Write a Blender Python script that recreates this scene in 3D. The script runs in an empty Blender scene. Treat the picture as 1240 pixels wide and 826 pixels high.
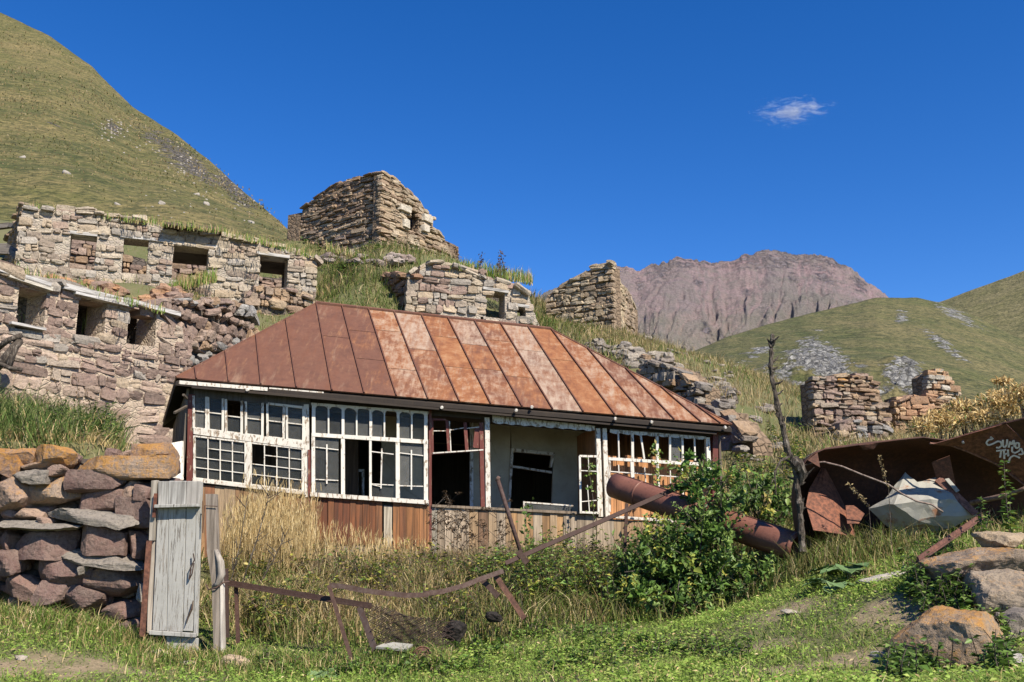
import bpy, bmesh, math, random
import numpy as np
from mathutils import Vector, Matrix, noise

random.seed(7)
rng = np.random.default_rng(7)
SC = bpy.context.scene
COL = SC.collection

# ------------------------------------------------------------------ camera
EYE = Vector((0.0, 0.0, 1.6))
PITCH = math.radians(12.0)
F = 1190.0                      # focal length in pixels of a 1240 px wide picture
cam_d = bpy.data.cameras.new("camera")
cam_d.sensor_width = 36.0
cam_d.lens = 36.0 * F / 1240.0
cam_d.clip_start = 0.1
cam_d.clip_end = 30000.0
cam = bpy.data.objects.new("camera", cam_d)
cam.location = EYE
cam.rotation_euler = (math.pi / 2 + PITCH, 0, 0)
COL.objects.link(cam)
SC.camera = cam

# ------------------------------------------------------------------ light
SUN_EL = math.radians(44.0)
SUN_AZ = math.radians(40.0)     # to the right of straight behind the camera
sun_dir = Vector((math.sin(SUN_AZ) * math.cos(SUN_EL), -math.cos(SUN_AZ) * math.cos(SUN_EL), math.sin(SUN_EL)))
sun_d = bpy.data.lights.new("sun", 'SUN')
sun_d.energy = 5.0
sun_d.angle = math.radians(0.5)
sun_d.color = (1.0, 0.915, 0.79)
sun = bpy.data.objects.new("sun", sun_d)
sun.rotation_euler = sun_dir.to_track_quat('Z', 'Y').to_euler()
sun.location = (30, -30, 60)
COL.objects.link(sun)

world = bpy.data.worlds.new("World")
SC.world = world
world.use_nodes = True
wn, wl = world.node_tree.nodes, world.node_tree.links
bg = wn["Background"]
sky = wn.new("ShaderNodeTexSky")
sky.sky_type = 'NISHITA'
sky.sun_disc = False
sky.sun_elevation = SUN_EL
# direction of the sun in the sky texture: rotation 0 is +Y, turning clockwise seen from above
sky.sun_rotation = math.atan2(sun_dir.x, sun_dir.y)
sky.altitude = 2300.0
sky.air_density = 1.0
sky.dust_density = 0.1
sky.ozone_density = 2.4
hsv = wn.new("ShaderNodeHueSaturation")      # the deep polarised blue of mountain air, the same everywhere
hsv.inputs["Saturation"].default_value = 1.36
hsv.inputs["Hue"].default_value = 0.512
hsv.inputs["Value"].default_value = 1.0
wl.new(sky.outputs[0], hsv.inputs["Color"])
wl.new(hsv.outputs[0], bg.inputs["Color"])
bg.inputs["Strength"].default_value = 0.105

SC.view_settings.view_transform = 'Standard'
SC.view_settings.look = 'None'
SC.view_settings.exposure = 0.80
SC.view_settings.gamma = 1.0
SC.render.engine = 'CYCLES'
SC.cycles.max_bounces = 6
SC.cycles.transparent_max_bounces = 12

# ------------------------------------------------------------------ pixel <-> place
SP, CP = math.sin(PITCH), math.cos(PITCH)
def ray(px, py):
    dy = py - 413.0
    return Vector((px - 620.0, F * CP + dy * SP, F * SP - dy * CP))
def at(px, py, Y):
    d = ray(px, py)
    return EYE + d * (Y / d.y)
def on_plane(px, py, p0, n):
    d = ray(px, py)
    return EYE + d * ((p0 - EYE).dot(n) / d.dot(n))

# ------------------------------------------------------------------ noise
def vnoise(x, y, seed=0):
    xi, yi = np.floor(x).astype(np.int64), np.floor(y).astype(np.int64)
    fx, fy = x - xi, y - yi
    fx, fy = fx * fx * (3 - 2 * fx), fy * fy * (3 - 2 * fy)
    def hsh(a, b):
        h = (a * 374761393 + b * 668265263 + seed * 1442695041) & 0xFFFFFFFF
        h = ((h ^ (h >> 13)) * 1274126177) & 0xFFFFFFFF
        return ((h ^ (h >> 16)) & 0xFFFF) / 65535.0
    a, b, c, d = hsh(xi, yi), hsh(xi + 1, yi), hsh(xi, yi + 1), hsh(xi + 1, yi + 1)
    return (a * (1 - fx) + b * fx) * (1 - fy) + (c * (1 - fx) + d * fx) * fy
def fbm(x, y, octv=5, seed=0, gain=0.5):
    x, y = np.asarray(x, float), np.asarray(y, float)
    s, a, t = np.zeros(np.broadcast(x, y).shape), 1.0, 0.0
    for k in range(octv):
        s = s + a * vnoise(x * 2 ** k + 17.3 * k, y * 2 ** k + 9.1 * k, seed + k)
        t += a
        a *= gain
    return s / t - 0.5
def sstep(t):
    t = np.clip(t, 0, 1)
    return t * t * (3 - 2 * t)

# ------------------------------------------------------------------ node helpers
def new_mat(name):
    m = bpy.data.materials.new(name)
    m.use_nodes = True
    nt = m.node_tree
    for n in list(nt.nodes):
        nt.nodes.remove(n)
    out = nt.nodes.new("ShaderNodeOutputMaterial")
    return m, nt, out
class NT:
    """short-hand for building node trees"""
    def __init__(s, name):
        s.m, s.t, s.out = new_mat(name)
        s.L = s.t.links.new
    def n(s, typ, ins=None, **kw):
        nd = s.t.nodes.new(typ)
        for k, v in kw.items():
            setattr(nd, k, v)
        for k, v in (ins or {}).items():
            if hasattr(v, "links") or isinstance(v, bpy.types.NodeSocket):
                s.L(v, nd.inputs[k])
            else:
                nd.inputs[k].default_value = v
        return nd
    def coord(s, kind="Object", scale=(1, 1, 1), rot=(0, 0, 0)):
        tc = s.n("ShaderNodeTexCoord")
        mp = s.n("ShaderNodeMapping", {"Vector": tc.outputs[kind], "Scale": scale, "Rotation": rot})
        return mp.outputs[0]
    def geo(s, scale=(1, 1, 1)):
        g = s.n("ShaderNodeNewGeometry")
        mp = s.n("ShaderNodeMapping", {"Vector": g.outputs["Position"], "Scale": scale})
        return mp.outputs[0]
    def noise(s, vec, scale, detail=4, rough=0.55, dist=0.0):
        return s.n("ShaderNodeTexNoise", {"Vector": vec, "Scale": scale, "Detail": detail, "Roughness": rough, "Distortion": dist}).outputs["Fac"]
    def vor(s, vec, scale, feature='F1', rand=1.0):
        return s.n("ShaderNodeTexVoronoi", {"Vector": vec, "Scale": scale, "Randomness": rand}, feature=feature)
    def ramp(s, fac, stops, interp='LINEAR'):
        r = s.n("ShaderNodeValToRGB", {"Fac": fac})
        r.color_ramp.interpolation = interp
        e = r.color_ramp.elements
        while len(e) < len(stops):
            e.new(0.5)
        for k, (p, c) in enumerate(stops):
            e[k].position = p
            e[k].color = (c, c, c, 1) if isinstance(c, (int, float)) else (*c[:3], 1)
        return r.outputs["Color"]
    def mix(s, fac, a, b, mode='MIX'):
        nd = s.n("ShaderNodeMix", data_type='RGBA', blend_type=mode)
        nd.clamp_factor = True
        for i, v in ((0, fac), (6, a), (7, b)):
            if isinstance(v, bpy.types.NodeSocket):
                s.L(v, nd.inputs[i])
            elif i == 0:
                nd.inputs[0].default_value = v
            else:
                nd.inputs[i].default_value = (*v[:3], 1)
        return nd.outputs[2]
    def math(s, op, a, b=0.0, clamp=False):
        nd = s.n("ShaderNodeMath", operation=op)
        nd.use_clamp = clamp
        for i, v in ((0, a), (1, b)):
            if isinstance(v, bpy.types.NodeSocket):
                s.L(v, nd.inputs[i])
            else:
                nd.inputs[i].default_value = v
        return nd.outputs[0]
    def bump(s, height, strength=0.5, dist=0.02, normal=None):
        ins = {"Height": height, "Strength": strength, "Distance": dist}
        if normal is not None:
            ins["Normal"] = normal
        return s.n("ShaderNodeBump", ins).outputs[0]
    def surf(s, color, rough=0.9, normal=None, metal=0.0, spec=0.3, **kw):
        ins = {"Base Color": color if isinstance(color, bpy.types.NodeSocket) else (*color[:3], 1), "Roughness": rough, "Metallic": metal, "Specular IOR Level": spec}
        ins.update(kw)
        if normal is not None:
            ins["Normal"] = normal
        b = s.n("ShaderNodeBsdfPrincipled", ins)
        s.L(b.outputs[0], s.out.inputs[0])
        return s.m

# ------------------------------------------------------------------ object helpers
WLOC = {}
def link(o, parent=None, loc=(0, 0, 0)):
    loc = Vector(loc)
    COL.objects.link(o)
    WLOC[o.name] = loc
    if parent is not None:
        o.parent = parent
        o.location = loc - WLOC[parent.name]
    else:
        o.location = loc
    return o
def tag(o, label=None, cat=None, group=None, kind=None):
    if label: o["label"] = label
    if cat: o["category"] = cat
    if group: o["group"] = group
    if kind: o["kind"] = kind
    return o
def thing(name, loc, label, cat, group=None):
    o = bpy.data.objects.new(name, None)
    o.empty_display_size = 0.2
    link(o, None, loc)
    return tag(o, label, cat, group, 'thing')

class MB:
    """collects faces given in world space; build() links them as one mesh object"""
    def __init__(s):
        s.v, s.f = [], []
    def poly(s, pts):
        i = len(s.v)
        s.v += [Vector(p) for p in pts]
        s.f.append(list(range(i, i + len(pts))))
    def prism(s, pts, vec):
        """closed solid: polygon pts swept by vec"""
        vec = Vector(vec)
        n, i = len(pts), len(s.v)
        a = [Vector(p) for p in pts]
        s.v += a + [p + vec for p in a]
        s.f.append(list(range(i, i + n)))
        s.f.append([i + n + k for k in reversed(range(n))])
        for k in range(n):
            j = (k + 1) % n
            s.f.append([i + j, i + k, i + n + k, i + n + j])
        return s
    def hexa(s, a, b):
        """solid between two matching polygons"""
        n, i = len(a), len(s.v)
        s.v += [Vector(p) for p in a] + [Vector(p) for p in b]
        s.f.append(list(range(i, i + n)))
        s.f.append([i + n + k for k in reversed(range(n))])
        for k in range(n):
            j = (k + 1) % n
            s.f.append([i + j, i + k, i + n + k, i + n + j])
        return s
    def bar(s, p, q, w, t=None, up=None):
        """rectangular bar from p to q, w across (along side), t deep (along up)"""
        p, q = Vector(p), Vector(q)
        t = w if t is None else t
        d = (q - p).normalized()
        up = Vector(up) if up is not None else Vector((0, -1, 0))
        side = d.cross(up)
        if side.length < 1e-4:
            side = d.cross(Vector((1, 0, 0)))
        side.normalize()
        up = side.cross(d).normalized()
        c = [side * w / 2 + up * t / 2, -side * w / 2 + up * t / 2, -side * w / 2 - up * t / 2, side * w / 2 - up * t / 2]
        return s.hexa([p + x for x in c], [q + x for x in c])
    def tube(s, pts, r, seg=8, caps=True):
        pts = [Vector(p) for p in pts]
        rs = [r] * len(pts) if isinstance(r, (int, float)) else list(r)
        i0, ref = len(s.v), None
        for k, p in enumerate(pts):
            d = (pts[min(k + 1, len(pts) - 1)] - pts[max(k - 1, 0)]).normalized()
            if ref is None:
                ref = d.orthogonal().normalized()
            ref = (ref - d * ref.dot(d)).normalized()
            b = d.cross(ref)
            for a in range(seg):
                an = 2 * math.pi * a / seg
                s.v.append(p + (ref * math.cos(an) + b * math.sin(an)) * rs[k])
        for k in range(len(pts) - 1):
            for a in range(seg):
                c = (a + 1) % seg
                s.f.append([i0 + k * seg + a, i0 + k * seg + c, i0 + (k + 1) * seg + c, i0 + (k + 1) * seg + a])
        if caps:
            s.f.append([i0 + a for a in reversed(range(seg))])
            e = i0 + (len(pts) - 1) * seg
            s.f.append([e + a for a in range(seg)])
        return s
    def build(s, name, mat, parent=None, color=None, smooth=False, loc=None, bevel=0.0, kind=None, label=None):
        vs = s.v
        if loc is None:
            loc = sum(vs, Vector()) / max(len(vs), 1)
        loc = Vector(loc)
        me = bpy.data.meshes.new(name)
        me.from_pydata([tuple(v - loc) for v in vs], [], s.f)
        if smooth:
            me.polygons.foreach_set("use_smooth", [True] * len(me.polygons))
        bm = bmesh.new()
        bm.from_mesh(me)
        if bevel > 0:
            bmesh.ops.bevel(bm, geom=bm.edges[:], offset=bevel, segments=1, affect='EDGES')
        bmesh.ops.recalc_face_normals(bm, faces=bm.faces)
        bm.to_mesh(me)
        bm.free()
        me.materials.append(mat)
        o = bpy.data.objects.new(name, me)
        if color is not None:
            o.color = (*color[:3], color[3] if len(color) > 3 else 0.0)
        link(o, parent, loc)
        return tag(o, label=label, kind=kind)

def np_mesh(name, verts, quads=None, tris=None, mat=None, col=None, attrs=None, parent=None, kind=None, label=None, cat=None, smooth=False, group=None):
    """one mesh object out of numpy arrays; col = per-vertex colour"""
    verts = np.asarray(verts, np.float32)
    me = bpy.data.meshes.new(name)
    me.vertices.add(len(verts))
    me.vertices.foreach_set("co", verts.ravel())
    nq = 0 if quads is None else len(quads)
    ntr = 0 if tris is None else len(tris)
    idx = np.concatenate([np.asarray(quads, np.int32).ravel() if nq else np.zeros(0, np.int32), np.asarray(tris, np.int32).ravel() if ntr else np.zeros(0, np.int32)])
    me.loops.add(len(idx))
    me.loops.foreach_set("vertex_index", idx)
    me.polygons.add(nq + ntr)
    st = np.concatenate([np.arange(nq) * 4, nq * 4 + np.arange(ntr) * 3]).astype(np.int32)
    me.polygons.foreach_set("loop_start", st)
    me.polygons.foreach_set("loop_total", np.concatenate([np.full(nq, 4), np.full(ntr, 3)]).astype(np.int32))
    if smooth:
        me.polygons.foreach_set("use_smooth", np.ones(nq + ntr, bool))
    me.update(calc_edges=True)
    if col is not None:
        a = me.color_attributes.new("Col", 'FLOAT_COLOR', 'POINT')
        c4 = np.ones((len(verts), 4), np.float32)
        c4[:, :3] = col
        a.data.foreach_set("color", c4.ravel())
    for k, v in (attrs or {}).items():
        a = me.attributes.new(k, 'FLOAT', 'POINT')
        a.data.foreach_set("value", np.asarray(v, np.float32).ravel())
    me.materials.append(mat)
    o = bpy.data.objects.new(name, me)
    link(o, parent, WLOC[parent.name] if parent is not None else (0, 0, 0))
    return tag(o, label, cat, group, kind)
def grid_quads(nr, nc):
    i = np.arange(nr * nc).reshape(nr, nc)
    return np.stack([i[:-1, :-1], i[:-1, 1:], i[1:, 1:], i[1:, :-1]], -1).reshape(-1, 4)
# ------------------------------------------------------------------ materials of the setting
def mat_ground():
    t = NT("ground_soil")
    g = t.geo()
    n1 = t.noise(g, 0.55, 6, 0.6)
    n2 = t.noise(g, 6.0, 6, 0.65)
    n3 = t.noise(g, 45.0, 4, 0.7)
    c = t.ramp(n1, [(0.3, (0.06, 0.085, 0.02)), (0.5, (0.095, 0.105, 0.035)), (0.7, (0.14, 0.125, 0.055))])
    c = t.mix(t.ramp(n2, [(0.35, 0.0), (0.75, 0.55)]), c, (0.17, 0.13, 0.085))
    bare = t.n("ShaderNodeAttribute", attribute_name="bare").outputs["Fac"]
    soil = t.ramp(n3, [(0.3, (0.15, 0.11, 0.07)), (0.6, (0.29, 0.22, 0.14)), (0.85, (0.42, 0.34, 0.23))])
    c = t.mix(t.math('MULTIPLY', bare, t.ramp(n2, [(0.3, 0.5), (0.55, 1.0)]), True), c, soil)
    far = t.n("ShaderNodeAttribute", attribute_name="far").outputs["Fac"]
    c = t.mix(far, c, (0.11, 0.115, 0.045))
    return t.surf(c, 0.95, t.bump(t.math('ADD', n2, t.math('MULTIPLY', n3, 0.3)), 0.8, 0.05))

def mat_hill(name, grass_a, grass_b, grass_c, rock_a, rock_b, sc, rock_from=None):
    t = NT(name)
    g = t.geo()
    n1 = t.noise(g, 0.018 * sc, 7, 0.6)
    n2 = t.noise(g, 0.11 * sc, 8, 0.68)
    n3 = t.noise(g, 0.9 * sc, 6, 0.7)
    c = t.ramp(n1, [(0.36, grass_a), (0.5, grass_b), (0.64, grass_c)])
    c = t.mix(t.ramp(n2, [(0.40, 0.0), (0.66, 0.8)]), c, grass_c)
    c = t.mix(t.ramp(n3, [(0.36, 0.95), (0.54, 0.0)]), c, tuple(x * 0.42 for x in grass_a))
    n4 = t.noise(t.geo((0.75, 0.75, 1.8)), 0.34 * sc, 8, 0.75, 0.8)
    c = t.mix(t.ramp(n4, [(0.40, 0.75), (0.52, 0.0)]), c, tuple(x * 0.5 for x in grass_a))
    c = t.mix(t.ramp(n4, [(0.56, 0.0), (0.70, 0.7)]), c, tuple(min(x * 1.3, 1) for x in grass_c))
    c = t.mix(t.ramp(n3, [(0.58, 0.0), (0.75, 0.55)]), c, tuple(min(x * 1.35, 1) for x in grass_c))
    rk = t.n("ShaderNodeAttribute", attribute_name="rock").outputs["Fac"]
    v = t.vor(g, 0.42 * sc)
    ve = t.vor(g, 0.5 * sc, 'DISTANCE_TO_EDGE').outputs['Distance']
    v2 = t.noise(g, 0.5 * sc, 8, 0.75, 0.4)
    rc = t.mix(t.ramp(v2, [(0.38, 0.0), (0.62, 1.0)]), rock_a, rock_b)
    rc = t.mix(t.ramp(v.outputs["Distance"], [(0.35, 0.0), (0.9, 0.5)]), rc, tuple(x * 0.55 for x in rock_a))
    rc = t.mix(t.ramp(ve, [(0.02, 0.85), (0.16, 0.0)]), rc, tuple(x * 0.3 for x in rock_a))
    n5 = t.noise(g, 0.16 * sc, 5, 0.6)
    mask = t.math('ADD', rk, t.math('ADD', t.math('MULTIPLY', t.math('SUBTRACT', v2, 0.5), 1.5), t.math('MULTIPLY', t.math('SUBTRACT', n5, 0.5), 2.4)))
    mask = t.ramp(mask, [(0.42, 0.0), (0.58, 1.0)])
    mask = t.math('MULTIPLY', mask, t.ramp(rk, [(0.03, 0.0), (0.15, 1.0)]))
    c = t.mix(mask, c, rc)
    h = t.math('ADD', t.math('MULTIPLY', n2, 1.2), t.math('MULTIPLY', n3, 0.35))
    h = t.math('ADD', h, t.math('MULTIPLY', t.math('MULTIPLY', t.math('ADD', v2, t.math('MULTIPLY', v.outputs['Distance'], -1.0)), mask), 3.2))
    return t.surf(c, 0.95, t.bump(h, 0.75, 2.2 / sc))

def mat_mountain():
    t = NT("mountain_scree")
    g = t.geo()
    rk = t.n("ShaderNodeAttribute", attribute_name="rock").outputs["Fac"]
    gu = t.n("ShaderNodeAttribute", attribute_name="gully").outputs["Fac"]
    n1 = t.noise(g, 0.0022, 7, 0.6)
    n2 = t.noise(g, 0.012, 8, 0.72)
    n3 = t.noise(g, 0.03, 8, 0.75)
    c = t.ramp(n1, [(0.3, (0.26, 0.235, 0.20)), (0.5, (0.325, 0.25, 0.245)), (0.7, (0.40, 0.275, 0.275))])
    c = t.mix(t.math('MULTIPLY', gu, 0.7), c, (0.50, 0.32, 0.32))
    n6 = t.noise(g, 0.16, 6, 0.75)
    c = t.mix(t.ramp(n6, [(0.38, 0.6), (0.55, 0.0)]), c, (0.10, 0.095, 0.085))
    c = t.mix(t.ramp(n6, [(0.55, 0.0), (0.72, 0.5)]), c, (0.40, 0.34, 0.32))
    c = t.mix(t.ramp(n2, [(0.4, 0.0), (0.72, 0.75)]), c, (0.19, 0.185, 0.15))
    zz = t.n('ShaderNodeSeparateXYZ', {0: t.n('ShaderNodeNewGeometry').outputs['Position']}).outputs[2]
    lowg = t.math('ADD', t.math('MULTIPLY', zz, -0.0022), t.math('ADD', 1.35, t.math('MULTIPLY', n1, 0.8)))
    c = t.mix(t.math('MULTIPLY', t.ramp(lowg, [(0.4, 0.0), (0.9, 1.0)]), 0.55), c, (0.24, 0.245, 0.16))
    rc = t.mix(t.ramp(n3, [(0.4, 0.0), (0.6, 1.0)]), (0.13, 0.112, 0.118), (0.37, 0.31, 0.305))
    mask = t.ramp(t.math('ADD', rk, t.math('MULTIPLY', t.math('SUBTRACT', n3, 0.5), 2.2)), [(0.4, 0.0), (0.55, 1.0)])
    mask = t.math('MULTIPLY', mask, t.ramp(rk, [(0.03, 0.0), (0.15, 1.0)]))
    c = t.mix(mask, c, rc)
    h = t.math('ADD', t.math('ADD', n2, t.math('MULTIPLY', n6, 0.35)), t.math('MULTIPLY', n3, t.math('ADD', 0.5, mask)))
    return t.surf(c, 0.95, t.bump(h, 1.0, 38.0))

# ------------------------------------------------------------------ the ground near the house: a smooth sheet through surveyed points
def tps_fit(P):
    P = np.array(P, float)
    X, z = P[:, :2], P[:, 2]
    n = len(P)
    r = np.linalg.norm(X[:, None] - X[None], axis=-1)
    K = np.where(r > 0, r * r * np.log(r + 1e-9), 0) + np.eye(n) * 0.35
    Q = np.hstack([np.ones((n, 1)), X])
    A = np.block([[K, Q], [Q.T, np.zeros((3, 3))]])
    w = np.linalg.solve(A, np.concatenate([z, np.zeros(3)]))
    return X, w
def tps_eval(fit, x, y):
    X, w = fit
    x, y = np.asarray(x, float), np.asarray(y, float)
    out = w[-3] + w[-2] * x + w[-1] * y
    for k in range(len(X)):
        r2 = (x - X[k, 0]) ** 2 + (y - X[k, 1]) ** 2
        out = out + w[k] * 0.5 * r2 * np.log(r2 + 1e-9)
    return out
_px = [(0, 826, 8.5), (200, 826, 9), (400, 826, 9.4), (620, 826, 9), (820, 826, 7.6), (1000, 826, 6.6), (1240, 826, 5),
       (20, 748, 10.4), (100, 762, 10.3), (210, 792, 10.3), (300, 800, 10.2), (430, 805, 10), (530, 800, 10),
       (650, 772, 11.2), (760, 757, 11.5), (850, 742, 12), (1000, 694, 11.3), (900, 745, 10), (1050, 757, 8.6), (1100, 702, 9.6), (1180, 692, 9), (1230, 712, 8.6), (1170, 822, 7.2), (1100, 806, 7.6), (1230, 822, 6.7), (1180, 752, 8.0),
       (300, 724, 12.5), (430, 724, 13), (560, 713, 13.2), (680, 711, 13.2),
       (232, 677, 15), (500, 681, 15.4), (700, 677, 15.8), (870, 660, 16.3),
       (900, 612, 16.6), (960, 605, 16), (1000, 640, 13.6), (1100, 640, 12.8), (1240, 640, 12),
       (1000, 548, 20), (1100, 540, 21), (1200, 532, 20), (1300, 525, 20), (1240, 505, 24),
       (950, 560, 18.5), (885, 492, 24), (830, 442, 28), (770, 412, 31), (700, 397, 33), (660, 392, 32.5),
       (980, 530, 24), (1070, 525, 25), (1160, 515, 26), (560, 402, 27.5), (640, 402, 28),
       (440, 348, 28), (440, 302, 31), (370, 292, 35), (545, 312, 34), (461, 318, 33),
       (30, 342, 26), (200, 362, 27.5), (370, 384, 29), (-200, 300, 26)]
_ctl = [tuple(at(*p)) for p in _px]
for x, y, z in ((-5, 20.5, 1.9), (0, 20.5, 2.0), (3, 21, 2.3), (0, 17.5, 1.5), (-4, 17.5, 1.45),
                (-10, 0, 0), (0, 0, 0), (10, 0, 0.3), (-12, 6, 0.0), (12, 5, 1.0), (0, -8, -0.6), (-12, -8, -0.8), (14, -6, 0.2),
                (-14, 11, 1.2), (-16, 16, 3.2), (18, 16, 3.4), (20, 26, 5.2), (-9.5, 18.6, 3.5), (-7.5, 21.0, 3.6), (-12, 17.6, 3.5), (-8, 24.5, 7.6), (-11, 23.5, 7.8),
                (-13, 30.2, 8.9), (-10, 31, 8.9), (-7.4, 31.4, 9.0), (-13, 33.5, 11.6), (-9, 34.0, 11.8), (0, 40, 12.0), (-8, 38, 13.2), (8, 40, 9.0), (18, 40, 4.0), (28, 36, 3.0)):
    _ctl.append((x, y, z))
_base = tps_fit(_ctl)
_terr = tps_fit([tuple(at(*p)) for p in ((0, 540, 11), (100, 542, 11), (190, 548, 11), (0, 520, 14), (170, 530, 14), (0, 530, 18), (200, 558, 21), (-200, 530, 11), (-250, 520, 17))] + [(-14, 24, 8.2), (-9, 24.5, 8.0), (-20, 14, 3.4), (-7, 23, 6.0)])
WALL_Y = 10.62                          # face of the big dry stone wall
def hz_near(x, y):
    x, y = np.asarray(x, float), np.asarray(y, float)
    b = tps_eval(_base, x, y)
    t = tps_eval(_terr, x, y)
    xr = -4.25 - np.maximum(y - 10.7, 0) * 0.36
    m = sstep((y - WALL_Y - 0.25) / 0.35) * sstep((xr - x) / 0.45 + 0.5) * (1 - sstep((y - 20.5) / 3.0))
    z = b * (1 - m) + np.maximum(t, b) * m
    flat = sstep((np.abs(x + 0.6) - 5.0) / 1.0) + sstep((np.abs(y - 18.0) - 3.2) / 0.8)
    z = z + fbm(x * 0.9, y * 0.9, 4, 3) * 0.16 * np.clip(flat, 0.2, 1)
    return z
def hz(x, y):
    x, y = np.asarray(x, float), np.asarray(y, float)
    xc, yc = np.clip(x, -26, 30), np.clip(y, -10, 42)
    z = hz_near(xc, yc)
    d = np.hypot(x - xc, y - yc)
    far = -22.0 + fbm(x * 0.01, y * 0.01, 4, 11) * 6 - np.minimum(d, 900) * 0.02
    m = sstep(d / np.where(x > 2, 70.0, 45.0))
    lowbehind = (y > 42) | (x > 30)
    tgt = np.where(lowbehind, far, np.where(y < -10, -2.0 + fbm(x * .02, y * .02, 3, 5), z))
    return z * (1 - m) + tgt * m
def ground_hit(px, py, y0=4.0, y1=60.0):
    """where the line of sight through a picture point first meets the ground"""
    d = ray(px, py)
    Y = np.arange(y0, y1, 0.05)
    X, Z = d.x / d.y * Y, 1.6 + d.z / d.y * Y
    h = hz(X, Y)
    k = np.argmax(Z <= h) if np.any(Z <= h) else len(Y) - 1
    return Vector((X[k], Y[k], h[k]))
def gz(x, y):
    return float(hz(np.array([x]), np.array([y]))[0])

BARE = [(960, 740, 0.55, 0.22), (1090, 745, 0.5, 0.3), (905, 790, 0.6, 0.16), (1050, 800, 0.6, 0.14), (110, 806, 0.8, 0.16), (950, 816, 0.6, 0.14), (1120, 790, 0.4, 0.12), (30, 815, 0.6, 0.2)]
BAREP = []
for px, py, rx, ry in BARE:
    p = ground_hit(px, py)
    BAREP.append((p.x, p.y, rx * .95, ry * 1.9))
def bare_at(x, y):
    m = np.zeros(np.shape(x))
    for cx, cy, rx, ry in BAREP:
        m = np.maximum(m, 1.15 - ((x - cx) / rx) ** 2 - ((y - cy) / ry) ** 2)
    return np.clip(m * (1 + fbm(x * 4, y * 4, 4, 21) * 2.2), 0, 1)

def axis(lo, hi, step, far):
    a = list(np.arange(lo, hi + 1e-6, step))
    s, v = step, hi
    while v < far:
        s *= 1.18
        v += s
        a.append(v)
    s, v = step, lo
    while v > -far:
        s *= 1.18
        v -= s
        a.insert(0, v)
    return np.array(a)
ax, ay = axis(-26, 30, 0.2, 9000), axis(-10, 42, 0.2, 9000)
GX, GY = np.meshgrid(ax, ay)
GZ = hz(GX, GY)
fr = sstep((np.hypot(GX, GY) - 45) / 40)
ground = np_mesh("ground", np.stack([GX, GY, GZ], -1).reshape(-1, 3), quads=grid_quads(*GX.shape), mat=mat_ground(),
                 attrs={"bare": bare_at(GX, GY), "far": fr}, kind='structure', smooth=True)

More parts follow.
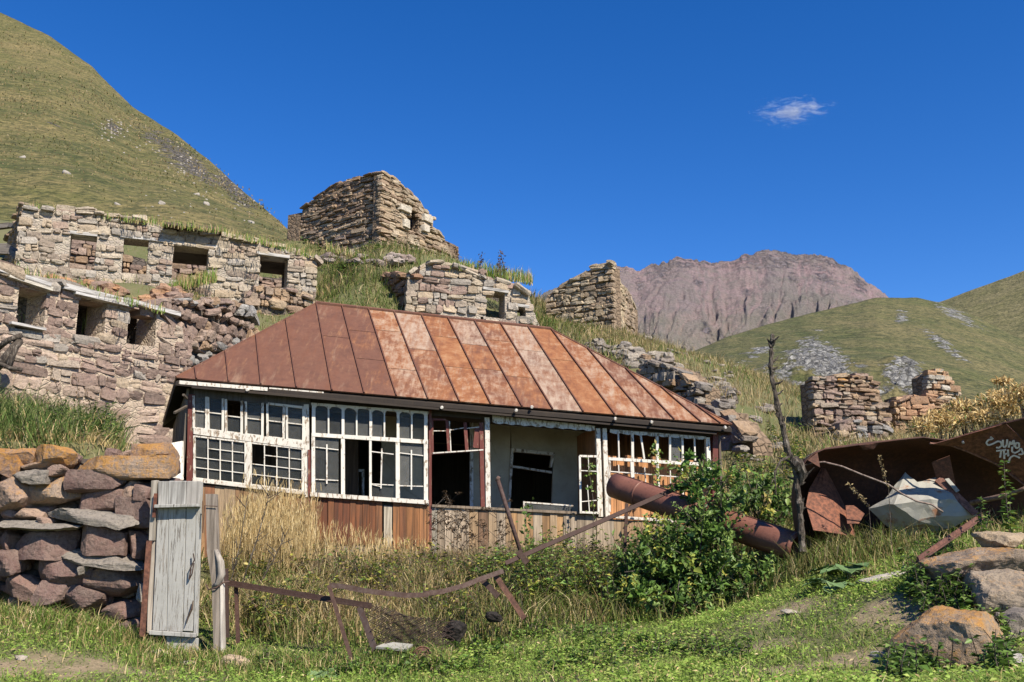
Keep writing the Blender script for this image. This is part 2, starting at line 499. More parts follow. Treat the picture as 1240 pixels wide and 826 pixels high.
# ------------------------------------------------------------------ hills and mountain
def hill(name, ridge, base, mat, nu, nv, rock_fn=None, bumps=0.0, bscale=0.02, px0=None, px1=None, crest=0.0, seed=1, gully=0.0, bulge=1.0, crag=None):
    """a slope between a foot line and a ridge line, with a far side that falls away; ridge and foot are surveyed points"""
    rp = np.array([p[0] for p in ridge], float)
    px = np.linspace(px0 if px0 is not None else rp[0], px1 if px1 is not None else rp[-1], nu)
    ry = np.interp(px, rp, [p[1] for p in ridge])
    rY = np.interp(px, rp, [p[2] for p in ridge])
    bp = np.array([p[0] for p in base], float)
    by = np.interp(px, bp, [p[1] for p in base])
    bY = np.interp(px, bp, [p[2] for p in base])
    if crest:
        ry = ry + fbm(px * 0.035, px * 0 + seed, 5, seed, 0.6) * min(crest, 6)
    v = np.linspace(0, 1, nv)[:, None]
    Y = bY * (rY / bY) ** v
    py = by + (ry - by) * v ** bulge
    if crest > 8:       # crags along the skyline only
        py = py + (fbm(px[None] * 0.10 + v * 2.0, v * 9.0 + px[None] * 0.02, 4, seed + 1, 0.7) * crest * 0.55) * v ** 9 + fbm(px[None] * 0.05, v * 6.0, 5, seed + 6, 0.6) * crest * 0.5 * v ** 3
    dy = py - 413.0
    dY = F * CP + dy * SP
    X = (px - 620.0) / dY * Y
    Z = 1.6 + (F * SP - dy * CP) / dY * Y
    PX = np.broadcast_to(px, Y.shape)
    rock = np.zeros(Y.shape) if rock_fn is None else rock_fn(PX, py)
    edge = np.sin(np.pi * np.clip(v, 0, 1)) ** 0.5 * (1 - v ** 2)
    g = np.zeros(Y.shape)
    if gully:
        gx = px[None] * 0.026 + fbm(px[None] * 0.012, v * 2.6 + px[None] * 0, 4, seed + 9) * 3.6
        g = np.abs(fbm(gx * 1.7 + v * 0.5, v * 1.0 + gx * 0, 5, seed + 4, 0.6)) * 2
        Z = Z + g * gully * edge
    Z = Z + fbm(X * bscale, Y * bscale, 6, seed) * bumps * edge
    if crest > 8:       # spurs and ravines that fan down from the crags
        wx = px[None] * 0.030 + fbm(px[None] * 0.02, v * 3.0, 4, seed + 20) * 1.6
        wy = v * 3.2 + fbm(px[None] * 0.02 + 9, v * 3.0, 4, seed + 21) * 1.2
        Z = Z + (0.5 - np.abs(fbm(wx, wy, 6, seed + 22, 0.55)) * 2.2) * 52 * np.sin(np.pi * np.clip(v, 0, 1)) ** 0.6 * (1 - v ** 5)
    if rock_fn is not None and crag:
        Z = Z + rock * np.abs(fbm(X * bscale * 7, Y * bscale * 7, 5, seed + 2, 0.6)) * crag * edge
    V = [np.stack([X, Y, Z], -1)]
    R, G = [rock], [g]
    for k, (fy, dz) in enumerate(((1.06, 0.06), (1.3, 0.3), (1.7, 0.75))):       # the far side
        H = np.maximum(Z[-1:] - 1.6, 5) * (1 - dz)
        V.append(np.stack([X[-1:] * fy, Y[-1:] * fy, 1.6 + H], -1))
        R.append(rock[-1:])
        G.append(g[-1:])
    V, R, G = np.concatenate(V), np.concatenate(R), np.concatenate(G)
    if gully:
        G = (1 - sstep(G / 0.16)) * np.clip(0.55 + 2.2 * fbm(V[..., 0] * .004, V[..., 2] * .004, 4, 3), 0, 1)
    return np_mesh(name, V.reshape(-1, 3), quads=grid_quads(V.shape[0], V.shape[1]), mat=mat, attrs={"rock": R, "gully": G}, kind='structure', smooth=True)

def blob(px, py, cx, cy, rx, ry, a=0.0):
    c, s = math.cos(a), math.sin(a)
    u, w = (px - cx) * c + (py - cy) * s, -(px - cx) * s + (py - cy) * c
    return np.clip(1.25 - np.sqrt((u / rx) ** 2 + (w / ry) ** 2), 0, 1)
# the near green slope on the left
lh = mat_hill("hill_grass_near", (0.062, 0.075, 0.020), (0.118, 0.112, 0.034), (0.205, 0.16, 0.066), (0.10, 0.088, 0.07), (0.29, 0.26, 0.22), 2.6)
def rock_left(px, py):
    m = blob(px, py, 138, 156, 18, 9, 0.6) * 0.6
    m = np.maximum(m, blob(px, py, 225, 195, 80, 14, 0.64) * 0.78)
    m = np.maximum(m, blob(px, py, 280, 228, 46, 13, 0.72) * 0.74)
    m = np.maximum(m, blob(px, py, 60, 150, 20, 4, 0.5) * 0.35)
    return m
hill("hillside", [(-700, -380, 330), (-300, -160, 290), (-100, -42, 250), (0, 15, 220), (60, 44, 200), (110, 80, 180), (160, 130, 160), (210, 160, 140), (260, 200, 118), (310, 245, 95), (350, 278, 78), (420, 330, 64), (560, 420, 55)],
     [(-700, 350, 32), (0, 338, 33), (200, 330, 34), (360, 345, 37), (440, 385, 39), (560, 450, 44)], lh, 330, 170, rock_left, bumps=4.0, bscale=0.03, crest=4.0, seed=31, bulge=0.86, crag=4.0)
rh = mat_hill("hill_grass_far", (0.055, 0.070, 0.020), (0.098, 0.102, 0.033), (0.165, 0.138, 0.06), (0.22, 0.215, 0.20), (0.50, 0.49, 0.45), 0.7)
def rock_right(px, py):
    m = np.clip(1.2 - np.maximum(np.abs(px - 985) / (12 + np.clip(py - 405, 0, 99) * 1.35), np.abs(py - 440) / 38), 0, 1) * 0.85
    m = np.maximum(m, blob(px, py, 1094, 462, 34, 22) * 0.8)
    m = np.maximum(m, blob(px, py, 920, 425, 40, 8, -0.35) * 0.45)
    m = np.maximum(m, blob(px, py, 1140, 415, 42, 7, 0.62) * 0.6)
    m = np.maximum(m, blob(px, py, 1092, 383, 10, 9, 0.4) * 0.7)
    m = np.maximum(m, blob(px, py, 1160, 382, 40, 8, 0.45) * 0.6)
    m = np.maximum(m, blob(px, py, 890, 440, 30, 12, -0.2) * 0.4)
    return m
hill("hill", [(700, 505, 420), (780, 462, 430), (840, 425, 450), (880, 408, 480), (940, 390, 520), (1000, 375, 560), (1060, 361, 600), (1110, 360, 620), (1140, 366, 610), (1180, 383, 580), (1240, 412, 540), (1330, 452, 500), (1500, 520, 420)],
     [(700, 560, 150), (1000, 575, 150), (1500, 585, 150)], rh, 300, 150, rock_right, bumps=16, bscale=0.009, crest=2.5, seed=12, bulge=0.9, crag=34)
h2 = mat_hill("hill_grass_distant", (0.115, 0.115, 0.04), (0.165, 0.15, 0.06), (0.23, 0.195, 0.095), (0.24, 0.23, 0.2), (0.36, 0.34, 0.30), 0.35)
hill("hill", [(1040, 420, 1500), (1110, 374, 1450), (1145, 363, 1400), (1180, 350, 1380), (1210, 339, 1360), (1240, 328, 1340), (1320, 292, 1250), (1450, 235, 1150), (1700, 150, 1000)],
     [(1040, 520, 700), (1700, 560, 650)], h2, 180, 100, None, bumps=26, bscale=0.004, crest=1.5, seed=44)
mm = mat_mountain()
def rock_mtn(px, py):
    m = np.clip((338 - py) / 18.0, 0, 1) * 0.42
    for k, (x, y, r) in enumerate(((960, 338, 12), (925, 312, 26), (800, 328, 26), (855, 402, 9), (875, 404, 8), (1000, 335, 22), (905, 352, 12), (845, 345, 12), (1040, 345, 16), (775, 345, 12))):
        m = np.maximum(m, blob(px, py, x, y, r * 1.3, r * 0.8, 0.9) * 0.46)
    return m
hill("mountain", [(480, 470, 2500), (600, 395, 2700), (640, 368, 2750), (680, 345, 2800), (705, 334, 2850), (740, 322, 2900), (772, 329, 2900), (795, 319, 2950), (822, 314, 3000), (850, 318, 3000), (880, 320, 3000), (905, 309, 3000), (930, 303, 3000), (960, 307, 3000), (1000, 312, 2950), (1030, 325, 2900), (1060, 345, 2850), (1080, 362, 2800), (1140, 400, 2700), (1300, 480, 2500)],
     [(480, 520, 1300), (1300, 540, 1300)], mm, 760, 240, rock_mtn, bumps=330, bscale=0.0021, crest=17.0, seed=5, gully=34, crag=150)
# ------------------------------------------------------------------ materials of things
def objcol(t):
    return t.n("ShaderNodeObjectInfo")
def mat_wood(name="weathered_wood", sc=1.0, axis_z=True):
    """bare boards; the object's own colour is the wood's colour, grain runs along Z"""
    t = NT(name)
    oi = objcol(t)
    w = t.n("ShaderNodeVectorMath", {0: t.coord("Object"), 1: t.n("ShaderNodeCombineXYZ", {0: t.math('MULTIPLY', oi.outputs["Random"], 37.0), 1: t.math('MULTIPLY', oi.outputs["Random"], 11.0), 2: 0.0}).outputs[0]}, operation='ADD').outputs[0]
    st = t.n("ShaderNodeMapping", {"Vector": w, "Scale": (28 * sc, 28 * sc, 1.3 * sc)}).outputs[0]
    g = t.noise(st, 1.0, 5, 0.6, 0.4)
    b = t.noise(w, 3.0, 5, 0.6)
    c = t.mix(t.ramp(g, [(0.3, 0.75), (0.55, 0.0)]), oi.outputs["Color"], (0.035, 0.025, 0.018))
    c = t.mix(t.ramp(g, [(0.5, 0.0), (0.75, 0.6)]), c, t.mix(0.35, t.mix(1.0, oi.outputs['Color'], (1.7, 1.7, 1.7), 'MULTIPLY'), oi.outputs['Color']))
    c = t.mix(t.ramp(b, [(0.4, 0.0), (0.7, 0.6)]), c, t.mix(0.55, oi.outputs["Color"], (0.06, 0.045, 0.03)))
    return t.surf(c, 0.85, t.bump(g, 0.5, 0.008))
def mat_paint(name, paint, wood, amount, rough=0.6, streak=(14, 14, 5)):
    """old paint flaking off the boards under it; amount = share of bare wood"""
    t = NT(name)
    oi = objcol(t)
    off = t.math('MULTIPLY', oi.outputs["Random"], 53.0)
    w = t.n("ShaderNodeVectorMath", {0: t.coord("Object"), 1: t.n("ShaderNodeCombineXYZ", {0: off, 1: 0.0, 2: off}).outputs[0]}, operation='ADD').outputs[0]
    st = t.n("ShaderNodeMapping", {"Vector": w, "Scale": streak}).outputs[0]
    fl = t.noise(st, 1.6, 8, 0.72, 0.3)
    gr = t.noise(t.n("ShaderNodeMapping", {"Vector": w, "Scale": (40, 40, 2.5)}).outputs[0], 1.0, 4, 0.6)
    dirt = t.noise(w, 4.0, 5, 0.6)
    wc = t.mix(t.ramp(gr, [(0.35, 0.8), (0.6, 0.0)]), wood, tuple(x * 0.3 for x in wood))
    pc = t.mix(t.ramp(dirt, [(0.4, 0.0), (0.75, 0.45)]), paint, tuple(x * 0.62 for x in paint))
    m = t.ramp(fl, [(amount - 0.03, 1.0), (amount + 0.02, 0.0)])
    c = t.mix(m, pc, wc)
    return t.surf(c, t.mix(m, (rough,) * 3, (0.9,) * 3), t.bump(t.math('ADD', t.math('MULTIPLY', m, -0.6), t.math('MULTIPLY', gr, 0.4)), 0.5, 0.006))
def mat_roof():
    t = NT("rusty_sheet_iron")
    oi = objcol(t)
    sep = t.n("ShaderNodeSeparateColor", {0: oi.outputs["Color"]})
    rust, zinc, tone = sep.outputs[0], sep.outputs[1], sep.outputs[2]
    off = t.n("ShaderNodeCombineXYZ", {0: t.math('MULTIPLY', oi.outputs["Random"], 91.0), 1: 0.0, 2: t.math('MULTIPLY', oi.outputs["Random"], 17.0)}).outputs[0]
    w = t.n("ShaderNodeVectorMath", {0: t.geo(), 1: off}, operation='ADD').outputs[0]
    n1 = t.noise(t.geo(), 1.1, 7, 0.65)
    n2 = t.noise(w, 5.0, 8, 0.72, 0.3)
    st = t.noise(t.n("ShaderNodeMapping", {"Vector": w, "Scale": (13, 2.4, 2.4)}).outputs[0], 1.0, 6, 0.7)
    paint = t.mix(t.ramp(n2, [(0.35, 0.0), (0.7, 1.0)]), (0.098, 0.043, 0.027), (0.15, 0.066, 0.038))
    rustc = t.ramp(n2, [(0.28, (0.13, 0.048, 0.022)), (0.5, (0.23, 0.092, 0.035)), (0.72, (0.32, 0.175, 0.085))])
    mr = t.ramp(t.math('ADD', t.math('ADD', rust, -0.5), t.math('MULTIPLY', t.math('ADD', n1, st), 0.5)), [(0.42, 0.0), (0.58, 1.0)])
    c = t.mix(mr, paint, rustc)
    zc = t.mix(st, (0.28, 0.21, 0.14), (0.42, 0.38, 0.32))
    mz = t.math('ADD', t.math('ADD', zinc, -0.5), t.math('ADD', t.math('MULTIPLY', n2, 0.55), t.math('MULTIPLY', st, 0.45)))
    mz = t.ramp(mz, [(0.42, 0.0), (0.62, 1.0)])
    c = t.mix(t.math('MULTIPLY', mz, 0.68), c, zc)
    c = t.mix(t.math('MULTIPLY', t.ramp(st, [(0.55, 0.0), (0.8, 1.0)]), 0.5), c, (0.27, 0.15, 0.075))
    gs = t.noise(t.n('ShaderNodeMapping', {'Vector': t.geo(), 'Scale': (5.5, 0.9, 0.9)}).outputs[0], 1.0, 7, 0.72)
    c = t.mix(t.math('MULTIPLY', t.ramp(gs, [(0.52, 0.0), (0.66, 1.0)]), 0.6), c, (0.13, 0.05, 0.025))
    c = t.mix(t.math('MULTIPLY', t.ramp(gs, [(0.30, 1.0), (0.42, 0.0)]), t.math('MULTIPLY', rust, 0.8)), c, (0.36, 0.26, 0.17))
    c = t.mix(tone, c, (0.075, 0.03, 0.022))
    h = t.math('ADD', t.math('MULTIPLY', t.noise(t.geo(), 2.2, 3, 0.5), 1.0), t.math('MULTIPLY', n2, 0.15))
    return t.surf(c, t.mix(mz, (0.62,) * 3, (0.5,) * 3), t.bump(h, 0.6, 0.06), spec=0.35)
def mat_rust(name="rusty_iron", mixf=0.28, fleck=0.3):
    t = NT(name)
    oi = objcol(t)
    w = t.geo()
    n1 = t.noise(w, 2.6, 7, 0.65)
    n2 = t.noise(w, 22.0, 6, 0.7)
    c = t.mix(t.ramp(n1, [(0.35, 0.0), (0.68, 1.0)]), oi.outputs["Color"], t.mix(mixf, oi.outputs["Color"], (0.26, 0.10, 0.05)))
    c = t.mix(t.ramp(n2, [(0.42, 0.7), (0.6, 0.0)]), c, (0.045, 0.022, 0.016))
    c = t.mix(t.ramp(n2, [(0.62, 0.0), (0.8, fleck)]), c, (0.30, 0.16, 0.10))
    return t.surf(c, 0.78, t.bump(t.math('ADD', n1, t.math('MULTIPLY', n2, 0.4)), 0.5, 0.02), spec=0.3)
def mat_glass(name, dust, tint=(0.30, 0.31, 0.31)):
    """window glass under a film of dust"""
    t = NT(name)
    oi = objcol(t)
    w = t.geo()
    n = t.noise(w, 7.0, 6, 0.65)
    lp = t.n("ShaderNodeLayerWeight", {"Blend": 0.18})
    tr = t.n("ShaderNodeBsdfTransparent", {"Color": (0.72, 0.76, 0.76, 1)})
    gl = t.n("ShaderNodeBsdfGlossy", {"Color": (0.62, 0.60, 0.56, 1), "Roughness": 0.12, "Normal": t.bump(t.noise(w, 3.0, 2, 0.5), 0.25, 0.02)})
    df = t.n("ShaderNodeBsdfDiffuse", {"Color": (*tint, 1)})
    m1 = t.n("ShaderNodeMixShader", {0: t.math('MULTIPLY', lp.outputs["Fresnel"], 1.0), 1: tr.outputs[0], 2: gl.outputs[0]})
    am = t.math('MULTIPLY', t.ramp(n, [(0.3, 0.5), (0.75, 1.0)]), t.math('MULTIPLY', oi.outputs["Alpha"], dust))  # dust film; its share per pane also stands in for varied reflections
    m2 = t.n("ShaderNodeMixShader", {0: am, 1: m1.outputs[0], 2: df.outputs[0]})
    t.L(m2.outputs[0], t.out.inputs[0])
    return t.m
def mat_plaster():
    t = NT("old_plaster")
    w = t.geo()
    n1 = t.noise(w, 1.6, 6, 0.6)
    n2 = t.noise(w, 12.0, 6, 0.65)
    cr = t.vor(w, 1.7, 'DISTANCE_TO_EDGE').outputs["Distance"]
    c = t.mix(t.ramp(n1, [(0.35, 0.0), (0.7, 1.0)]), (0.46, 0.42, 0.32), (0.32, 0.28, 0.205))
    c = t.mix(t.ramp(n2, [(0.55, 0.0), (0.75, 0.5)]), c, (0.28, 0.23, 0.17))
    c = t.mix(t.ramp(cr, [(0.0, 0.3), (0.006, 0.0)]), c, (0.12, 0.10, 0.08))
    return t.surf(c, 0.95, t.bump(n2, 0.3, 0.01))
def mat_rock(name="stone", lich=True, scale=1.0, attr=False):
    """broken stone: the object's colour is the stone's own colour, its alpha the share of orange lichen"""
    t = NT(name)
    oi = objcol(t)
    base = t.n("ShaderNodeAttribute", attribute_name="Col").outputs["Color"] if attr else oi.outputs["Color"]
    rnd = t.math('MULTIPLY', oi.outputs["Random"], 71.0)
    w = t.n("ShaderNodeVectorMath", {0: t.geo(), 1: t.n("ShaderNodeCombineXYZ", {0: rnd, 1: rnd, 2: rnd}).outputs[0]}, operation='ADD').outputs[0]
    n1 = t.noise(w, 3.5 * scale, 6, 0.62)
    n2 = t.noise(w, 17.0 * scale, 8, 0.72)
    n3 = t.noise(w, 70.0 * scale, 4, 0.7)
    c = t.mix(t.ramp(n1, [(0.35, 0.0), (0.65, 0.6)]), base, t.mix(0.4, base, (0.36, 0.30, 0.23)))
    c = t.mix(t.ramp(n2, [(0.36, 0.75), (0.52, 0.0)]), c, t.mix(0.35, (0.03, 0.025, 0.022), base))
    c = t.mix(t.ramp(n3, [(0.55, 0.0), (0.72, 0.4)]), c, (0.42, 0.37, 0.31))
    sp = t.math('ADD', t.math('MULTIPLY', n2, 0.6), t.math('MULTIPLY', n1, 0.5))
    if lich:
        nz = t.n("ShaderNodeSeparateXYZ", {0: t.n("ShaderNodeNewGeometry").outputs["Normal"]}).outputs[2]
        lm = t.math('ADD', t.math('MULTIPLY', nz, 0.10), t.math('SUBTRACT', oi.outputs["Alpha"], 0.5))
        lm = t.math('ADD', lm, t.math('MULTIPLY', t.noise(w, 2.6 * scale, 3, 0.5), 0.5))
        lm = t.math('ADD', lm, t.math('MULTIPLY', t.math('SUBTRACT', n2, 0.5), 0.95))
        lm = t.math('ADD', lm, t.math('ADD', 0.25, t.math('MULTIPLY', t.math('SUBTRACT', n3, 0.5), 0.35)))
        lm = t.ramp(lm, [(0.56, 0.0), (0.78, 1.0)])
        lc = t.ramp(t.math('ADD', t.math('MULTIPLY', n3, .6), t.math('MULTIPLY', n2, .4)), [(0.32, (0.16, 0.075, 0.02)), (0.5, (0.34, 0.155, 0.03)), (0.64, (0.44, 0.25, 0.06)), (0.8, (0.50, 0.38, 0.17))])
        c = t.mix(t.math('MULTIPLY', lm, 0.9), c, lc)
    return t.surf(c, 0.92, t.bump(t.math('ADD', sp, t.math('MULTIPLY', n3, 0.25)), 1.0, 0.055 / scale))
M_WOOD = mat_wood()
M_WHITE = mat_paint("flaking_white_paint", (0.64, 0.60, 0.52), (0.33, 0.25, 0.17), 0.42)
M_WHITE2 = mat_paint("worn_white_paint", (0.60, 0.56, 0.48), (0.31, 0.23, 0.16), 0.455)
M_GREYP = mat_paint("grey_white_worn_paint", (0.62, 0.63, 0.62), (0.33, 0.28, 0.22), 0.47)
M_REDP = mat_paint("faded_red_brown_paint", (0.13, 0.035, 0.025), (0.30, 0.20, 0.13), 0.42)
M_ROOF = mat_roof()
M_RUST = mat_rust()
M_IRON = mat_rust('old_dark_iron', 0.08, 0.15)
def mat_char():
    t = NT('charred_scrap')
    n = t.noise(t.geo(), 24, 6, .7)
    return t.surf(t.ramp(n, [(.35, (.008, .007, .006)), (.6, (.03, .024, .02)), (.8, (.09, .07, .06))]), .9, t.bump(n, 1.0, .03))
M_CHAR = mat_char()
def mat_pipe():
    t = NT('rusted_pipe_skin')
    w = t.geo()
    n1 = t.noise(w, 1.8, 6, .6)
    n2 = t.noise(w, 26, 5, .65)
    c = t.mix(t.ramp(n1, [(.35, 0.), (.68, 1.)]), (.145, .058, .038), (.20, .085, .055))
    c = t.mix(t.ramp(n2, [(.34, .6), (.46, 0.)]), c, (.08, .035, .025))
    c = t.mix(t.ramp(n2, [(.64, 0.), (.76, .6)]), c, (.32, .20, .15))
    return t.surf(c, .55, t.bump(n2, .25, .01), spec=.4)
M_PIPE = mat_pipe()
M_GLASS = mat_glass("dusty_glass", 0.95, (0.15, 0.148, 0.138))
M_PLASTER = mat_plaster()
M_ROCK = mat_rock()
M_PACK = mat_rock('packed_stone', False, 1.0, True)
DARKWOOD = (0.045, 0.033, 0.026)

# ------------------------------------------------------------------ the house
YAW = math.radians(8.0)
HN = Vector((math.sin(YAW), -math.cos(YAW), 0))       # out of the front wall, towards the yard
HU = Vector((math.cos(YAW), math.sin(YAW), 0))
HP0 = at(232, 580, 15.0)
UP = Vector((0, 0, 1))
def fp(px, py, off=0.0):
    """a point of the front wall (off metres in front of it)"""
    return on_plane(px, py, HP0 + HN * off, HN)
def fw(px, py, off=0.0):
    """the same point of the wall plane, then moved straight out"""
    return on_plane(px, py, HP0, HN) + HN * off
house = thing("abandoned_house", fp(540, 670), "long derelict wooden house with a rusty hipped metal roof and rows of broken white windows", "house")

# roof: hip roof, ridge further back; the house has settled so every line sinks to the right
eL, eR = at(213, 458, 14.72), at(886, 515, 15.93)
rL, rR = at(383, 368, 17.3), at(667, 399.5, 18.1)
SIDE = Vector((-0.36, 0.933, 0.0))          # the end walls run back a little to the left
DEP = SIDE * 5.6
eLb, eRb = eL + DEP, eR + DEP
mb = MB()
T = Vector((0, 0, -0.05))
for q in ((eL, eR, rR, rL), (eRb, eLb, rL, rR)):
    mb.prism([p + T for p in q], (0, 0, -0.06))
for q in ((eLb, eL, rL), (eR, eRb, rR)):
    mb.prism([p + T for p in q], (0, 0, -0.06))
roof = mb.build("roof", M_WOOD, house, color=(0.022, 0.017, 0.014))
def lerp(a, b, t):
    return a + (b - a) * t
# seams: eave and upper-edge picture positions of the front slope
tops = [(383.5, 368.0), (414, 371.6), (446, 375.3), (477, 378.7), (510, 382.4), (542, 386.0), (574, 389.5), (606, 393.0), (639, 396.5), (667, 399.5)]
bots = [(402, 473.9), (441, 477.2), (480, 480.6), (518, 483.9), (556, 487), (594, 490.3), (632, 493.5), (669, 496.6), (706, 499.7), (744, 503.0)]
left_seams = [((236, 446.5), (238, 460)), ((273, 426.8), (277, 463.2)), ((310, 406.8), (316, 466.6)), ((346, 387.6), (359, 470.2))]
right_seams = [((711, 423), (781, 506.1)), ((757, 447.5), (816, 509.0)), ((800, 470), (848, 511.8)), ((842, 492), (872, 514.0))]
fn = (eR - eL).cross(rL - eL).normalized()
if fn.z < 0: fn = -fn
def on_roof(px, py):
    return on_plane(px, py, eL, fn_plane)
fn_plane = fn
cuts = [((213, 458), (213, 458))] + left_seams + list(zip(tops, bots)) + right_seams + [((886, 515), (886, 515))]
P3 = []
for k, (tp, bt) in enumerate(cuts):
    # keep the points exactly on the slope's own edges
    def edge(a, b, px):
        # point of edge a-b seen at picture column px
        lo, hi = 0.0, 1.0
        for _ in range(30):
            m = (lo + hi) / 2
            p = lerp(a, b, m)
            c = 620 + F * (p - EYE).x / ((p - EYE).y * CP + (p - EYE).z * SP)
            if c < px: lo = m
            else: hi = m
        return lerp(a, b, (lo + hi) / 2)
    if k == 0: a, b = eL, eL
    elif k == len(cuts) - 1: a, b = eR, eR
    else:
        b = edge(eL, eR, bt[0])
        a = edge(eL, rL, tp[0]) if k <= 4 else (edge(rL, rR, tp[0]) if k <= 14 else edge(rR, eR, tp[0]))
        if k == 5: a = rL
        if k == 14: a = rR
    P3.append((a, b))
random.seed(4)
ROOFCOL = {}
up_n = fn * 0.014
def sheet(a0, a1, b1, b0, rust, zinc, tone=0.0, parent=roof):
    m = MB()
    pts = [a0, a1, b1, b0]
    u = []
    for p in pts:
        if not u or (p - u[-1]).length > 1e-3: u.append(p)
    if (u[0] - u[-1]).length < 1e-3: u.pop()
    m.prism([p + up_n for p in u], -up_n * 1.6)
    return m.build("roof_sheet", M_ROOF, parent, color=(rust, zinc, tone))
for k in range(len(P3) - 1):
    (a0, b0), (a1, b1) = P3[k], P3[k + 1]
    # cross joints: each strip is two or three sheets
    js = [0.0] + ([0.42 + random.uniform(-0.1, 0.12)] if 5 <= k <= 13 else []) + [1.0]
    if 6 <= k <= 13 and random.random() < 0.5:
        js = [0.0, 0.3 + random.uniform(-0.06, 0.06), 0.66 + random.uniform(-0.06, 0.06), 1.0]
    for j in range(len(js) - 1):
        s0, s1 = js[j] + (0.002 if j else 0), js[j + 1] - 0.002
        if k <= 5: rust, zinc = 0.34 + random.uniform(-.04, .06), 0.16
        elif k == 6: rust, zinc = 0.40, 0.25
        else:
            rust = 0.46 + random.uniform(0, 0.25)
            zinc = random.choice((0.30, 0.36, 0.46, 0.50, 0.42))
        if k == 7 and j == 1: zinc, rust = 0.48, 0.6
        if k in (8, 10) and j == 0: zinc = 0.55
        if k == 12: zinc = 0.56
        if k >= 14: zinc = 0.47
        if k == len(P3) - 2: zinc = 0.3
        sheet(lerp(a0, b0, s0), lerp(a1, b1, s0), lerp(a1, b1, s1), lerp(a0, b0, s1), rust, zinc, 0.0)
    if k:
        m = MB()
        m.bar(a0 + fn * 0.022, b0 + fn * 0.022 - fn * 0.004, 0.02, 0.042, up=fn)
        m.build("roof_seam", M_ROOF, roof, color=(0.42, 0.12, 0.45))
# hidden slopes get sheets too
def slope_sheets(q0, q1, q2, q3, n):
    for k in range(n):
        t0, t1 = k / n, (k + 1) / n
        o = (q1 - q0).cross(q3 - q0).normalized()
        if o.z < 0: o = -o
        m = MB()
        pts = [lerp(q0, q1, t0), lerp(q0, q1, t1), lerp(q3, q2, t1), lerp(q3, q2, t0)]
        u = []
        for p in pts:
            if not u or (p - u[-1]).length > 1e-3: u.append(p)
        m.prism([p + o * 0.014 for p in u], -o * 0.022)
        m.build("roof_sheet", M_ROOF, roof, color=(0.4, 0.3, 0.0))
slope_sheets(eLb, eL, rL, rL, 5)
slope_sheets(eR, eRb, rR, rR, 5)
slope_sheets(eRb, eLb, rL, rR, 10)
m = MB(); m.tube([rL + fn * .02, rR + fn * .02], 0.035, 6); m.build("ridge_cap", M_ROOF, roof, color=(0.36, 0.1, 0.15))
for a, b in ((eL, rL), (eR, rR)):
    m = MB(); m.tube([a + UP * .012, b + UP * .012], 0.022, 6); m.build("hip_cap", M_ROOF, roof, color=(0.42, 0.2, 0.1))
# soffit boards and fascia under the front eave
wallTopL, wallTopR = fw(236, 470), fw(866, 524)
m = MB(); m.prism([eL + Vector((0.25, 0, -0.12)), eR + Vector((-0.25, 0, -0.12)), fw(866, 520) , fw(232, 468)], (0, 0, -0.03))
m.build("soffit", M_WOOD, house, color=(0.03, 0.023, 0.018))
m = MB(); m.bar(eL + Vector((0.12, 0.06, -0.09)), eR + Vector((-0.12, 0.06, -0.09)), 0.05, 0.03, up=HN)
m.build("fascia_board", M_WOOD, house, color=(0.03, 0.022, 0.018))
m = MB(); m.bar(at(217, 463, 14.73), at(324, 471.5, 14.9), 0.055, 0.02, up=HN)
m.build("eave_batten", M_WHITE2, house)
m = MB(); m.bar(at(326, 470, 14.93), at(392, 475.5, 15.05), 0.02, 0.015, up=HN)
m.build("eave_batten", M_WHITE2, house)
for px, py, d in ((535, 493.5, 15.3), (625, 497, 15.43), (644, 493, 15.48), (745, 507, 15.66), (789, 511, 15.76), (878, 517.5, 15.9), (300, 472, 14.86)):
    c = at(px, py, d - 0.03)
    m = MB(); m.tube([c, c + Vector((0, -0.05, -0.01))], [0.028, 0.02], 7)
    m.build("insulator_knob", M_WHITE, house)

# body: floor, inner walls, ceiling
WD = SIDE * 4.9            # depth of the house
IN = -HN * 1.55           # the glazed gallery is this deep
pBL, pBR = fw(231, 668), fw(866, 655)
gz0 = min(pBL.z, pBR.z) - 0.4
def wall_box(name, p, q, z0p, z0q, z1p, z1q, thick, mat, color=None, parent=house):
    m = MB()
    a, b = Vector((p.x, p.y, 0)), Vector((q.x, q.y, 0))
    pts = [a + UP * z0p, b + UP * z0q, b + UP * z1q, a + UP * z1p]
    m.prism(pts, thick)
    return m.build(name, mat, parent, color=color)
tL, tR = fw(234, 476), fw(866, 522)
sL, sR = fw(234, 584), fw(862, 640)          # sill line
# ceiling of the gallery and rooms
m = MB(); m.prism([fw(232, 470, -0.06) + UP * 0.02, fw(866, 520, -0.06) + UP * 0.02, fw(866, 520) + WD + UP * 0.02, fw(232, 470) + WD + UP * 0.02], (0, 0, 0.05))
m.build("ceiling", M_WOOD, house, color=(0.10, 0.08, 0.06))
# floor, about knee high below the sill
fl = -0.62
m = MB(); m.prism([sL + UP * fl - HN * 0.05, sR + UP * (fl + 0.05) - HN * 0.05, sR + WD + UP * (fl + 0.05), sL + WD + UP * fl], (0, 0, -0.08))
m.build("floor", M_WOOD, house, color=(0.13, 0.10, 0.07))
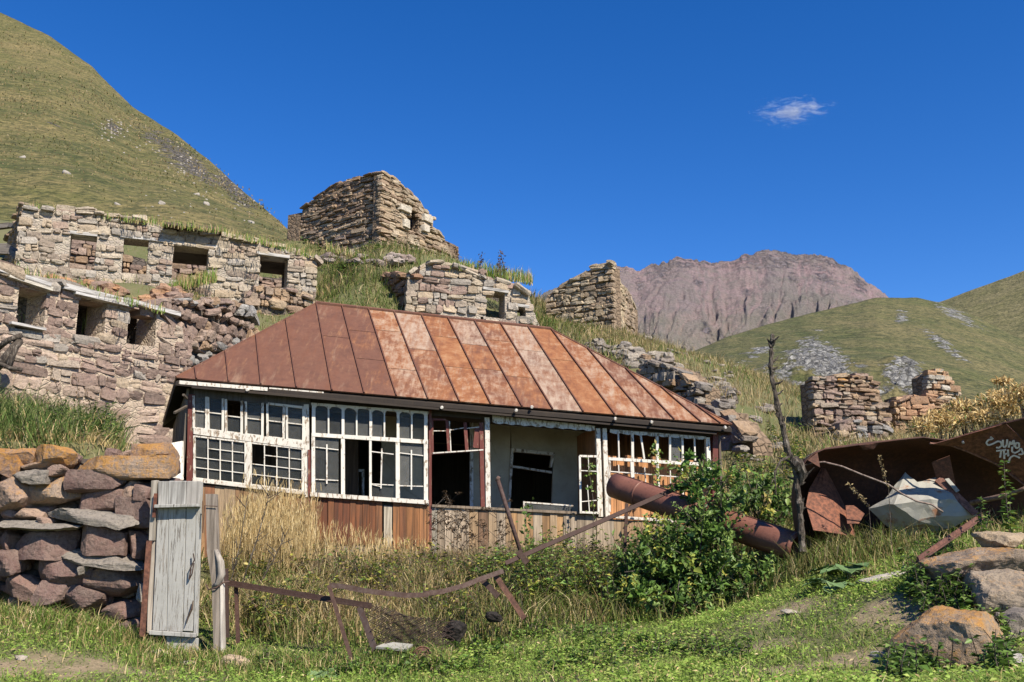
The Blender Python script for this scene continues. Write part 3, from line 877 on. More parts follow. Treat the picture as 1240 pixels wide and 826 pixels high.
# ------------------------------------------------------------------ the house: walls, windows
def q2(x0, x1, yt, yb, off=0.0):
    """front-wall quad between picture columns x0, x1; yt, yb give the picture row at a column"""
    return [fw(x0, yt(x0), off), fw(x1, yt(x1), off), fw(x1, yb(x1), off), fw(x0, yb(x0), off)]
def line(x0, y0, x1, y1):
    return lambda x: y0 + (y1 - y0) * (x - x0) / (x1 - x0)
def fbox(name, mat, x0, x1, yt, yb, front, thick, parent=house, color=None, bevel=0.0):
    m = MB()
    m.prism(q2(x0, x1, yt, yb, front), -HN * thick)
    return m.build(name, mat, parent, color=color, bevel=bevel)
def fbar(name, mat, p, q, wpx, front, thick, parent=house, color=None):
    """a bar in the front wall between two picture points, wpx picture pixels wide"""
    a, b = fw(*p, front - thick / 2), fw(*q, front - thick / 2)
    m = MB()
    m.bar(a, b, wpx * 0.01265, thick, up=HN)
    return m.build(name, mat, parent, color=color)
def zl(x, y):     # points read in the enlarged views
    return (195 + x * 0.19372, 450 + y * 0.19372)
def zb(x, y):
    return (370 + x * 0.24211, 470 + y * 0.24211)
def zr(x, y):
    return (500 + x * 0.32258, 470 + y * 0.32258)
def pane(x0, x1, yt, yb, parent, dust, off=-0.035):
    m = MB()
    m.prism(q2(x0, x1, yt, yb, off), -HN * 0.004)
    return m.build("pane", M_GLASS, parent, color=(1, 1, 1, dust))
random.seed(12)
# head beam over the windows, sunk to the right; wall plate above
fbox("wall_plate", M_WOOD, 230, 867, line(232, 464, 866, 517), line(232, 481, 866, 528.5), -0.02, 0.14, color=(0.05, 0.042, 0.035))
fbox("header_board", M_WOOD, 235, 376, line(235, 470, 376, 482), line(235, 481, 376, 494), 0.02, 0.04, color=(0.085, 0.08, 0.075))
# corner post and the posts between the window bays
fbar("corner_post", M_REDP, (232.5, 478), (229, 652), 8, 0.03, 0.14)
fbar("post", M_WHITE2, (371, 490), (372.5, 602), 6, 0.035, 0.10)
fbar("post", M_REDP, (374.5, 545), (375, 612), 3.2, 0.05, 0.05)
fbar("post", M_REDP, (520.8, 497), (521, 665), 3.5, 0.03, 0.12)
fbar("post", M_REDP, (582.5, 512), (584.5, 614), 5, 0.035, 0.10, color=None)
fbar("post", M_WHITE2, (589.5, 506), (591, 616), 6.0, 0.05, 0.10)
fbar("post", M_WHITE2, (723.5, 519), (727, 626), 5.5, 0.05, 0.09)
fbar("post", M_WHITE2, (731.5, 519), (735.5, 626), 5.5, 0.04, 0.09)
fbar("post", M_WHITE, (856, 530), (859, 590), 5.0, 0.05, 0.09)
fbar("corner_post", M_REDP, (866, 522), (865, 655), 7, 0.03, 0.14)

# ---- bay A: six small sashes over two sixteen-pane sashes
wa = fbox("window", M_WHITE2, 235, 370, line(235, 518.5, 368, 534.5), line(235, 526, 368, 543.5), 0.05, 0.07)
wa["label"] = "left window bay of small panes in flaking white frames"
up_t = line(236, 479.5, 367, 494.0)
up_b = line(236, 519.0, 367, 535.0)
lo_t = line(236, 527.5, 367, 543.0)
lo_b = line(236, 580.0, 367, 595.5)
fbox("sill", M_WHITE2, 234, 371, lambda x: lo_b(x) - 0.5, lambda x: lo_b(x) + 3.6, 0.07, 0.10, wa)
fbox("head_rail", M_WHITE, 325, 369, lambda x: up_t(x) - 1.5, lambda x: up_t(x) + 1.2, 0.045, 0.05, wa)
sx = [(236.5, 249.3), (254.0, 269.3), (275.5, 292.0), (299.5, 317.0), (325.5, 342.5), (349.0, 366.5)]
for k, (a, b) in enumerate(sx):
    # stiles either side, a glazing bar between two panes
    fbar("sash_stile", M_WHITE2, (a - 1.6, up_t(a)), (a - 1.2, up_b(a)), 2.7, 0.045, 0.045, wa)
    fbar("sash_stile", M_WHITE2, (b + 1.3, up_t(b)), (b + 1.0, up_b(b)), 2.9, 0.045, 0.045, wa)
    md = lambda x: up_t(x) * 0.5 + up_b(x) * 0.5 - (1.5 if k < 2 else 0)
    fbox("glazing_bar", M_WHITE2, a, b, lambda x: md(x) - 0.6, lambda x: md(x) + 0.7, 0.035, 0.03, wa)
    fbox("sash_rail", M_WHITE2, a, b, lambda x: up_b(x) - 1.6, lambda x: up_b(x) + 0.3, 0.042, 0.04, wa)
    if k != 2:
        pane(a, b, up_t, lambda x: md(x) - 0.4, wa, (1.0, 0.5, 0, 0.6, 0.42, 0.55)[k], 0.01)
    pane(a, b, lambda x: md(x) + 0.5, up_b, wa, (0.75, 0.3, 0.22, 0.42, 0.2, 0.35)[k], 0.01)
# torn lace curtain behind the first sash
m = MB()
for k in range(7):
    x = 237 + k * 1.7
    m.poly([fw(x, 500, -0.05 - 0.02 * (k % 2)), fw(x + 1.7, 500, -0.05 - 0.02 * ((k + 1) % 2)), fw(x + 1.2 + 0.5, 519 - (k % 3), -0.05 - 0.02 * ((k + 1) % 2)), fw(x - 0.4, 519, -0.05 - 0.02 * (k % 2))])
m.build("curtain", M_PLASTER, wa)
for s, (a, b) in enumerate(((237.5, 296.5), (305.5, 365.5))):
    fbar("sash_stile", M_WHITE2, (a - 1.6, lo_t(a)), (a - 1.6, lo_b(a)), 2.6, 0.045, 0.05, wa)
    fbar("sash_stile", M_WHITE2, (b + 1.6, lo_t(b)), (b + 1.6, lo_b(b)), 3.2, 0.045, 0.05, wa)
    if s == 0:
        fbar("sash_stile", M_WHITE2, (302.0, lo_t(302)), (301.6, lo_b(301)), 4.2, 0.05, 0.05, wa)
    fbox("sash_rail", M_WHITE2, a, b, lo_t, lambda x: lo_t(x) + 1.9, 0.043, 0.045, wa)
    fbox("sash_rail", M_WHITE2, a, b, lambda x: lo_b(x) - 1.9, lo_b, 0.043, 0.045, wa)
    cx = [a + (b - a) * k / 4 for k in range(5)]
    ry = [0.03, 0.265, 0.50, 0.735, 0.97]
    row = lambda f: (lambda x: lo_t(x) + (lo_b(x) - lo_t(x)) * f)
    for k in (1, 2, 3):
        fbar("glazing_bar", M_WHITE, (cx[k], lo_t(cx[k]) + 1), (cx[k], lo_b(cx[k]) - 1), 1.1, 0.038, 0.03, wa)
        if k == 1:
            fbox("glazing_bar", M_WHITE, cx[1], b, lambda x: row(ry[k])(x) - .5, lambda x: row(ry[k])(x) + .5, 0.035, 0.024, wa)
        else:
            fbox("glazing_bar", M_WHITE, a, b, lambda x: row(ry[k])(x) - .5, lambda x: row(ry[k])(x) + .5, 0.035, 0.024, wa)
    for i in range(4):
        for j in range(4):
            if s == 1 and (i, j) in ((0, 0), (1, 0), (1, 1), (0, 1)): continue
            d = random.choice((0.12, 0.18, 0.25, 0.3)) + (0.25 if (i, j) in ((2, 0), (3, 0)) and s == 0 else 0) + (0.2 if s == 1 and i == 3 and j in (0, 1, 3) else 0)
            pane(cx[i], cx[i + 1], row(ry[j]), row(ry[j + 1]), wa, d, 0.012)

# ---- bay B: arched fanlights over four tall casements
bt = line(379, 489.5, 517, 500.0)
bm_ = line(379, 524.5, 517, 533.0)
bm2 = line(379, 529.0, 517, 538.0)
bb = line(379, 597.5, 517, 607.0)
wb = fbox("window", M_WHITE, 378, 518, bm_, bm2, 0.055, 0.07)
wb["label"] = "middle window bay with arched fanlights and crossed glazing bars"
fbox("head_rail", M_WHITE, 377, 519, lambda x: bt(x) - 1.2, lambda x: bt(x) + 1.6, 0.05, 0.06, wb)
fbox("sill", M_WHITE2, 376, 519, lambda x: bb(x) - 1, lambda x: bb(x) + 4.0, 0.08, 0.12, wb)
for x, w in ((379.5, 4.2), (415.3, 4.6), (448.5, 3.0), (481.5, 5.0), (515.5, 5.0)):
    fbar("sash_stile", M_WHITE, (x, bm_(x)), (x + 0.2, bb(x) + 1), w, 0.05, 0.06, wb)
for k, x in enumerate((380, 398, 415.5, 432, 449, 465.5, 482, 498.5, 515.5)):
    w = 4.2 if k in (0, 8) else (3.4 if k in (2, 4, 6) else 1.9)
    fbar("sash_stile", M_WHITE, (x, bt(x)), (x, bm_(x)), w, 0.048, 0.045, wb)
    # little corner brackets that round the head of each fanlight
    if k < 8:
        xa, xb = x + w / 2 - 0.3, (398, 415.5, 432, 449, 465.5, 482, 498.5, 515.5)[k] - 0.9
        arc = (0.30, 0.42, 0.52, 0.20, 0.5, 0.24, 0.38, 0.26)[k]
        for sgn in (0, 1):
            m = MB()
            xc = xa if sgn == 0 else xb
            dx = (xb - xa) * arc * (1 if sgn == 0 else -1)
            pts = [fw(xc, bt(xc) + 1.0, 0.04), fw(xc + dx, bt(xc) + 1.0, 0.04), fw(xc + dx * 0.35, bt(xc) + 2.6, 0.04), fw(xc + dx * 0.1, bt(xc) + 4.4, 0.04), fw(xc, bt(xc) + 6.0, 0.04)]
            m.prism(pts, -HN * 0.03)
            m.build("arch_bracket", M_WHITE, wb)
        if k not in (5,):
            pane(xa, xb, lambda x: bt(x) + 1, bm_, wb, (0.5, 0.25, 0.45, 0.5, 0.5, 0, 0.6, 0.12)[k], 0.012)
# casement glazing: crossed bars with overrunning ends
def cross(xa, xb, yh1, yh2, xm, tilt=0.0, off=0.04):
    for yv in (yh1, yh2):
        fbar("glazing_bar", M_WHITE, (xa, yv[0]), (xb, yv[1]), 1.15, off, 0.025, wb)
    fbar("glazing_bar", M_WHITE, (xm, min(yh1) - 3.5), (xm - tilt, max(yh2) + 4), 1.7, off + 0.003, 0.025, wb)
x0 = lambda a: zb(a, 0)[0]
y0 = lambda b: zb(0, b)[1]
cross(x0(50), x0(165), (y0(297), y0(310)), (y0(457), y0(463)), x0(107))
cross(x0(328), x0(440), (y0(318), y0(332)), (y0(480), y0(486)), x0(382), 1.2)
fbar("glazing_bar", M_WHITE, (x0(328), y0(482)), (x0(380), y0(494)), 1.1, 0.036, 0.02, wb)
cross(x0(470), x0(588), (y0(325), y0(339)), (y0(489), y0(492)), x0(529))
pane(x0(50), x0(165), bm2, line(x0(50), y0(297), x0(165), y0(310)), wb, 0.62, 0.012)
pane(x0(50), x0(107), line(x0(50), y0(298), x0(165), y0(311)), line(x0(50), y0(457), x0(165), y0(463)), wb, 0.25, 0.014)
pane(x0(107), x0(165), line(x0(50), y0(298), x0(165), y0(311)), line(x0(50), y0(457), x0(165), y0(463)), wb, 0.4, 0.012)
pane(x0(50), x0(165), line(x0(50), y0(459), x0(165), y0(465)), bb, wb, 0.65, 0.012)
pane(x0(470), x0(588), bm2, line(x0(470), y0(325), x0(588), y0(339)), wb, 0.7, 0.012)
pane(x0(470), x0(529), line(x0(470), y0(327), x0(588), y0(340)), line(x0(470), y0(489), x0(588), y0(492)), wb, 0.75, 0.012)
pane(x0(529), x0(588), line(x0(470), y0(327), x0(588), y0(340)), line(x0(470), y0(489), x0(588), y0(492)), wb, 0.12, 0.012)
pane(x0(328), x0(440), line(x0(328), y0(490), x0(440), y0(488)), bb, wb, 0.2, 0.012)

# ---- bay C: open doorway under a sagging brown fanlight frame
wc = fbar("window", M_REDP, (523, 550), (584.5, 545.5), 1.6, 0.03, 0.05)
wc["label"] = "sagging brown fanlight frame over the empty opening"
fbar("head_rail", M_REDP, (523, 508.0), (540, 508.5), 2.2, 0.03, 0.04, wc)
for (xa, ya, xb, yb, w) in ((523.5, 507, 524, 550, 2.2), (541, 509, 543.5, 549, 3.4), (544, 510, 546, 548, 1.2), (563, 512, 565.5, 547.5, 4.2), (583.5, 516, 585, 546, 2.6)):
    fbar("sash_stile", M_REDP if w > 2 else M_WHITE2, (xa, ya), (xb, yb), w, 0.03, 0.04, wc)
for (xa, ya, xb, yb) in ((525, 522, 541, 522), (545, 521, 564, 518), (565, 519, 584, 517)):
    fbar("glazing_bar", M_WHITE2, (xa, ya), (xb, yb), 1.0, 0.025, 0.02, wc)
fbar("sash_rail", M_WHITE2, (524, 549), (585, 545), 1.5, 0.04, 0.03, wc)
m = MB(); m.prism([fw(575, 517, 0.02), fw(582, 517, 0.02), fw(579.5, 543, 0.02), fw(572.5, 542, 0.02)], -HN * 0.02); m.build("loose_board", M_REDP, wc)

# ---- bay D: open porch with a scalloped valance
m = MB()
vt, vb = line(595, 503, 722, 516), line(595, 511, 722, 521)
n = 26
up_, lo_ = [], []
for k in range(n + 1):
    x = 596 + (720 - 596) * k / n
    up_.append(fw(x, vt(x), 0.03))
    lo_.append(fw(x, vb(x) + 2.2 * abs(math.sin(k * math.pi / 3.25)), 0.03))
for k in range(n):
    m.prism([up_[k], up_[k + 1], lo_[k + 1], lo_[k]], -HN * 0.02)
m.build("valance", M_GREYP, house)
m = MB()
vt, vb = line(737, 520, 856, 529), line(737, 523.5, 856, 531.5)
up_, lo_ = [], []
for k in range(n + 1):
    x = 738 + (854 - 738) * k / n
    up_.append(fw(x, vt(x), 0.03))
    lo_.append(fw(x, vb(x) + 1.8 * abs(math.sin(k * math.pi / 3.25)), 0.03))
for k in range(n):
    m.prism([up_[k], up_[k + 1], lo_[k + 1], lo_[k]], -HN * 0.02)
m.build("valance", M_GREYP, house)
fbox("sill", M_WOOD, 523, 723, line(523, 611, 723, 621), line(523, 614, 723, 624), 0.06, 0.14, color=(0.22, 0.17, 0.12))
# rail frame fallen across the opening
wd = fbar("fallen_sash", M_WHITE2, (634, 608), (694, 612.5), 1.8, 0.0, 0.04)
fbar("sash_rail", M_WHITE2, (634, 618.5), (692, 622), 1.8, 0.0, 0.04, wd)
fbar("sash_stile", M_WHITE2, (634.5, 607), (634.5, 619), 1.8, 0.0, 0.04, wd)
pane(635, 693, line(634, 609, 694, 613), line(634, 618, 692, 621), wd, 0.5, -0.01)
# casement swung open beside the double post
we = fbar("casement", M_WHITE, (700, 553), (722, 553.5), 2.6, 0.12, 0.04)
we["label"] = "narrow white casement hanging open without glass"
fbar("sash_stile", M_WHITE, (700.3, 553), (701.5, 622), 2.6, 0.12, 0.04, we)
fbar("sash_stile", M_WHITE, (721.5, 553), (723, 622), 2.4, 0.12, 0.04, we)
fbar("sash_rail", M_WHITE, (701, 620.5), (723, 621.5), 2.6, 0.12, 0.04, we)
fbar("glazing_bar", M_WHITE, (701, 570.5), (722, 571.5), 1.1, 0.115, 0.02, we)
fbar("glazing_bar", M_WHITE, (701, 608), (723, 606), 1.1, 0.115, 0.02, we)
fbar("glazing_bar", M_WHITE, (710.5, 554), (711.5, 571), 1.0, 0.115, 0.02, we)
fbar("glazing_bar", M_WHITE, (709.5, 588), (712, 620), 1.0, 0.115, 0.02, we)

# ---- bay E: bare white bars, broken glazing, lit brown boards behind
et, em, em2 = line(737, 523, 856, 531), line(736, 554, 849, 560.5), line(736, 557.5, 849, 564.5)
wf = fbox("window", M_WHITE, 736, 849, em, em2, 0.05, 0.06)
wf["label"] = "right window bay with slanting white bars and most glass gone"
for (xa, ya, xb, yb, w) in zip((748, 765, 775, 795, 810.5, 825.5, 840), (523, 524, 526, 528, 528, 529, 530), (749, 765.5, 779.5, 795.5, 810.5, 826, 841), (555, 556, 556, 558, 559, 560, 558), (1.6, 3.2, 2.0, 3.4, 2.6, 2.6, 1.8)):
    fbar("sash_stile", M_WHITE, (xa, ya), (xb, yb), w, 0.045, 0.04, wf)
pane(812, 824, et, em, wf, 0.95, 0.012)
fbar("sash_stile", M_WHITE, (764.5, 556), (766, 590), 4.4, 0.045, 0.05, wf)
fbar("sash_stile", M_WHITE, (795.5, 560), (797, 596), 3.0, 0.045, 0.05, wf)
fbar("sash_stile", M_WHITE2, (737.5, 556), (737.5, 620), 3.0, 0.045, 0.05, wf)
fbar("sash_stile", M_WHITE2, (825, 562), (826, 600), 2.6, 0.045, 0.05, wf)
for (xa, ya, xb, yb) in ((737, 571, 765, 573), (766, 573, 796, 575.5), (797, 576, 826, 578), (826, 578, 856, 580)):
    fbar("glazing_bar", M_WHITE, (xa, ya), (xb, yb), 1.2, 0.035, 0.025, wf)
for (xa, ya, xb, yb) in ((748.5, 563, 749.5, 582), (780, 566, 781.5, 586), (811, 570, 811.5, 590), (841, 566, 841, 590)):
    fbar("glazing_bar", M_WHITE, (xa, ya), (xb, yb), 1.2, 0.035, 0.025, wf)
fbox("sill", M_WHITE2, 736, 860, line(736, 624, 860, 632), line(736, 627, 860, 636), 0.06, 0.12, wf)

# ---- boards under the windows
def boards(x0, x1, yt, yb, step, cols, jit=0.25, gap=0.3, ragged=3.0):
    x, k = x0, 0
    while x < x1 - 1:
        w = min(step * random.uniform(1 - jit, 1 + jit), x1 - x)
        if x1 - (x + w) < step * 0.3: w = x1 - x
        c = random.choice(cols)
        bq = random.uniform(0.72, 1.12)
        c = tuple(v * bq for v in c)
        e = random.uniform(0, ragged)
        fbox("plank", M_WOOD, x, x + w - gap, lambda q: yt(q) + random.uniform(0, 0.5), lambda q: yb(q) + e, 0.02 + random.uniform(-0.008, 0.012), 0.025, color=c)
        x += w
RED = [(0.17, 0.065, 0.028), (0.22, 0.085, 0.035), (0.125, 0.045, 0.022), (0.25, 0.11, 0.05)]
TAN = [(0.38, 0.255, 0.14), (0.33, 0.215, 0.12), (0.42, 0.30, 0.18), (0.37, 0.23, 0.11)]
GRYW = [(0.36, 0.285, 0.20), (0.30, 0.235, 0.165), (0.40, 0.32, 0.23)]
bt1 = line(234, 585, 520, 611)
bot = line(234, 676, 866, 676)
boards(235, 376, lambda x: bt1(x) + 1, bot, 11, [(0.20, 0.09, 0.045), (0.28, 0.16, 0.08), (0.36, 0.26, 0.16)], ragged=2)
boards(376.5, 382, lambda x: bt1(x) + 2, bot, 6, TAN)
boards(382.5, 463, lambda x: bt1(x) + 1, line(382, 655, 463, 658), 8.5, RED, ragged=5)
boards(465, 475, lambda x: bt1(x) + 6, line(465, 660, 475, 661), 10, [(0.46, 0.40, 0.30)])
boards(476, 520, lambda x: bt1(x) + 1, line(476, 668, 520, 670), 8.5, [(0.26, 0.115, 0.045), (0.30, 0.14, 0.06), (0.22, 0.09, 0.04)], ragged=4)
bt2 = line(523, 613.5, 723, 624)
boards(522, 529, lambda x: bt2(x) + 1, bot, 3.6, [(0.40, 0.36, 0.28)], 0.1)
boards(529.5, 579, bt2, bot, 9.5, GRYW + TAN[:1], ragged=4)
boards(579.5, 591, bt2, bot, 11, [(0.20, 0.12, 0.07)])
boards(591.5, 690, bt2, bot, 9, TAN + [(0.42, 0.255, 0.12), (0.36, 0.21, 0.095), (0.34, 0.27, 0.19)], ragged=4)
boards(690.5, 722, bt2, bot, 10, GRYW)
boards(722.5, 864, line(722, 627, 864, 637), bot, 11, GRYW + TAN)
# sheathing behind the boards and the foot of the wall
m = MB()
m.prism([fw(234, 588, -0.04), fw(863, 640, -0.04), Vector((*fw(863, 640, -0.04).xy, gz0)), Vector((*fw(234, 588, -0.04).xy, gz0))], -HN * 0.06)
m.build("wall_sheathing", M_WOOD, house, color=(0.045, 0.035, 0.028))
m = MB()
a, b = fw(228, 668, 0.0), fw(868, 668, 0.0)
m.prism([Vector((a.x, a.y, gz(a.x, a.y) - 0.4)), Vector((b.x, b.y, gz(b.x, b.y) - 0.4)), Vector((b.x, b.y, gz(b.x, b.y) + 0.12)), Vector((a.x, a.y, gz(a.x, a.y) + 0.12))], -HN * 0.3)
m.build("stone_footing", M_ROCK, house, color=(0.3, 0.26, 0.22, 0.0))

# ---- end walls, back wall, inner wall of the gallery
def endwall(px, dz0, cols, sgn):
    p = fw(px, 480, -0.02)
    top = fw(px, 472 if sgn < 0 else 522, 0).z
    n = 24
    L = 4.85
    for k in range(n):
        a, b = p + SIDE * (L * k / n), p + SIDE * (L * (k + 1) / n - 0.006)
        m = MB()
        zt = top + 0.02
        m.prism([Vector((a.x, a.y, gz0)), Vector((b.x, b.y, gz0)), Vector((b.x, b.y, zt)), Vector((a.x, a.y, zt))], HU * (0.03 * sgn + random.uniform(-.006, .006)))
        c = random.choice(cols)
        m.build("plank", M_WOOD, house, color=c)
endwall(228.5, 0, [(0.14, 0.11, 0.085), (0.11, 0.085, 0.065), (0.17, 0.14, 0.11)], -1)
endwall(868.5, 0, [(0.13, 0.10, 0.08), (0.16, 0.13, 0.10)], 1)
bl, br = fw(229, 480) + WD, fw(868, 524) + WD
wall_box("back_wall", bl, br, gz0, gz0, fw(229, 470).z, fw(868, 521).z, HN * 0.06, M_WOOD, (0.10, 0.08, 0.06))
# inner wall: plaster, with openings (picture quads seen on its own plane)
INP = HP0 - HN * 1.5
def ip(px, py, off=0.0):
    return on_plane(px, py, INP, HN) + HN * off
def inner(name, mat, quad, thick=0.08, off=0.0, color=None, parent=None):
    m = MB(); m.prism([ip(x, y, off) for x, y in quad], -HN * thick)
    return m.build(name, mat, parent or house, color=color)
ty = lambda x: 474 + (x - 232) * 0.0835
by_ = 672
iw = inner("inner_wall", M_PLASTER, [(590, 494), (618.5, 500), (616, by_), (590, by_)])
inner("plaster_panel", M_PLASTER, [(618.5, 500), (672, 505), (671, 551), (619.5, 545)], parent=iw)
inner("plaster_panel", M_PLASTER, [(672, 505), (722, 509), (722, by_), (666, by_)], parent=iw)
fr_ = inner("door_frame", M_WHITE2, [(618.5, 543), (671, 548.5), (671, 552), (618.5, 547)], 0.14, 0.05, parent=iw)
inner("door_jamb", M_WHITE2, [(618.5, 545), (621.5, 545), (617.5, 616), (614.5, 616)], 0.14, 0.05, parent=iw)
inner("door_jamb", M_WHITE2, [(668, 551), (671, 551), (668, 566), (665.5, 566)], 0.14, 0.05, parent=iw)
inner("transom_bar", M_WHITE2, [(620, 563.5), (668, 571), (668, 573.5), (620, 566)], 0.08, 0.03, parent=iw)
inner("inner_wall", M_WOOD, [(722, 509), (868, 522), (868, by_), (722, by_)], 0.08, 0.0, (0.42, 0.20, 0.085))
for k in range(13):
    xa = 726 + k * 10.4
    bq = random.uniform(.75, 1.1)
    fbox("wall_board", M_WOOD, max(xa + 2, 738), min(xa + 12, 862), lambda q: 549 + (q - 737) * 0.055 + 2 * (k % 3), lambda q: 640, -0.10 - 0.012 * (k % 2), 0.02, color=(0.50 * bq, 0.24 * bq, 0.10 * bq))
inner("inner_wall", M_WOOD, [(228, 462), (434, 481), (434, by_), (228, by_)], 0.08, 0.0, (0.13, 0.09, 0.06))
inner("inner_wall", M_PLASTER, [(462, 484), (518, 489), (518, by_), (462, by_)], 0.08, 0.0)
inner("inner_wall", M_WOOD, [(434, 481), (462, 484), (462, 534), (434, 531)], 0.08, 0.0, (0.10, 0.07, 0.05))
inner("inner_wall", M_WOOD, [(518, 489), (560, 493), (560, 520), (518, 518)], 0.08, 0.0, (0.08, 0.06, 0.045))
inner("inner_wall", M_PLASTER, [(573, 494), (590, 494), (590, by_), (573, by_)], 0.08, 0.0)
inner("door_frame", M_GREYP, [(560, 493), (573, 494), (573, by_), (569, by_), (569, 505), (560, 503)], 0.1, 0.02)
inner("door_frame", M_GREYP, [(432, 567), (441, 567), (441, by_), (438, by_), (438, 570), (434, 570), (434, by_), (432, by_)], 0.1, -0.2)
# cross partitions of the gallery
for px, c in ((587, (0.12, 0.08, 0.06)), (722, (0.36, 0.18, 0.08))):
    a = fw(px, 540, -0.12)
    b = a - HN * 1.4
    zt = fw(px, 500 if px < 600 else 516).z
    m = MB(); m.prism([Vector((a.x, a.y, zt - 2.3)), Vector((b.x, b.y, zt - 2.3)), Vector((b.x, b.y, zt)), Vector((a.x, a.y, zt))], HU * 0.06)
    if px > 600:
        m.build("partition", M_WOOD, house, color=c)
# white painted board leaning at the left end of the house
m = MB()
m.prism([at(204, 537, 14.6), at(220.5, 534, 14.75), at(220.5, 581, 14.75), at(204, 581, 14.6)], (0.01, 0.04, 0))
pn = m.build("white_board", M_WHITE, house)
m = MB(); c = at(208.5, 551, 14.60)
m.tube([c, c + Vector((0.0, -0.02, 0))], [0.075, 0.06], 10)
m.build("bracket_hole", M_RUST, pn, color=(0.02, 0.018, 0.016))
for (a, b) in (((222, 478, 14.5), (227, 483, 14.9)), ((211, 500, 14.5), (226, 492, 14.9))):
    m = MB(); m.bar(at(*a), at(*b), 0.03); m.build("eave_bracket", M_WOOD, house, color=(0.10, 0.08, 0.06))
# ------------------------------------------------------------------ stones and ruined walls
def rough_box(name, seed, cuts=1, rnd=0.35, amp=0.13, mat=None, smooth=False):
    """a unit stone: a cube with a few cuts, corners knocked off unevenly"""
    r = random.Random(seed)
    bm = bmesh.new()
    bmesh.ops.create_cube(bm, size=1.0)
    bmesh.ops.subdivide_edges(bm, edges=bm.edges[:], cuts=cuts, use_grid_fill=True)
    off = Vector((r.uniform(0, 50), r.uniform(0, 50), r.uniform(0, 50)))
    for v in bm.verts:
        p = v.co
        sph = p.normalized() * 0.56
        k = (p.length - 0.5) / 0.366
        q = p.lerp(sph, rnd * max(k, 0) ** 0.8 * r.uniform(0.6, 1.3))
        n = noise.noise_vector(p * 1.7 + off)
        v.co = q + n * amp
    bmesh.ops.triangulate(bm, faces=bm.faces[:])
    me = bpy.data.meshes.new(name)
    bm.to_mesh(me)
    bm.free()
    if smooth:
        me.polygons.foreach_set("use_smooth", [True] * len(me.polygons))
    me.materials.append(mat or M_ROCK)
    return me
STONES = [rough_box("stone", 100 + k, 1, 0.42, 0.12) for k in range(14)]
STONES += [rough_box('stone', 150 + k, 2, 0.75, 0.16) for k in range(6)]
SLABS = [rough_box("stone", 200 + k, 1, 0.3, 0.09) for k in range(8)]
def stone_geom(me):
    v = np.empty(len(me.vertices) * 3, np.float32)
    me.vertices.foreach_get("co", v)
    f = np.empty(len(me.polygons) * 3, np.int32)
    me.loops.foreach_get("vertex_index", f)
    return v.reshape(-1, 3), f.reshape(-1, 3)
SG = [stone_geom(m) for m in STONES]
def add_stone(parent, pos, size, rot, color, lich=0.0, me=None, name="stone"):
    o = bpy.data.objects.new(name, me or random.choice(STONES))
    COL.objects.link(o)
    o.parent = parent
    o.location = Vector(pos) - WLOC[parent.name]
    o.scale = size
    o.rotation_euler = rot
    o.color = (*color[:3], lich)
    WLOC[o.name] = Vector(pos)
    return o
def mat_core(name, stone_a, stone_b, mortar, sc=4.5):
    """mortar and small packing stones between the laid stones"""
    t = NT(name)
    w = t.geo((1, 1, 1.6))
    v = t.vor(w, sc)
    e = t.vor(w, sc, 'DISTANCE_TO_EDGE').outputs["Distance"]
    n = t.noise(w, 14, 6, 0.7)
    n1 = t.noise(w, 1.2, 4, 0.6)
    c = t.mix(t.n("ShaderNodeSeparateColor", {0: v.outputs["Color"]}).outputs[0], stone_a, stone_b)
    c = t.mix(t.ramp(e, [(0.02, 1.0), (0.10, 0.0)]), c, mortar)
    c = t.mix(t.ramp(n, [(0.35, 0.6), (0.55, 0.0)]), c, tuple(x * 0.35 for x in stone_a))
    c = t.mix(t.ramp(n1, [(0.45, 0.0), (0.7, 0.5)]), c, mortar)
    return t.surf(c, 0.95, t.bump(t.math('ADD', t.math('MULTIPLY', t.ramp(e, [(0.0, 0.0), (0.14, 1.0)]), 1.0), t.math('MULTIPLY', n, 0.5)), 0.55, 0.05))
M_CORE_PALE = mat_core("pale_mortared_rubble", (0.30, 0.26, 0.22), (0.40, 0.33, 0.26), (0.40, 0.35, 0.27), 7.5)
M_CORE_LOW = mat_core("reddish_mortared_rubble", (0.34, 0.255, 0.20), (0.42, 0.34, 0.255), (0.42, 0.345, 0.25), 6.5)
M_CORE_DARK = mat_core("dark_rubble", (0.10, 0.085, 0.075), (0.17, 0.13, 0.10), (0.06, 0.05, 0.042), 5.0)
M_CORE_BROWN = mat_core("brown_rubble", (0.20, 0.14, 0.09), (0.28, 0.20, 0.13), (0.12, 0.085, 0.055), 5.0)
PURPLE = [(0.275, 0.19, 0.15), (0.235, 0.16, 0.128), (0.31, 0.225, 0.172), (0.205, 0.14, 0.112)]
PALE = [(0.40, 0.33, 0.24), (0.44, 0.37, 0.28), (0.34, 0.275, 0.21), (0.41, 0.32, 0.22), (0.35, 0.31, 0.26)]
GREY = [(0.30, 0.29, 0.27), (0.24, 0.23, 0.22), (0.36, 0.34, 0.31)]
BROWN = [(0.27, 0.175, 0.105), (0.33, 0.22, 0.13), (0.22, 0.14, 0.09), (0.38, 0.28, 0.18), (0.29, 0.21, 0.15)]

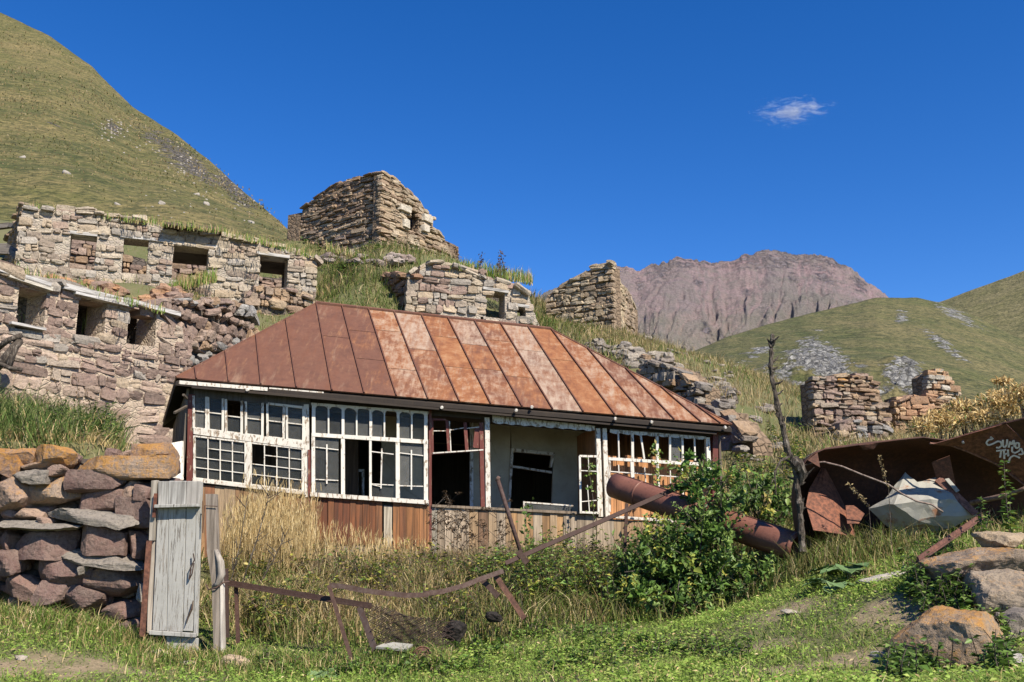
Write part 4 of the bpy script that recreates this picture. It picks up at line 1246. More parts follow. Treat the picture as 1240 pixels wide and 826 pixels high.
class Wall:
    """a vertical ruined wall standing on the ground line A-B; picture points are read on its face"""
    def __init__(s, root, A, B, core_mat, thick=0.6, out=1):
        s.root, s.thick, s.core_mat = root, thick, core_mat
        a, b = at(*A), at(*B)
        s.o = Vector((a.x, a.y, 0))
        s.d = Vector((b.x - a.x, b.y - a.y, 0)).normalized()
        s.n = Vector((s.d.y, -s.d.x, 0))            # towards the viewer for walls read left to right
        s.rz = math.atan2(s.d.y, s.d.x)
    def uh(s, px, py):
        p = on_plane(px, py, s.o, s.n)
        return ((p - s.o).dot(s.d), p.z)
    def P(s, u, h, off=0.0):
        return s.o + s.d * u + UP * h + s.n * off
    def outline(s, top, bot, holes=()):
        t = [s.uh(*p) for p in top]
        b = [s.uh(*p) for p in bot]
        s.tu, s.th = [x[0] for x in t], [x[1] for x in t]
        s.bu, s.bh = [x[0] for x in b], [x[1] for x in b]
        s.holes = []
        for (x0, x1, yt0, yt1, yb0, yb1) in holes:
            a, b_, c, d = s.uh(x0, yt0), s.uh(x1, yt1), s.uh(x1, yb1), s.uh(x0, yb0)
            s.holes.append(((a[0] + d[0]) / 2, (b_[0] + c[0]) / 2, a[1], b_[1], d[1], c[1]))
        return s
    def top(s, u): return float(np.interp(u, s.tu, s.th))
    def bot(s, u): return float(np.interp(u, s.bu, s.bh))
    def hole_at(s, u, h, pad=0.0):
        for q in s.holes:
            if q[0] - pad < u < q[1] + pad:
                f = (u - q[0]) / (q[1] - q[0])
                if q[4] + (q[5] - q[4]) * f - pad < h < q[2] + (q[3] - q[2]) * f + pad:
                    return q
        return None
    def core(s, name="rubble_core", jag=0.06, inset=0.085):
        us = set(s.tu) | set(q[0] for q in s.holes) | set(q[1] for q in s.holes)
        u0, u1 = s.tu[0], s.tu[-1]
        us |= set(np.arange(u0, u1, 0.35))
        us = sorted(u for u in us if u0 <= u <= u1)
        m = MB()
        jr = random.Random(len(us))
        for a, b in zip(us[:-1], us[1:]):
            if b - a < 0.004: continue
            j = jr.uniform(-jag, jag)
            segs = [((s.bot(a), s.bot(b)), (s.top(a) + j - 0.04, s.top(b) + j - 0.04))]
            mid = (a + b) / 2
            for q in s.holes:
                if q[0] - 1e-4 <= mid <= q[1] + 1e-4:
                    fa, fb = (a - q[0]) / (q[1] - q[0]), (b - q[0]) / (q[1] - q[0])
                    lo = (q[4] + (q[5] - q[4]) * fa, q[4] + (q[5] - q[4]) * fb)
                    hi = (q[2] + (q[3] - q[2]) * fa, q[2] + (q[3] - q[2]) * fb)
                    new = []
                    for (l, h) in segs:
                        if hi[0] <= l[0] or lo[0] >= h[0]:
                            new.append((l, h)); continue
                        if lo[0] > l[0] + 0.01: new.append((l, lo))
                        if hi[0] < h[0] - 0.01: new.append((hi, h))
                    segs = new
            for (l, h) in segs:
                if h[0] - l[0] < 0.01 and h[1] - l[1] < 0.01: continue
                f = [s.P(a, l[0], -inset), s.P(b, l[1], -inset), s.P(b, max(h[1], l[1] + .005), -inset), s.P(a, max(h[0], l[0] + .005), -inset)]
                m.hexa(f, [p - s.n * s.thick for p in f])
        s.c = m.build(name, s.core_mat, s.root)
        return s
    def stones(s, sw, sh, cols, lich=(0.0, 0.2), proud=0.03, deep=0.24, limit=300, coping=True, lich_top=0.0, gap=0.96, size_by_h=None, seed=1, skip=0.0, tilt=0.0, u_rng=None, wav=0.55, round_=False, rub=0.45):
        r = random.Random(seed)
        out = []
        h = min(s.bh) - 0.1
        hmax = max(s.th)
        while h < hmax:
            k = 1.0 if size_by_h is None else size_by_h((h - min(s.bh)) / max(hmax - min(s.bh), .1))
            rh = sh * k * r.uniform(0.7, 1.35)
            u = s.tu[0] - r.uniform(0, sw)
            ph = r.uniform(0, 50)
            while u < s.tu[-1]:
                w = sw * k * r.choice((0.55, 0.75, 0.9, 1.0, 1.2, 1.55)) * r.uniform(0.85, 1.15)
                uc = u + w / 2
                a, b = u, u + w
                u += w
                if u_rng and not (u_rng[0] <= uc <= u_rng[1]): continue
                hc = h + rh / 2 + noise.noise(Vector((uc * 0.5, ph, 0))) * rh * wav + tilt * (uc - s.tu[0])
                a, b = max(a, s.tu[0] - 0.05), min(b, s.tu[-1] + 0.05)
                if hc > s.top(uc) - rh * 0.25 or hc < s.bot(uc) - rh * 0.3: continue
                if s.hole_at(uc, hc): continue
                for q in s.holes:          # trim against the sides of openings
                    if min(q[4], q[5]) - rh * .4 < hc < max(q[2], q[3]) + rh * .4:
                        f = (uc - q[0]) / (q[1] - q[0])
                        if s.hole_at(min(max((a + b) / 2, q[0] + .01), q[1] - .01), hc):
                            if uc < q[0] and b > q[0]: b = q[0] + 0.02
                            if uc > q[1] and a < q[1]: a = q[1] - 0.02
                if b - a < 0.06 or r.random() < skip: continue
                hh = rh * r.uniform(0.72, 1.08)
                hc += r.uniform(-.10, .10) * rh
                f = None
                for q in s.holes:
                    if q[0] < uc < q[1]:
                        if hc > q[2] and hc - hh / 2 < q[2]: hc = q[2] + hh / 2
                        if hc < q[4] and hc + hh / 2 > q[4]: hc = q[4] - hh / 2
                ci = (noise.noise(Vector((uc * 0.55, hc * 0.8, seed))) * 0.9 + 0.5 + r.gauss(0, 0.22)) * len(cols)
                c = cols[int(min(max(ci, 0), len(cols) - 1))]
                bq = r.uniform(0.72, 1.2)
                rel = (hc - s.bot(uc)) / max(s.top(uc) - s.bot(uc), .1)
                lc = r.uniform(*lich) + (lich_top if rel > 0.86 else 0) * r.random()
                out.append([(b - a) * hh, s.P((a + b) / 2, hc, -deep / 2 + proud * r.uniform(-0.4, 1.5)), ((b - a) * gap * 1.06, deep, hh * 1.08), (r.uniform(-.10, .10), r.gauss(0, .07) - math.atan(tilt), s.rz + r.uniform(-.12, .12)), tuple(x * bq for x in c), lc, r.randrange(len(STONES))])
                if rub and r.random() < rub and not round_:      # a big stone becomes two or three small ones
                    q0 = out.pop()
                    w_ = b - a
                    for (fu, fh, ww, hh_) in r.choice((((-.25, 0, .48, 1), (.25, 0, .48, 1)), ((0, -.26, 1, .5), (0, .26, .9, .46)), ((-.27, 0, .46, 1), (.25, -.25, .5, .5), (.24, .25, .46, .46)))):
                        q1 = list(q0)
                        q1[0] = q0[0] * ww * hh_
                        q1[1] = q0[1] + s.d * (fu * w_) + UP * (fh * hh)
                        q1[2] = (q0[2][0] * ww, q0[2][1] * r.uniform(.8, 1.1), q0[2][2] * hh_)
                        q1[3] = (r.uniform(-.15, .15), r.gauss(0, .12), s.rz + r.uniform(-.2, .2))
                        q1[4] = tuple(x * r.uniform(.85, 1.15) for x in q0[4]) if r.random() < .0 else tuple(x * k_ for x in q0[4] for k_ in (1,))
                        q1[6] = r.randrange(len(STONES))
                        out.append(q1)
                if round_:
                    out[-1][3] = (r.uniform(-.5, .5), r.uniform(-.5, .5), s.rz + r.uniform(-.5, .5)); out[-1][6] = len(STONES) - 1 - r.randrange(6)
            h += rh
        if coping:
            u = s.tu[0]
            while u < s.tu[-1]:
                if u_rng and not (u_rng[0] <= u <= u_rng[1]):
                    u += 0.1; continue
                w = sw * r.uniform(0.6, 1.5)
                t0, t1 = s.top(u), s.top(min(u + w, s.tu[-1]))
                if abs(t1 - t0) < w * 1.5:
                    for layer in range(r.choice((1, 1, 2))):
                        hh = sh * r.uniform(0.45, 0.9)
                        c = r.choice(cols)
                        bq = r.uniform(0.75, 1.1)
                        sl = math.atan2(t1 - t0, w)
                        out.append([w * hh * 0.8, s.P(u + w / 2, (t0 + t1) / 2 + layer * hh * 0.8 - 0.02, -s.thick * r.uniform(0.15, 0.5)), (w * 1.05, s.thick * r.uniform(0.5, 0.95), hh * 1.1), (r.uniform(-.1, .1), -sl + r.uniform(-.12, .12), s.rz + r.uniform(-.2, .2)), tuple(x * bq for x in c), r.uniform(*lich) + lich_top * r.random(), r.randrange(len(STONES))])
                u += w * r.uniform(0.8, 1.2)
        out.sort(key=lambda q: -q[0])
        for q in out[:limit]:
            add_stone(s.root, q[1], q[2], q[3], q[4], q[5], STONES[q[6]])
        if out[limit:]:
            V, Fc, Cc, base = [], [], [], 0
            for q in out[limit:]:
                v, f = SG[q[6]]
                M = np.array(Matrix.LocRotScale(q[1], __import__("mathutils").Euler(q[3]), Vector(q[2])))
                V.append(v @ M[:3, :3].T + M[:3, 3])
                Fc.append(f + base)
                Cc.append(np.tile(np.array(q[4]), (len(v), 1)))
                base += len(v)
            V = np.concatenate(V) - np.array(WLOC[s.root.name])
            o = np_mesh("packing_stones", V, tris=np.concatenate(Fc), mat=M_PACK, col=np.concatenate(Cc), parent=s.root, kind='stuff')
        return len(out)
def wood_beam(root, a, b, w, t, color=(0.36, 0.33, 0.28), up=(0, 0, 1), name="lintel"):
    m = MB()
    m.bar(a, b, w, t, up=up)
    return m.build(name, M_WOOD_X, root, color=color)
def mat_wood_any():
    t = NT("grey_timber")
    oi = objcol(t)
    w = t.geo()
    g = t.noise(t.n("ShaderNodeMapping", {"Vector": w, "Scale": (2.0, 2.0, 34.0)}).outputs[0], 1.0, 6, 0.65, 0.3)
    c = t.mix(t.ramp(g, [(0.35, 0.85), (0.55, 0.0)]), oi.outputs["Color"], (0.05, 0.042, 0.035))
    return t.surf(c, 0.9, t.bump(g, 0.6, 0.015))
M_WOOD_X = mat_wood_any()
SILVER = (0.44, 0.42, 0.39)

# ---- upper ruined house: long wall with four window openings
random.seed(21)
r1 = thing("ruined_house", at(200, 362, 27.5), "upper roofless stone house wall with four square window openings below the green slope", "ruin", "ruined stone houses")
w = Wall(r1, (27, 330, 26), (383, 380, 29), M_CORE_PALE, 0.65)
w.outline([(27, 250), (60, 253), (120, 258), (190, 268), (197, 276), (240, 282), (268, 283), (271, 281), (290, 288), (352, 299), (376, 308), (383, 318)],
          [(27, 345), (100, 355), (200, 368), (270, 372), (310, 380), (383, 394)],
          [(84, 116, 281, 285, 324, 327), (148.5, 179, 288, 291, 330, 332), (209, 252, 296.5, 300.5, 338, 342), (314.5, 348.5, 308, 311, 347, 350)])
w.core(inset=0.055)
print("upper", w.stones(0.40, 0.18, PALE + PURPLE[2:3] + PALE[:3] + [(0.33, 0.26, 0.2)], (0.0, 0.22), lich_top=0.3, seed=3, gap=0.92, limit=298, skip=0.12, proud=0.02))
for (x0, y0_, x1, y1_, hpx) in ((82, 280.5, 118, 284.5, 2.6), (146, 285, 205, 292, 3.4), (205, 293, 264, 299, 3.6), (311, 305.5, 351, 311, 2.8)):
    a, b = w.uh(x0, y0_), w.uh(x1, y1_)
    for off in (-0.13, -0.42):
        wood_beam(r1, w.P(*a, off), w.P(*b, off), 0.26, 0.09, SILVER)
a, b = w.uh(198, 275), w.uh(268, 282)
wood_beam(r1, w.P(*a, -0.05), w.P(*b, -0.05), 0.9, 0.07, (0.10, 0.075, 0.055), name="roof_board")
a, b = w.uh(205, 273.5), w.uh(262, 279.5)
wood_beam(r1, w.P(*a, -0.3), w.P(*b, -0.3), 0.7, 0.06, (0.15, 0.11, 0.08), name="roof_board")
for (x0, y0_, x1, y1_) in ((203, 292, 262, 298), (308, 304, 356, 310)):
    a, b = w.uh(x0, y0_), w.uh(x1, y1_)
    m = MB(); m.prism([w.P(*a, -.67), w.P(*b, -.67), w.P(*b, -2.3), w.P(*a, -2.3)], (0, 0, .1)); m.build("shade_slab", M_WOOD_X, r1, color=(0.16, 0.14, 0.12))  # slab added behind the lintel to darken the opening
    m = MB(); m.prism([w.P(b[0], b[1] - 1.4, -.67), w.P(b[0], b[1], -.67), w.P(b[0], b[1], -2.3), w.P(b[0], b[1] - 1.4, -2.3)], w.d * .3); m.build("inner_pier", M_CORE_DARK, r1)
# the side wall at its left corner and the back wall seen through the openings
w2 = Wall(r1, (8, 330, 30.5), (27, 330, 26.1), M_CORE_DARK, 0.6)
w2.outline([(9, 290), (16, 272), (22, 255), (26.5, 250)], [(9, 340), (26.5, 345)])
w2.core(); w2.stones(0.4, 0.16, BROWN, seed=4, limit=40)
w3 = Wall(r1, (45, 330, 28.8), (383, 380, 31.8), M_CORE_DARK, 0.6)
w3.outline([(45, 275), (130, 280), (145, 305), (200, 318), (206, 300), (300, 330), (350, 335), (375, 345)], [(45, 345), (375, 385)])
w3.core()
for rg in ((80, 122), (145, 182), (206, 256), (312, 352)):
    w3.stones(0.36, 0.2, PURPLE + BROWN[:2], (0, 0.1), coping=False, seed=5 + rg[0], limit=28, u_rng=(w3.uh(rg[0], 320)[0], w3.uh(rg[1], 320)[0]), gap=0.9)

# ---- lower ruined house
r2 = thing("ruined_house", at(100, 545, 19.5), "lower big block stone house wall with three dark windows under grey plank lintels", "ruin", "ruined stone houses")
w = Wall(r2, (0, 530, 18.0), (232, 560, 21.5), M_CORE_LOW, 0.7)
w.outline([(-22, 318), (0, 323), (30, 335), (60, 346), (100, 354), (160, 369), (195, 379), (208, 388), (222, 400), (232, 430)],
          [(-22, 545), (0, 548), (160, 560), (232, 590)],
          [(22, 56, 346, 354, 398, 401), (95, 129, 358, 364, 405, 409), (156, 190, 370, 376, 416, 420)])
w.core(inset=0.035)
print("lower", w.stones(0.56, 0.27, PURPLE + PURPLE + PALE[2:] + [(0.40, 0.30, 0.23)], (0.0, 0.3), lich_top=0.2, seed=8, gap=0.99, limit=296, proud=0.018, size_by_h=lambda f: 1.15 if f < 0.55 else 0.72))
for (x0, y0_, x1, y1_, th, dp, cl) in ((-20, 321, 58, 346.5, .10, .5, SILVER), (8, 334, 60, 351, .08, .3, (0.50, 0.46, 0.38)), (74, 347, 160, 368, .11, .6, SILVER), (88, 355, 152, 370, .06, .5, (0.50, 0.48, 0.45)), (150, 363.5, 215, 381.5, .09, .6, (0.47, 0.45, 0.42)), (10, 391.5, 52, 399.5, .05, .5, SILVER)):
    a, b = w.uh(x0, y0_), w.uh(x1, y1_)
    wood_beam(r2, w.P(*a, 0.12 - dp / 2), w.P(*b, 0.12 - dp / 2), dp, th, cl)
# slabs added behind the lintels to shade the rooms inside the windows
for (x0, y0_, x1, y1_) in ((14, 336, 62, 349), (88, 354, 138, 366), (148, 367, 198, 379)):
    a, b = w.uh(x0, y0_), w.uh(x1, y1_)
    m = MB(); m.prism([w.P(*a, -.72), w.P(*b, -.72), w.P(*b, -2.6), w.P(*a, -2.6)], (0, 0, .1)); m.build("shade_slab", M_WOOD_X, r2, color=(0.16, 0.14, 0.12))
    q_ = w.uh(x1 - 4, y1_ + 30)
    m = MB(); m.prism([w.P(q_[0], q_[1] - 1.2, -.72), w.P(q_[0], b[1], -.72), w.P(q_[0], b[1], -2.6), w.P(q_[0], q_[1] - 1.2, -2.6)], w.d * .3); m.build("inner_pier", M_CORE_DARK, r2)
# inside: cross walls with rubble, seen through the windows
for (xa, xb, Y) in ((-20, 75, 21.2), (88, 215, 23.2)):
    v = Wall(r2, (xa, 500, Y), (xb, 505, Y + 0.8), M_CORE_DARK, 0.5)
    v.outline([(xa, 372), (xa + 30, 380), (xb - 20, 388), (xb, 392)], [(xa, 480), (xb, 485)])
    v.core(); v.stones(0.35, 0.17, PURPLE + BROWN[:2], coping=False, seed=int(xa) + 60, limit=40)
# tumbled cross wall of round stones that climbs to the upper house
w = Wall(r2, (186, 560, 21.4), (312, 545, 24.8), M_CORE_DARK, 0.6)
w.outline([(186, 380), (196, 372), (230, 366), (262, 364), (292, 368), (306, 376), (312, 392)], [(186, 470), (312, 470)])
w.core(inset=0.16)
print("cross", w.stones(0.27, 0.2, PURPLE + GREY + BROWN[:2], (0.0, 0.25), proud=0.10, seed=13, gap=0.8, limit=290, wav=1.3, round_=True))
# the broken wall strip below the upper house, right part
r2b = thing("ruined_wall", at(330, 380, 27.6), "low tumbled dark rubble wall just above the left corner of the rusty roof", "ruin", "rubble walls")
w = Wall(r2b, (296, 400, 26.2), (392, 400, 27.6), M_CORE_DARK, 0.5)
w.outline([(296, 362), (305, 352), (318, 346), (345, 352), (372, 358), (392, 370)], [(296, 410), (392, 410)])
w.core(inset=0.12); w.stones(0.34, 0.19, BROWN + PURPLE[:2] + PALE[2:3], (0.1, 0.4), proud=0.05, seed=14, gap=0.9, limit=110, wav=0.9)

# ---- ruin in the middle with a small door hole
r3 = thing("ruined_house", at(570, 400, 27.6), "low pale mortared ruin with two dark openings rising right behind the rusty roof ridge", "ruin", "ruined stone houses")
w = Wall(r3, (490, 400, 27.0), (655, 402, 28.2), M_CORE_PALE, 0.6)
w.outline([(494, 335), (506, 327), (517, 322), (526, 317), (545, 320), (561, 326), (591, 336), (621, 343), (640, 351), (647, 376), (655, 392)], [(494, 405), (655, 410)],
          [(588.7, 612, 351, 355, 383, 386), (627, 637.5, 371, 373, 382.5, 384), (582.5, 586, 383, 383, 392, 392)])
w.core(inset=0.055); print("mid", w.stones(0.36, 0.20, PALE + PALE + PURPLE[:2], (0, 0.15), seed=15, lich_top=0.35, limit=260))
for (x0, y0_, x1, y1_) in ((585, 348.5, 616, 353.5), (624, 369, 641, 371.5)):
    a, b = w.uh(x0, y0_), w.uh(x1, y1_)
    wood_beam(r3, w.P(*a, -0.16), w.P(*b, -0.16), 0.36, 0.08, SILVER)
w = Wall(r3, (456, 400, 28.6), (494, 400, 27.1), M_CORE_BROWN, 0.5)
w.outline([(456, 344), (462, 333), (480, 331), (494, 335)], [(456, 380), (494, 384)])
w.core(); w.stones(0.35, 0.17, [(0.26, 0.13, 0.07), (0.20, 0.11, 0.07), (0.30, 0.17, 0.09)], (0.2, 0.4), seed=16, limit=60)
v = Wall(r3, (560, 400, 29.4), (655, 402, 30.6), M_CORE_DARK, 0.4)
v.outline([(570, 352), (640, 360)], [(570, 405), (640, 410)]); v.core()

# ---- tower stub
r4 = thing("ruined_tower", at(461, 318, 33.2), "broken square stone tower stub with a small arched window, topmost of the ruins", "ruin", "ruined towers")
w = Wall(r4, (365, 290, 35.3), (462.5, 300, 33.0), M_CORE_BROWN, 0.7)
w.outline([(366, 252), (378, 244), (389, 235), (398, 226), (413, 219), (431, 215), (453, 211), (463, 209)], [(366, 300), (463, 318)])
w.core(); print("towL", w.stones(0.42, 0.105, BROWN + BROWN + PURPLE[2:3] + [(0.36, 0.27, 0.18)], (0.1, 0.35), seed=17, lich_top=0.25, limit=290, proud=0.05, gap=0.98))
w = Wall(r4, (463, 300, 33.0), (544, 318, 36.2), M_CORE_BROWN, 0.3)
w.outline([(463, 210), (467, 212), (482, 219), (494, 229), (503, 239), (514, 250), (526, 264), (523.5, 274), (534, 284), (541, 289), (544, 314)], [(463, 318), (544, 330)],
          [(495.5, 508.5, 262, 262, 280, 281), (497.5, 507, 256.5, 256.5, 263, 263)])
w.core(); print("towR", w.stones(0.42, 0.125, [(0.40, 0.31, 0.20), (0.44, 0.35, 0.24), (0.34, 0.25, 0.16), (0.29, 0.20, 0.13), (0.38, 0.28, 0.17)], (0.05, 0.3), seed=18, lich_top=0.3, limit=295, proud=0.045, gap=0.98))
for (x, y, ww, hh) in ((489, 253, 17, 8), (490, 271, 9, 11), (516.5, 265, 14, 10), (514, 277, 9, 9)):
    a = w.uh(x, y)
    add_stone(r4, w.P(a[0], a[1], -0.02), (ww * 0.0385, 0.3, hh * 0.029), (0, 0, w.rz), (0.54, 0.48, 0.38), 0.0, random.choice(SLABS))
for (A, B, T_, Bt) in (((366, 290, 35.3), (440, 290, 38.6), [(366, 256), (440, 250)], [(366, 300), (440, 318)]), ((440, 290, 38.6), (544, 318, 36.3), [(440, 252), (543, 292)], [(440, 318), (544, 330)])):
    v = Wall(r4, A, B, M_CORE_BROWN, 0.6); v.outline(T_, Bt); v.core(jag=0.02)

v = Wall(r4, (480, 300, 34.6), (520, 310, 36.0), M_CORE_DARK, 0.3); v.outline([(480, 240), (520, 252)], [(480, 318), (520, 322)]); v.core(jag=.02)  # wall added close behind the window so the opening stays dark
# ---- gable ruin on the right of the ridge
r5 = thing("ruined_tower", at(720, 392, 32.6), "brown gable shaped stone ruin with a narrow slit window, alone on the grassy crest", "ruin", "ruined towers")
w = Wall(r5, (662, 360, 33.2), (742, 385, 32.0), M_CORE_BROWN, 0.6)
w.outline([(663, 357), (672, 351), (683, 344), (695, 336), (706, 330), (716, 325), (726, 321), (741, 320)], [(663, 380), (680, 392), (741, 402)])
w.core(); w.stones(0.34, 0.16, [(0.42, 0.32, 0.2), (0.46, 0.37, 0.25), (0.34, 0.25, 0.16), (0.28, 0.20, 0.13)], (0.05, 0.3), seed=19, limit=220, proud=0.04)
w = Wall(r5, (741, 385, 32.0), (768, 392, 35.0), M_CORE_BROWN, 0.28)
w.outline([(741, 320), (746, 330), (751, 341), (758, 349), (765, 357), (768, 372)], [(741, 402), (768, 405)], [(746.3, 751, 358, 359, 382, 383)])
w.core(); w.stones(0.34, 0.16, [(0.44, 0.35, 0.23), (0.38, 0.28, 0.18), (0.30, 0.22, 0.15)], (0.05, 0.25), seed=20, limit=120, proud=0.04)
v = Wall(r5, (700, 385, 36.0), (768, 392, 35.05), M_CORE_BROWN, 0.4); v.outline([(700, 352), (767, 372)], [(700, 400), (767, 405)]); v.core(jag=.02)

# ---- wall stubs on the right skyline
stub = [("layered brown stone wall stub with a flat top, widest on the right hillside", (976, 525, 24.0), (1078, 525, 24.6), [(984, 458), (1005, 456), (1028, 455), (1050, 454), (1059, 460), (1066, 470), (1072, 484), (1077, 502)], [(976, 530), (1078, 535)], 0.30, 0.115, BROWN + PURPLE[:2] + PALE[2:3], 250, 22),
        ("low rusty stone wall remnant between the wide stub and the pillar stub", (1090, 520, 25.0), (1128, 520, 25.2), [(1084, 490), (1087, 481), (1100, 479), (1118, 481), (1128, 484)], [(1090, 520), (1128, 520)], 0.36, 0.15, [(0.36, 0.20, 0.11), (0.42, 0.27, 0.15), (0.28, 0.17, 0.11)], 60, 23),
        ("narrow orange topped stone pillar stub beside the straw coloured bushes", (1122, 520, 25.4), (1166, 520, 25.8), [(1123, 453), (1128, 449), (1136, 447), (1148, 449), (1153, 457), (1158, 465), (1162, 470), (1165, 488)], [(1122, 520), (1166, 520)], 0.30, 0.12, [(0.42, 0.26, 0.13), (0.46, 0.36, 0.25), (0.34, 0.2, 0.11), (0.40, 0.36, 0.30)], 110, 24)]
for lab, A, B, tp, bo, sw, sh, cols, lim, sd in stub:
    r = thing("ruined_wall", at((A[0] + B[0]) / 2, A[1], (A[2] + B[2]) / 2), lab, "ruin", "wall stubs on the right hillside")
    w = Wall(r, A, B, M_CORE_BROWN, 0.5)
    w.outline(tp, bo); w.core(inset=0.1); w.stones(sw, sh, cols, (0.1, 0.35), seed=sd, limit=lim, proud=0.06, lich_top=0.35, gap=0.95)
# return of the wide stub: its left cheek in the sun, and the dark doorway edge
r = thing("ruined_wall", at(1003, 540, 23.4), "tumbled stone bank under the wide flat topped wall stub", "ruin", "wall stubs on the right hillside")
w = Wall(r, (1010, 540, 22.6), (1074, 540, 23.0), M_CORE_BROWN, 0.6)
w.outline([(1012, 518), (1030, 511), (1048, 508), (1064, 512), (1074, 522)], [(1012, 545), (1074, 545)])
w.core(inset=0.12); w.stones(0.3, 0.14, BROWN + GREY[:2] + PURPLE[:2], (0, 0.2), seed=25, limit=90, proud=0.07, gap=0.9, wav=0.9)

# ---- heaps of fallen stones on the hillside
def heap(label, spots, n, size, cols, Y0=8, seed=1, up=0.35):
    r = random.Random(seed)
    root = None
    for k in range(n):
        cx, cy, rx, ry = r.choice(spots)
        a, q = r.uniform(0, 6.28), math.sqrt(r.random())
        p = ground_hit(cx + rx * q * math.cos(a), cy + ry * q * math.sin(a), Y0)
        if root is None:
            root = thing("rubble_heap", p, label, "rubble", "rubble heaps on the hillside")
        sz = size * 0.72 * r.uniform(0.4, 1.35)
        c = r.choice(cols); bq = r.uniform(.8, 1.15)
        add_stone(root, p + UP * (sz * 0.12 + up * r.random() * (1 - q)), (sz * r.uniform(.9, 1.7), sz * r.uniform(.7, 1.2), sz * r.uniform(.35, .7)), (r.uniform(-.3, .3), r.uniform(-.3, .3), r.uniform(0, 3)), tuple(x * bq for x in c), r.uniform(0, .25), random.choice(STONES[-6:]))
HG = [(0.25, 0.22, 0.185), (0.21, 0.185, 0.16), (0.30, 0.26, 0.21), (0.18, 0.15, 0.125)]
heap("long grey heap of fallen stones running down the slope behind the roof", [(785, 440, 30, 8), (760, 432, 14, 5), (808, 450, 20, 6)], 70, 0.42, HG, 20, 31, 0.35)
heap("small pile of stones standing up on the crest below the gable ruin", [(788, 412, 8, 8)], 16, 0.34, HG, 20, 32, 0.5)
heap("scatter of stones tumbled along the right hip of the rusty roof", [(735, 432, 26, 7), (722, 424, 12, 4)], 30, 0.36, HG, 20, 33, 0.3)
heap("pale stone heap in the grass right above the roof's low corner", [(866, 468, 12, 8), (876, 485, 12, 12)], 40, 0.36, HG, 18, 34, 0.12)
heap("pale round stones piled in the grass right of the house corner", [(910, 548, 15, 13), (905, 540, 9, 8)], 46, 0.25, [(0.33, 0.30, 0.265), (0.27, 0.24, 0.21), (0.37, 0.335, 0.285)], 12, 35, 0.12)
heap("three flat pale stones stacked in the grass beside the dead pole", [(929, 497, 5, 6)], 7, 0.32, HG, 14, 36, 0.3)
heap("brown stones fallen from the upper house on its ledge", [(110, 358, 45, 8), (180, 372, 34, 6), (60, 348, 24, 5), (210, 360, 20, 6)], 95, 0.5, [(0.36, 0.19, 0.09), (0.30, 0.17, 0.1), (0.26, 0.17, 0.13)], 20, 37, 0.2)
heap("grey stones lying in a band across the grassy mound below the tower", [(420, 316, 30, 5), (475, 318, 26, 6)], 40, 0.4, [(0.30, 0.24, 0.2), (0.36, 0.3, 0.26), (0.25, 0.19, 0.16)], 24, 38, 0.2)

heap("loose stones scattered over the dry slope between the roof corner and the dead trunk", [(850, 450, 40, 14), (900, 510, 30, 20), (930, 540, 16, 12), (820, 425, 20, 8), (890, 480, 16, 10)], 60, 0.24, HG + [(0.3, 0.22, 0.15)], 14, 41, 0.05)
for lab, A, B, tp, bo, sd in (("low broken terrace wall on the slope right above the low end of the roof", (838, 505, 19.5), (905, 540, 18.2), [(842, 492), (856, 490), (870, 498), (882, 506), (888, 520), (900, 535)], [(838, 525), (905, 552)], 51),
        ("low broken terrace wall higher on the slope, just under the gable ruin's stones", (770, 450, 25.5), (848, 480, 23.5), [(774, 436), (800, 440), (822, 450), (845, 468)], [(770, 462), (848, 490)], 52)):
    r = thing("ruined_wall", at((A[0] + B[0]) / 2, (A[1] + B[1]) / 2 + 8, (A[2] + B[2]) / 2), lab, "ruin", "terrace walls on the slope")
    w = Wall(r, A, B, M_CORE_BROWN, 0.5)
    w.outline(tp, bo); w.core(inset=0.24); w.stones(0.30, 0.16, HG + BROWN[:2], (0, .25), seed=sd, limit=90, proud=0.08, gap=0.85, wav=1.1, skip=.12)
# ------------------------------------------------------------------ things in the yard
def rock(name, c, size, rot=(0, 0, 0), seed=1, color=(0.3, 0.2, 0.18), lich=0.0, parent=None, cuts=6, rnd=0.5, amp=0.10, label=None, cat=None, group=None, facet=True, mat=None):
    r = random.Random(seed)
    bm = bmesh.new()
    bmesh.ops.create_cube(bm, size=1.0)
    bmesh.ops.subdivide_edges(bm, edges=bm.edges[:], cuts=cuts, use_grid_fill=True)
    off = Vector((r.uniform(0, 90), r.uniform(0, 90), r.uniform(0, 90)))
    S = Vector(size)
    # flat broken faces: a few random planes cut the block
    planes = []
    for k in range(13):
        n = Vector((r.gauss(0, 1), r.gauss(0, 1), r.gauss(0, 1))).normalized()
        planes.append((n, r.uniform(0.36, 0.54)))
    for v in bm.verts:
        p = v.co.copy()
        L = max(abs(p.x), abs(p.y), abs(p.z))
        q = p.lerp(p.normalized() * 0.58, rnd)
        for n, d in planes:
            e = q.dot(n) - d
            if e > 0: q -= n * e * 0.97
        w = Vector((q.x * S.x, q.y * S.y, q.z * S.z))
        m = min(S)
        nv = noise.noise_vector(w * (0.9 / m) + off) * amp * m * 1.1 + noise.noise_vector(w * (2.6 / m) + off) * amp * m * 0.45 + noise.noise_vector(w * (7.0 / m) + off) * amp * m * 0.26 + noise.noise_vector(w * (15.0 / m) + off) * amp * m * 0.13
        v.co = w + nv
    bmesh.ops.triangulate(bm, faces=bm.faces[:])
    me = bpy.data.meshes.new(name)
    bm.to_mesh(me)
    bm.free()
    if not facet:
        me.polygons.foreach_set("use_smooth", [True] * len(me.polygons))
    me.materials.append(mat or M_BIGROCK)
    o = bpy.data.objects.new(name, me)
    o.color = (*color, lich)
    link(o, parent, c)
    o.rotation_euler = rot
    return tag(o, label, cat, group, 'thing' if label else None)
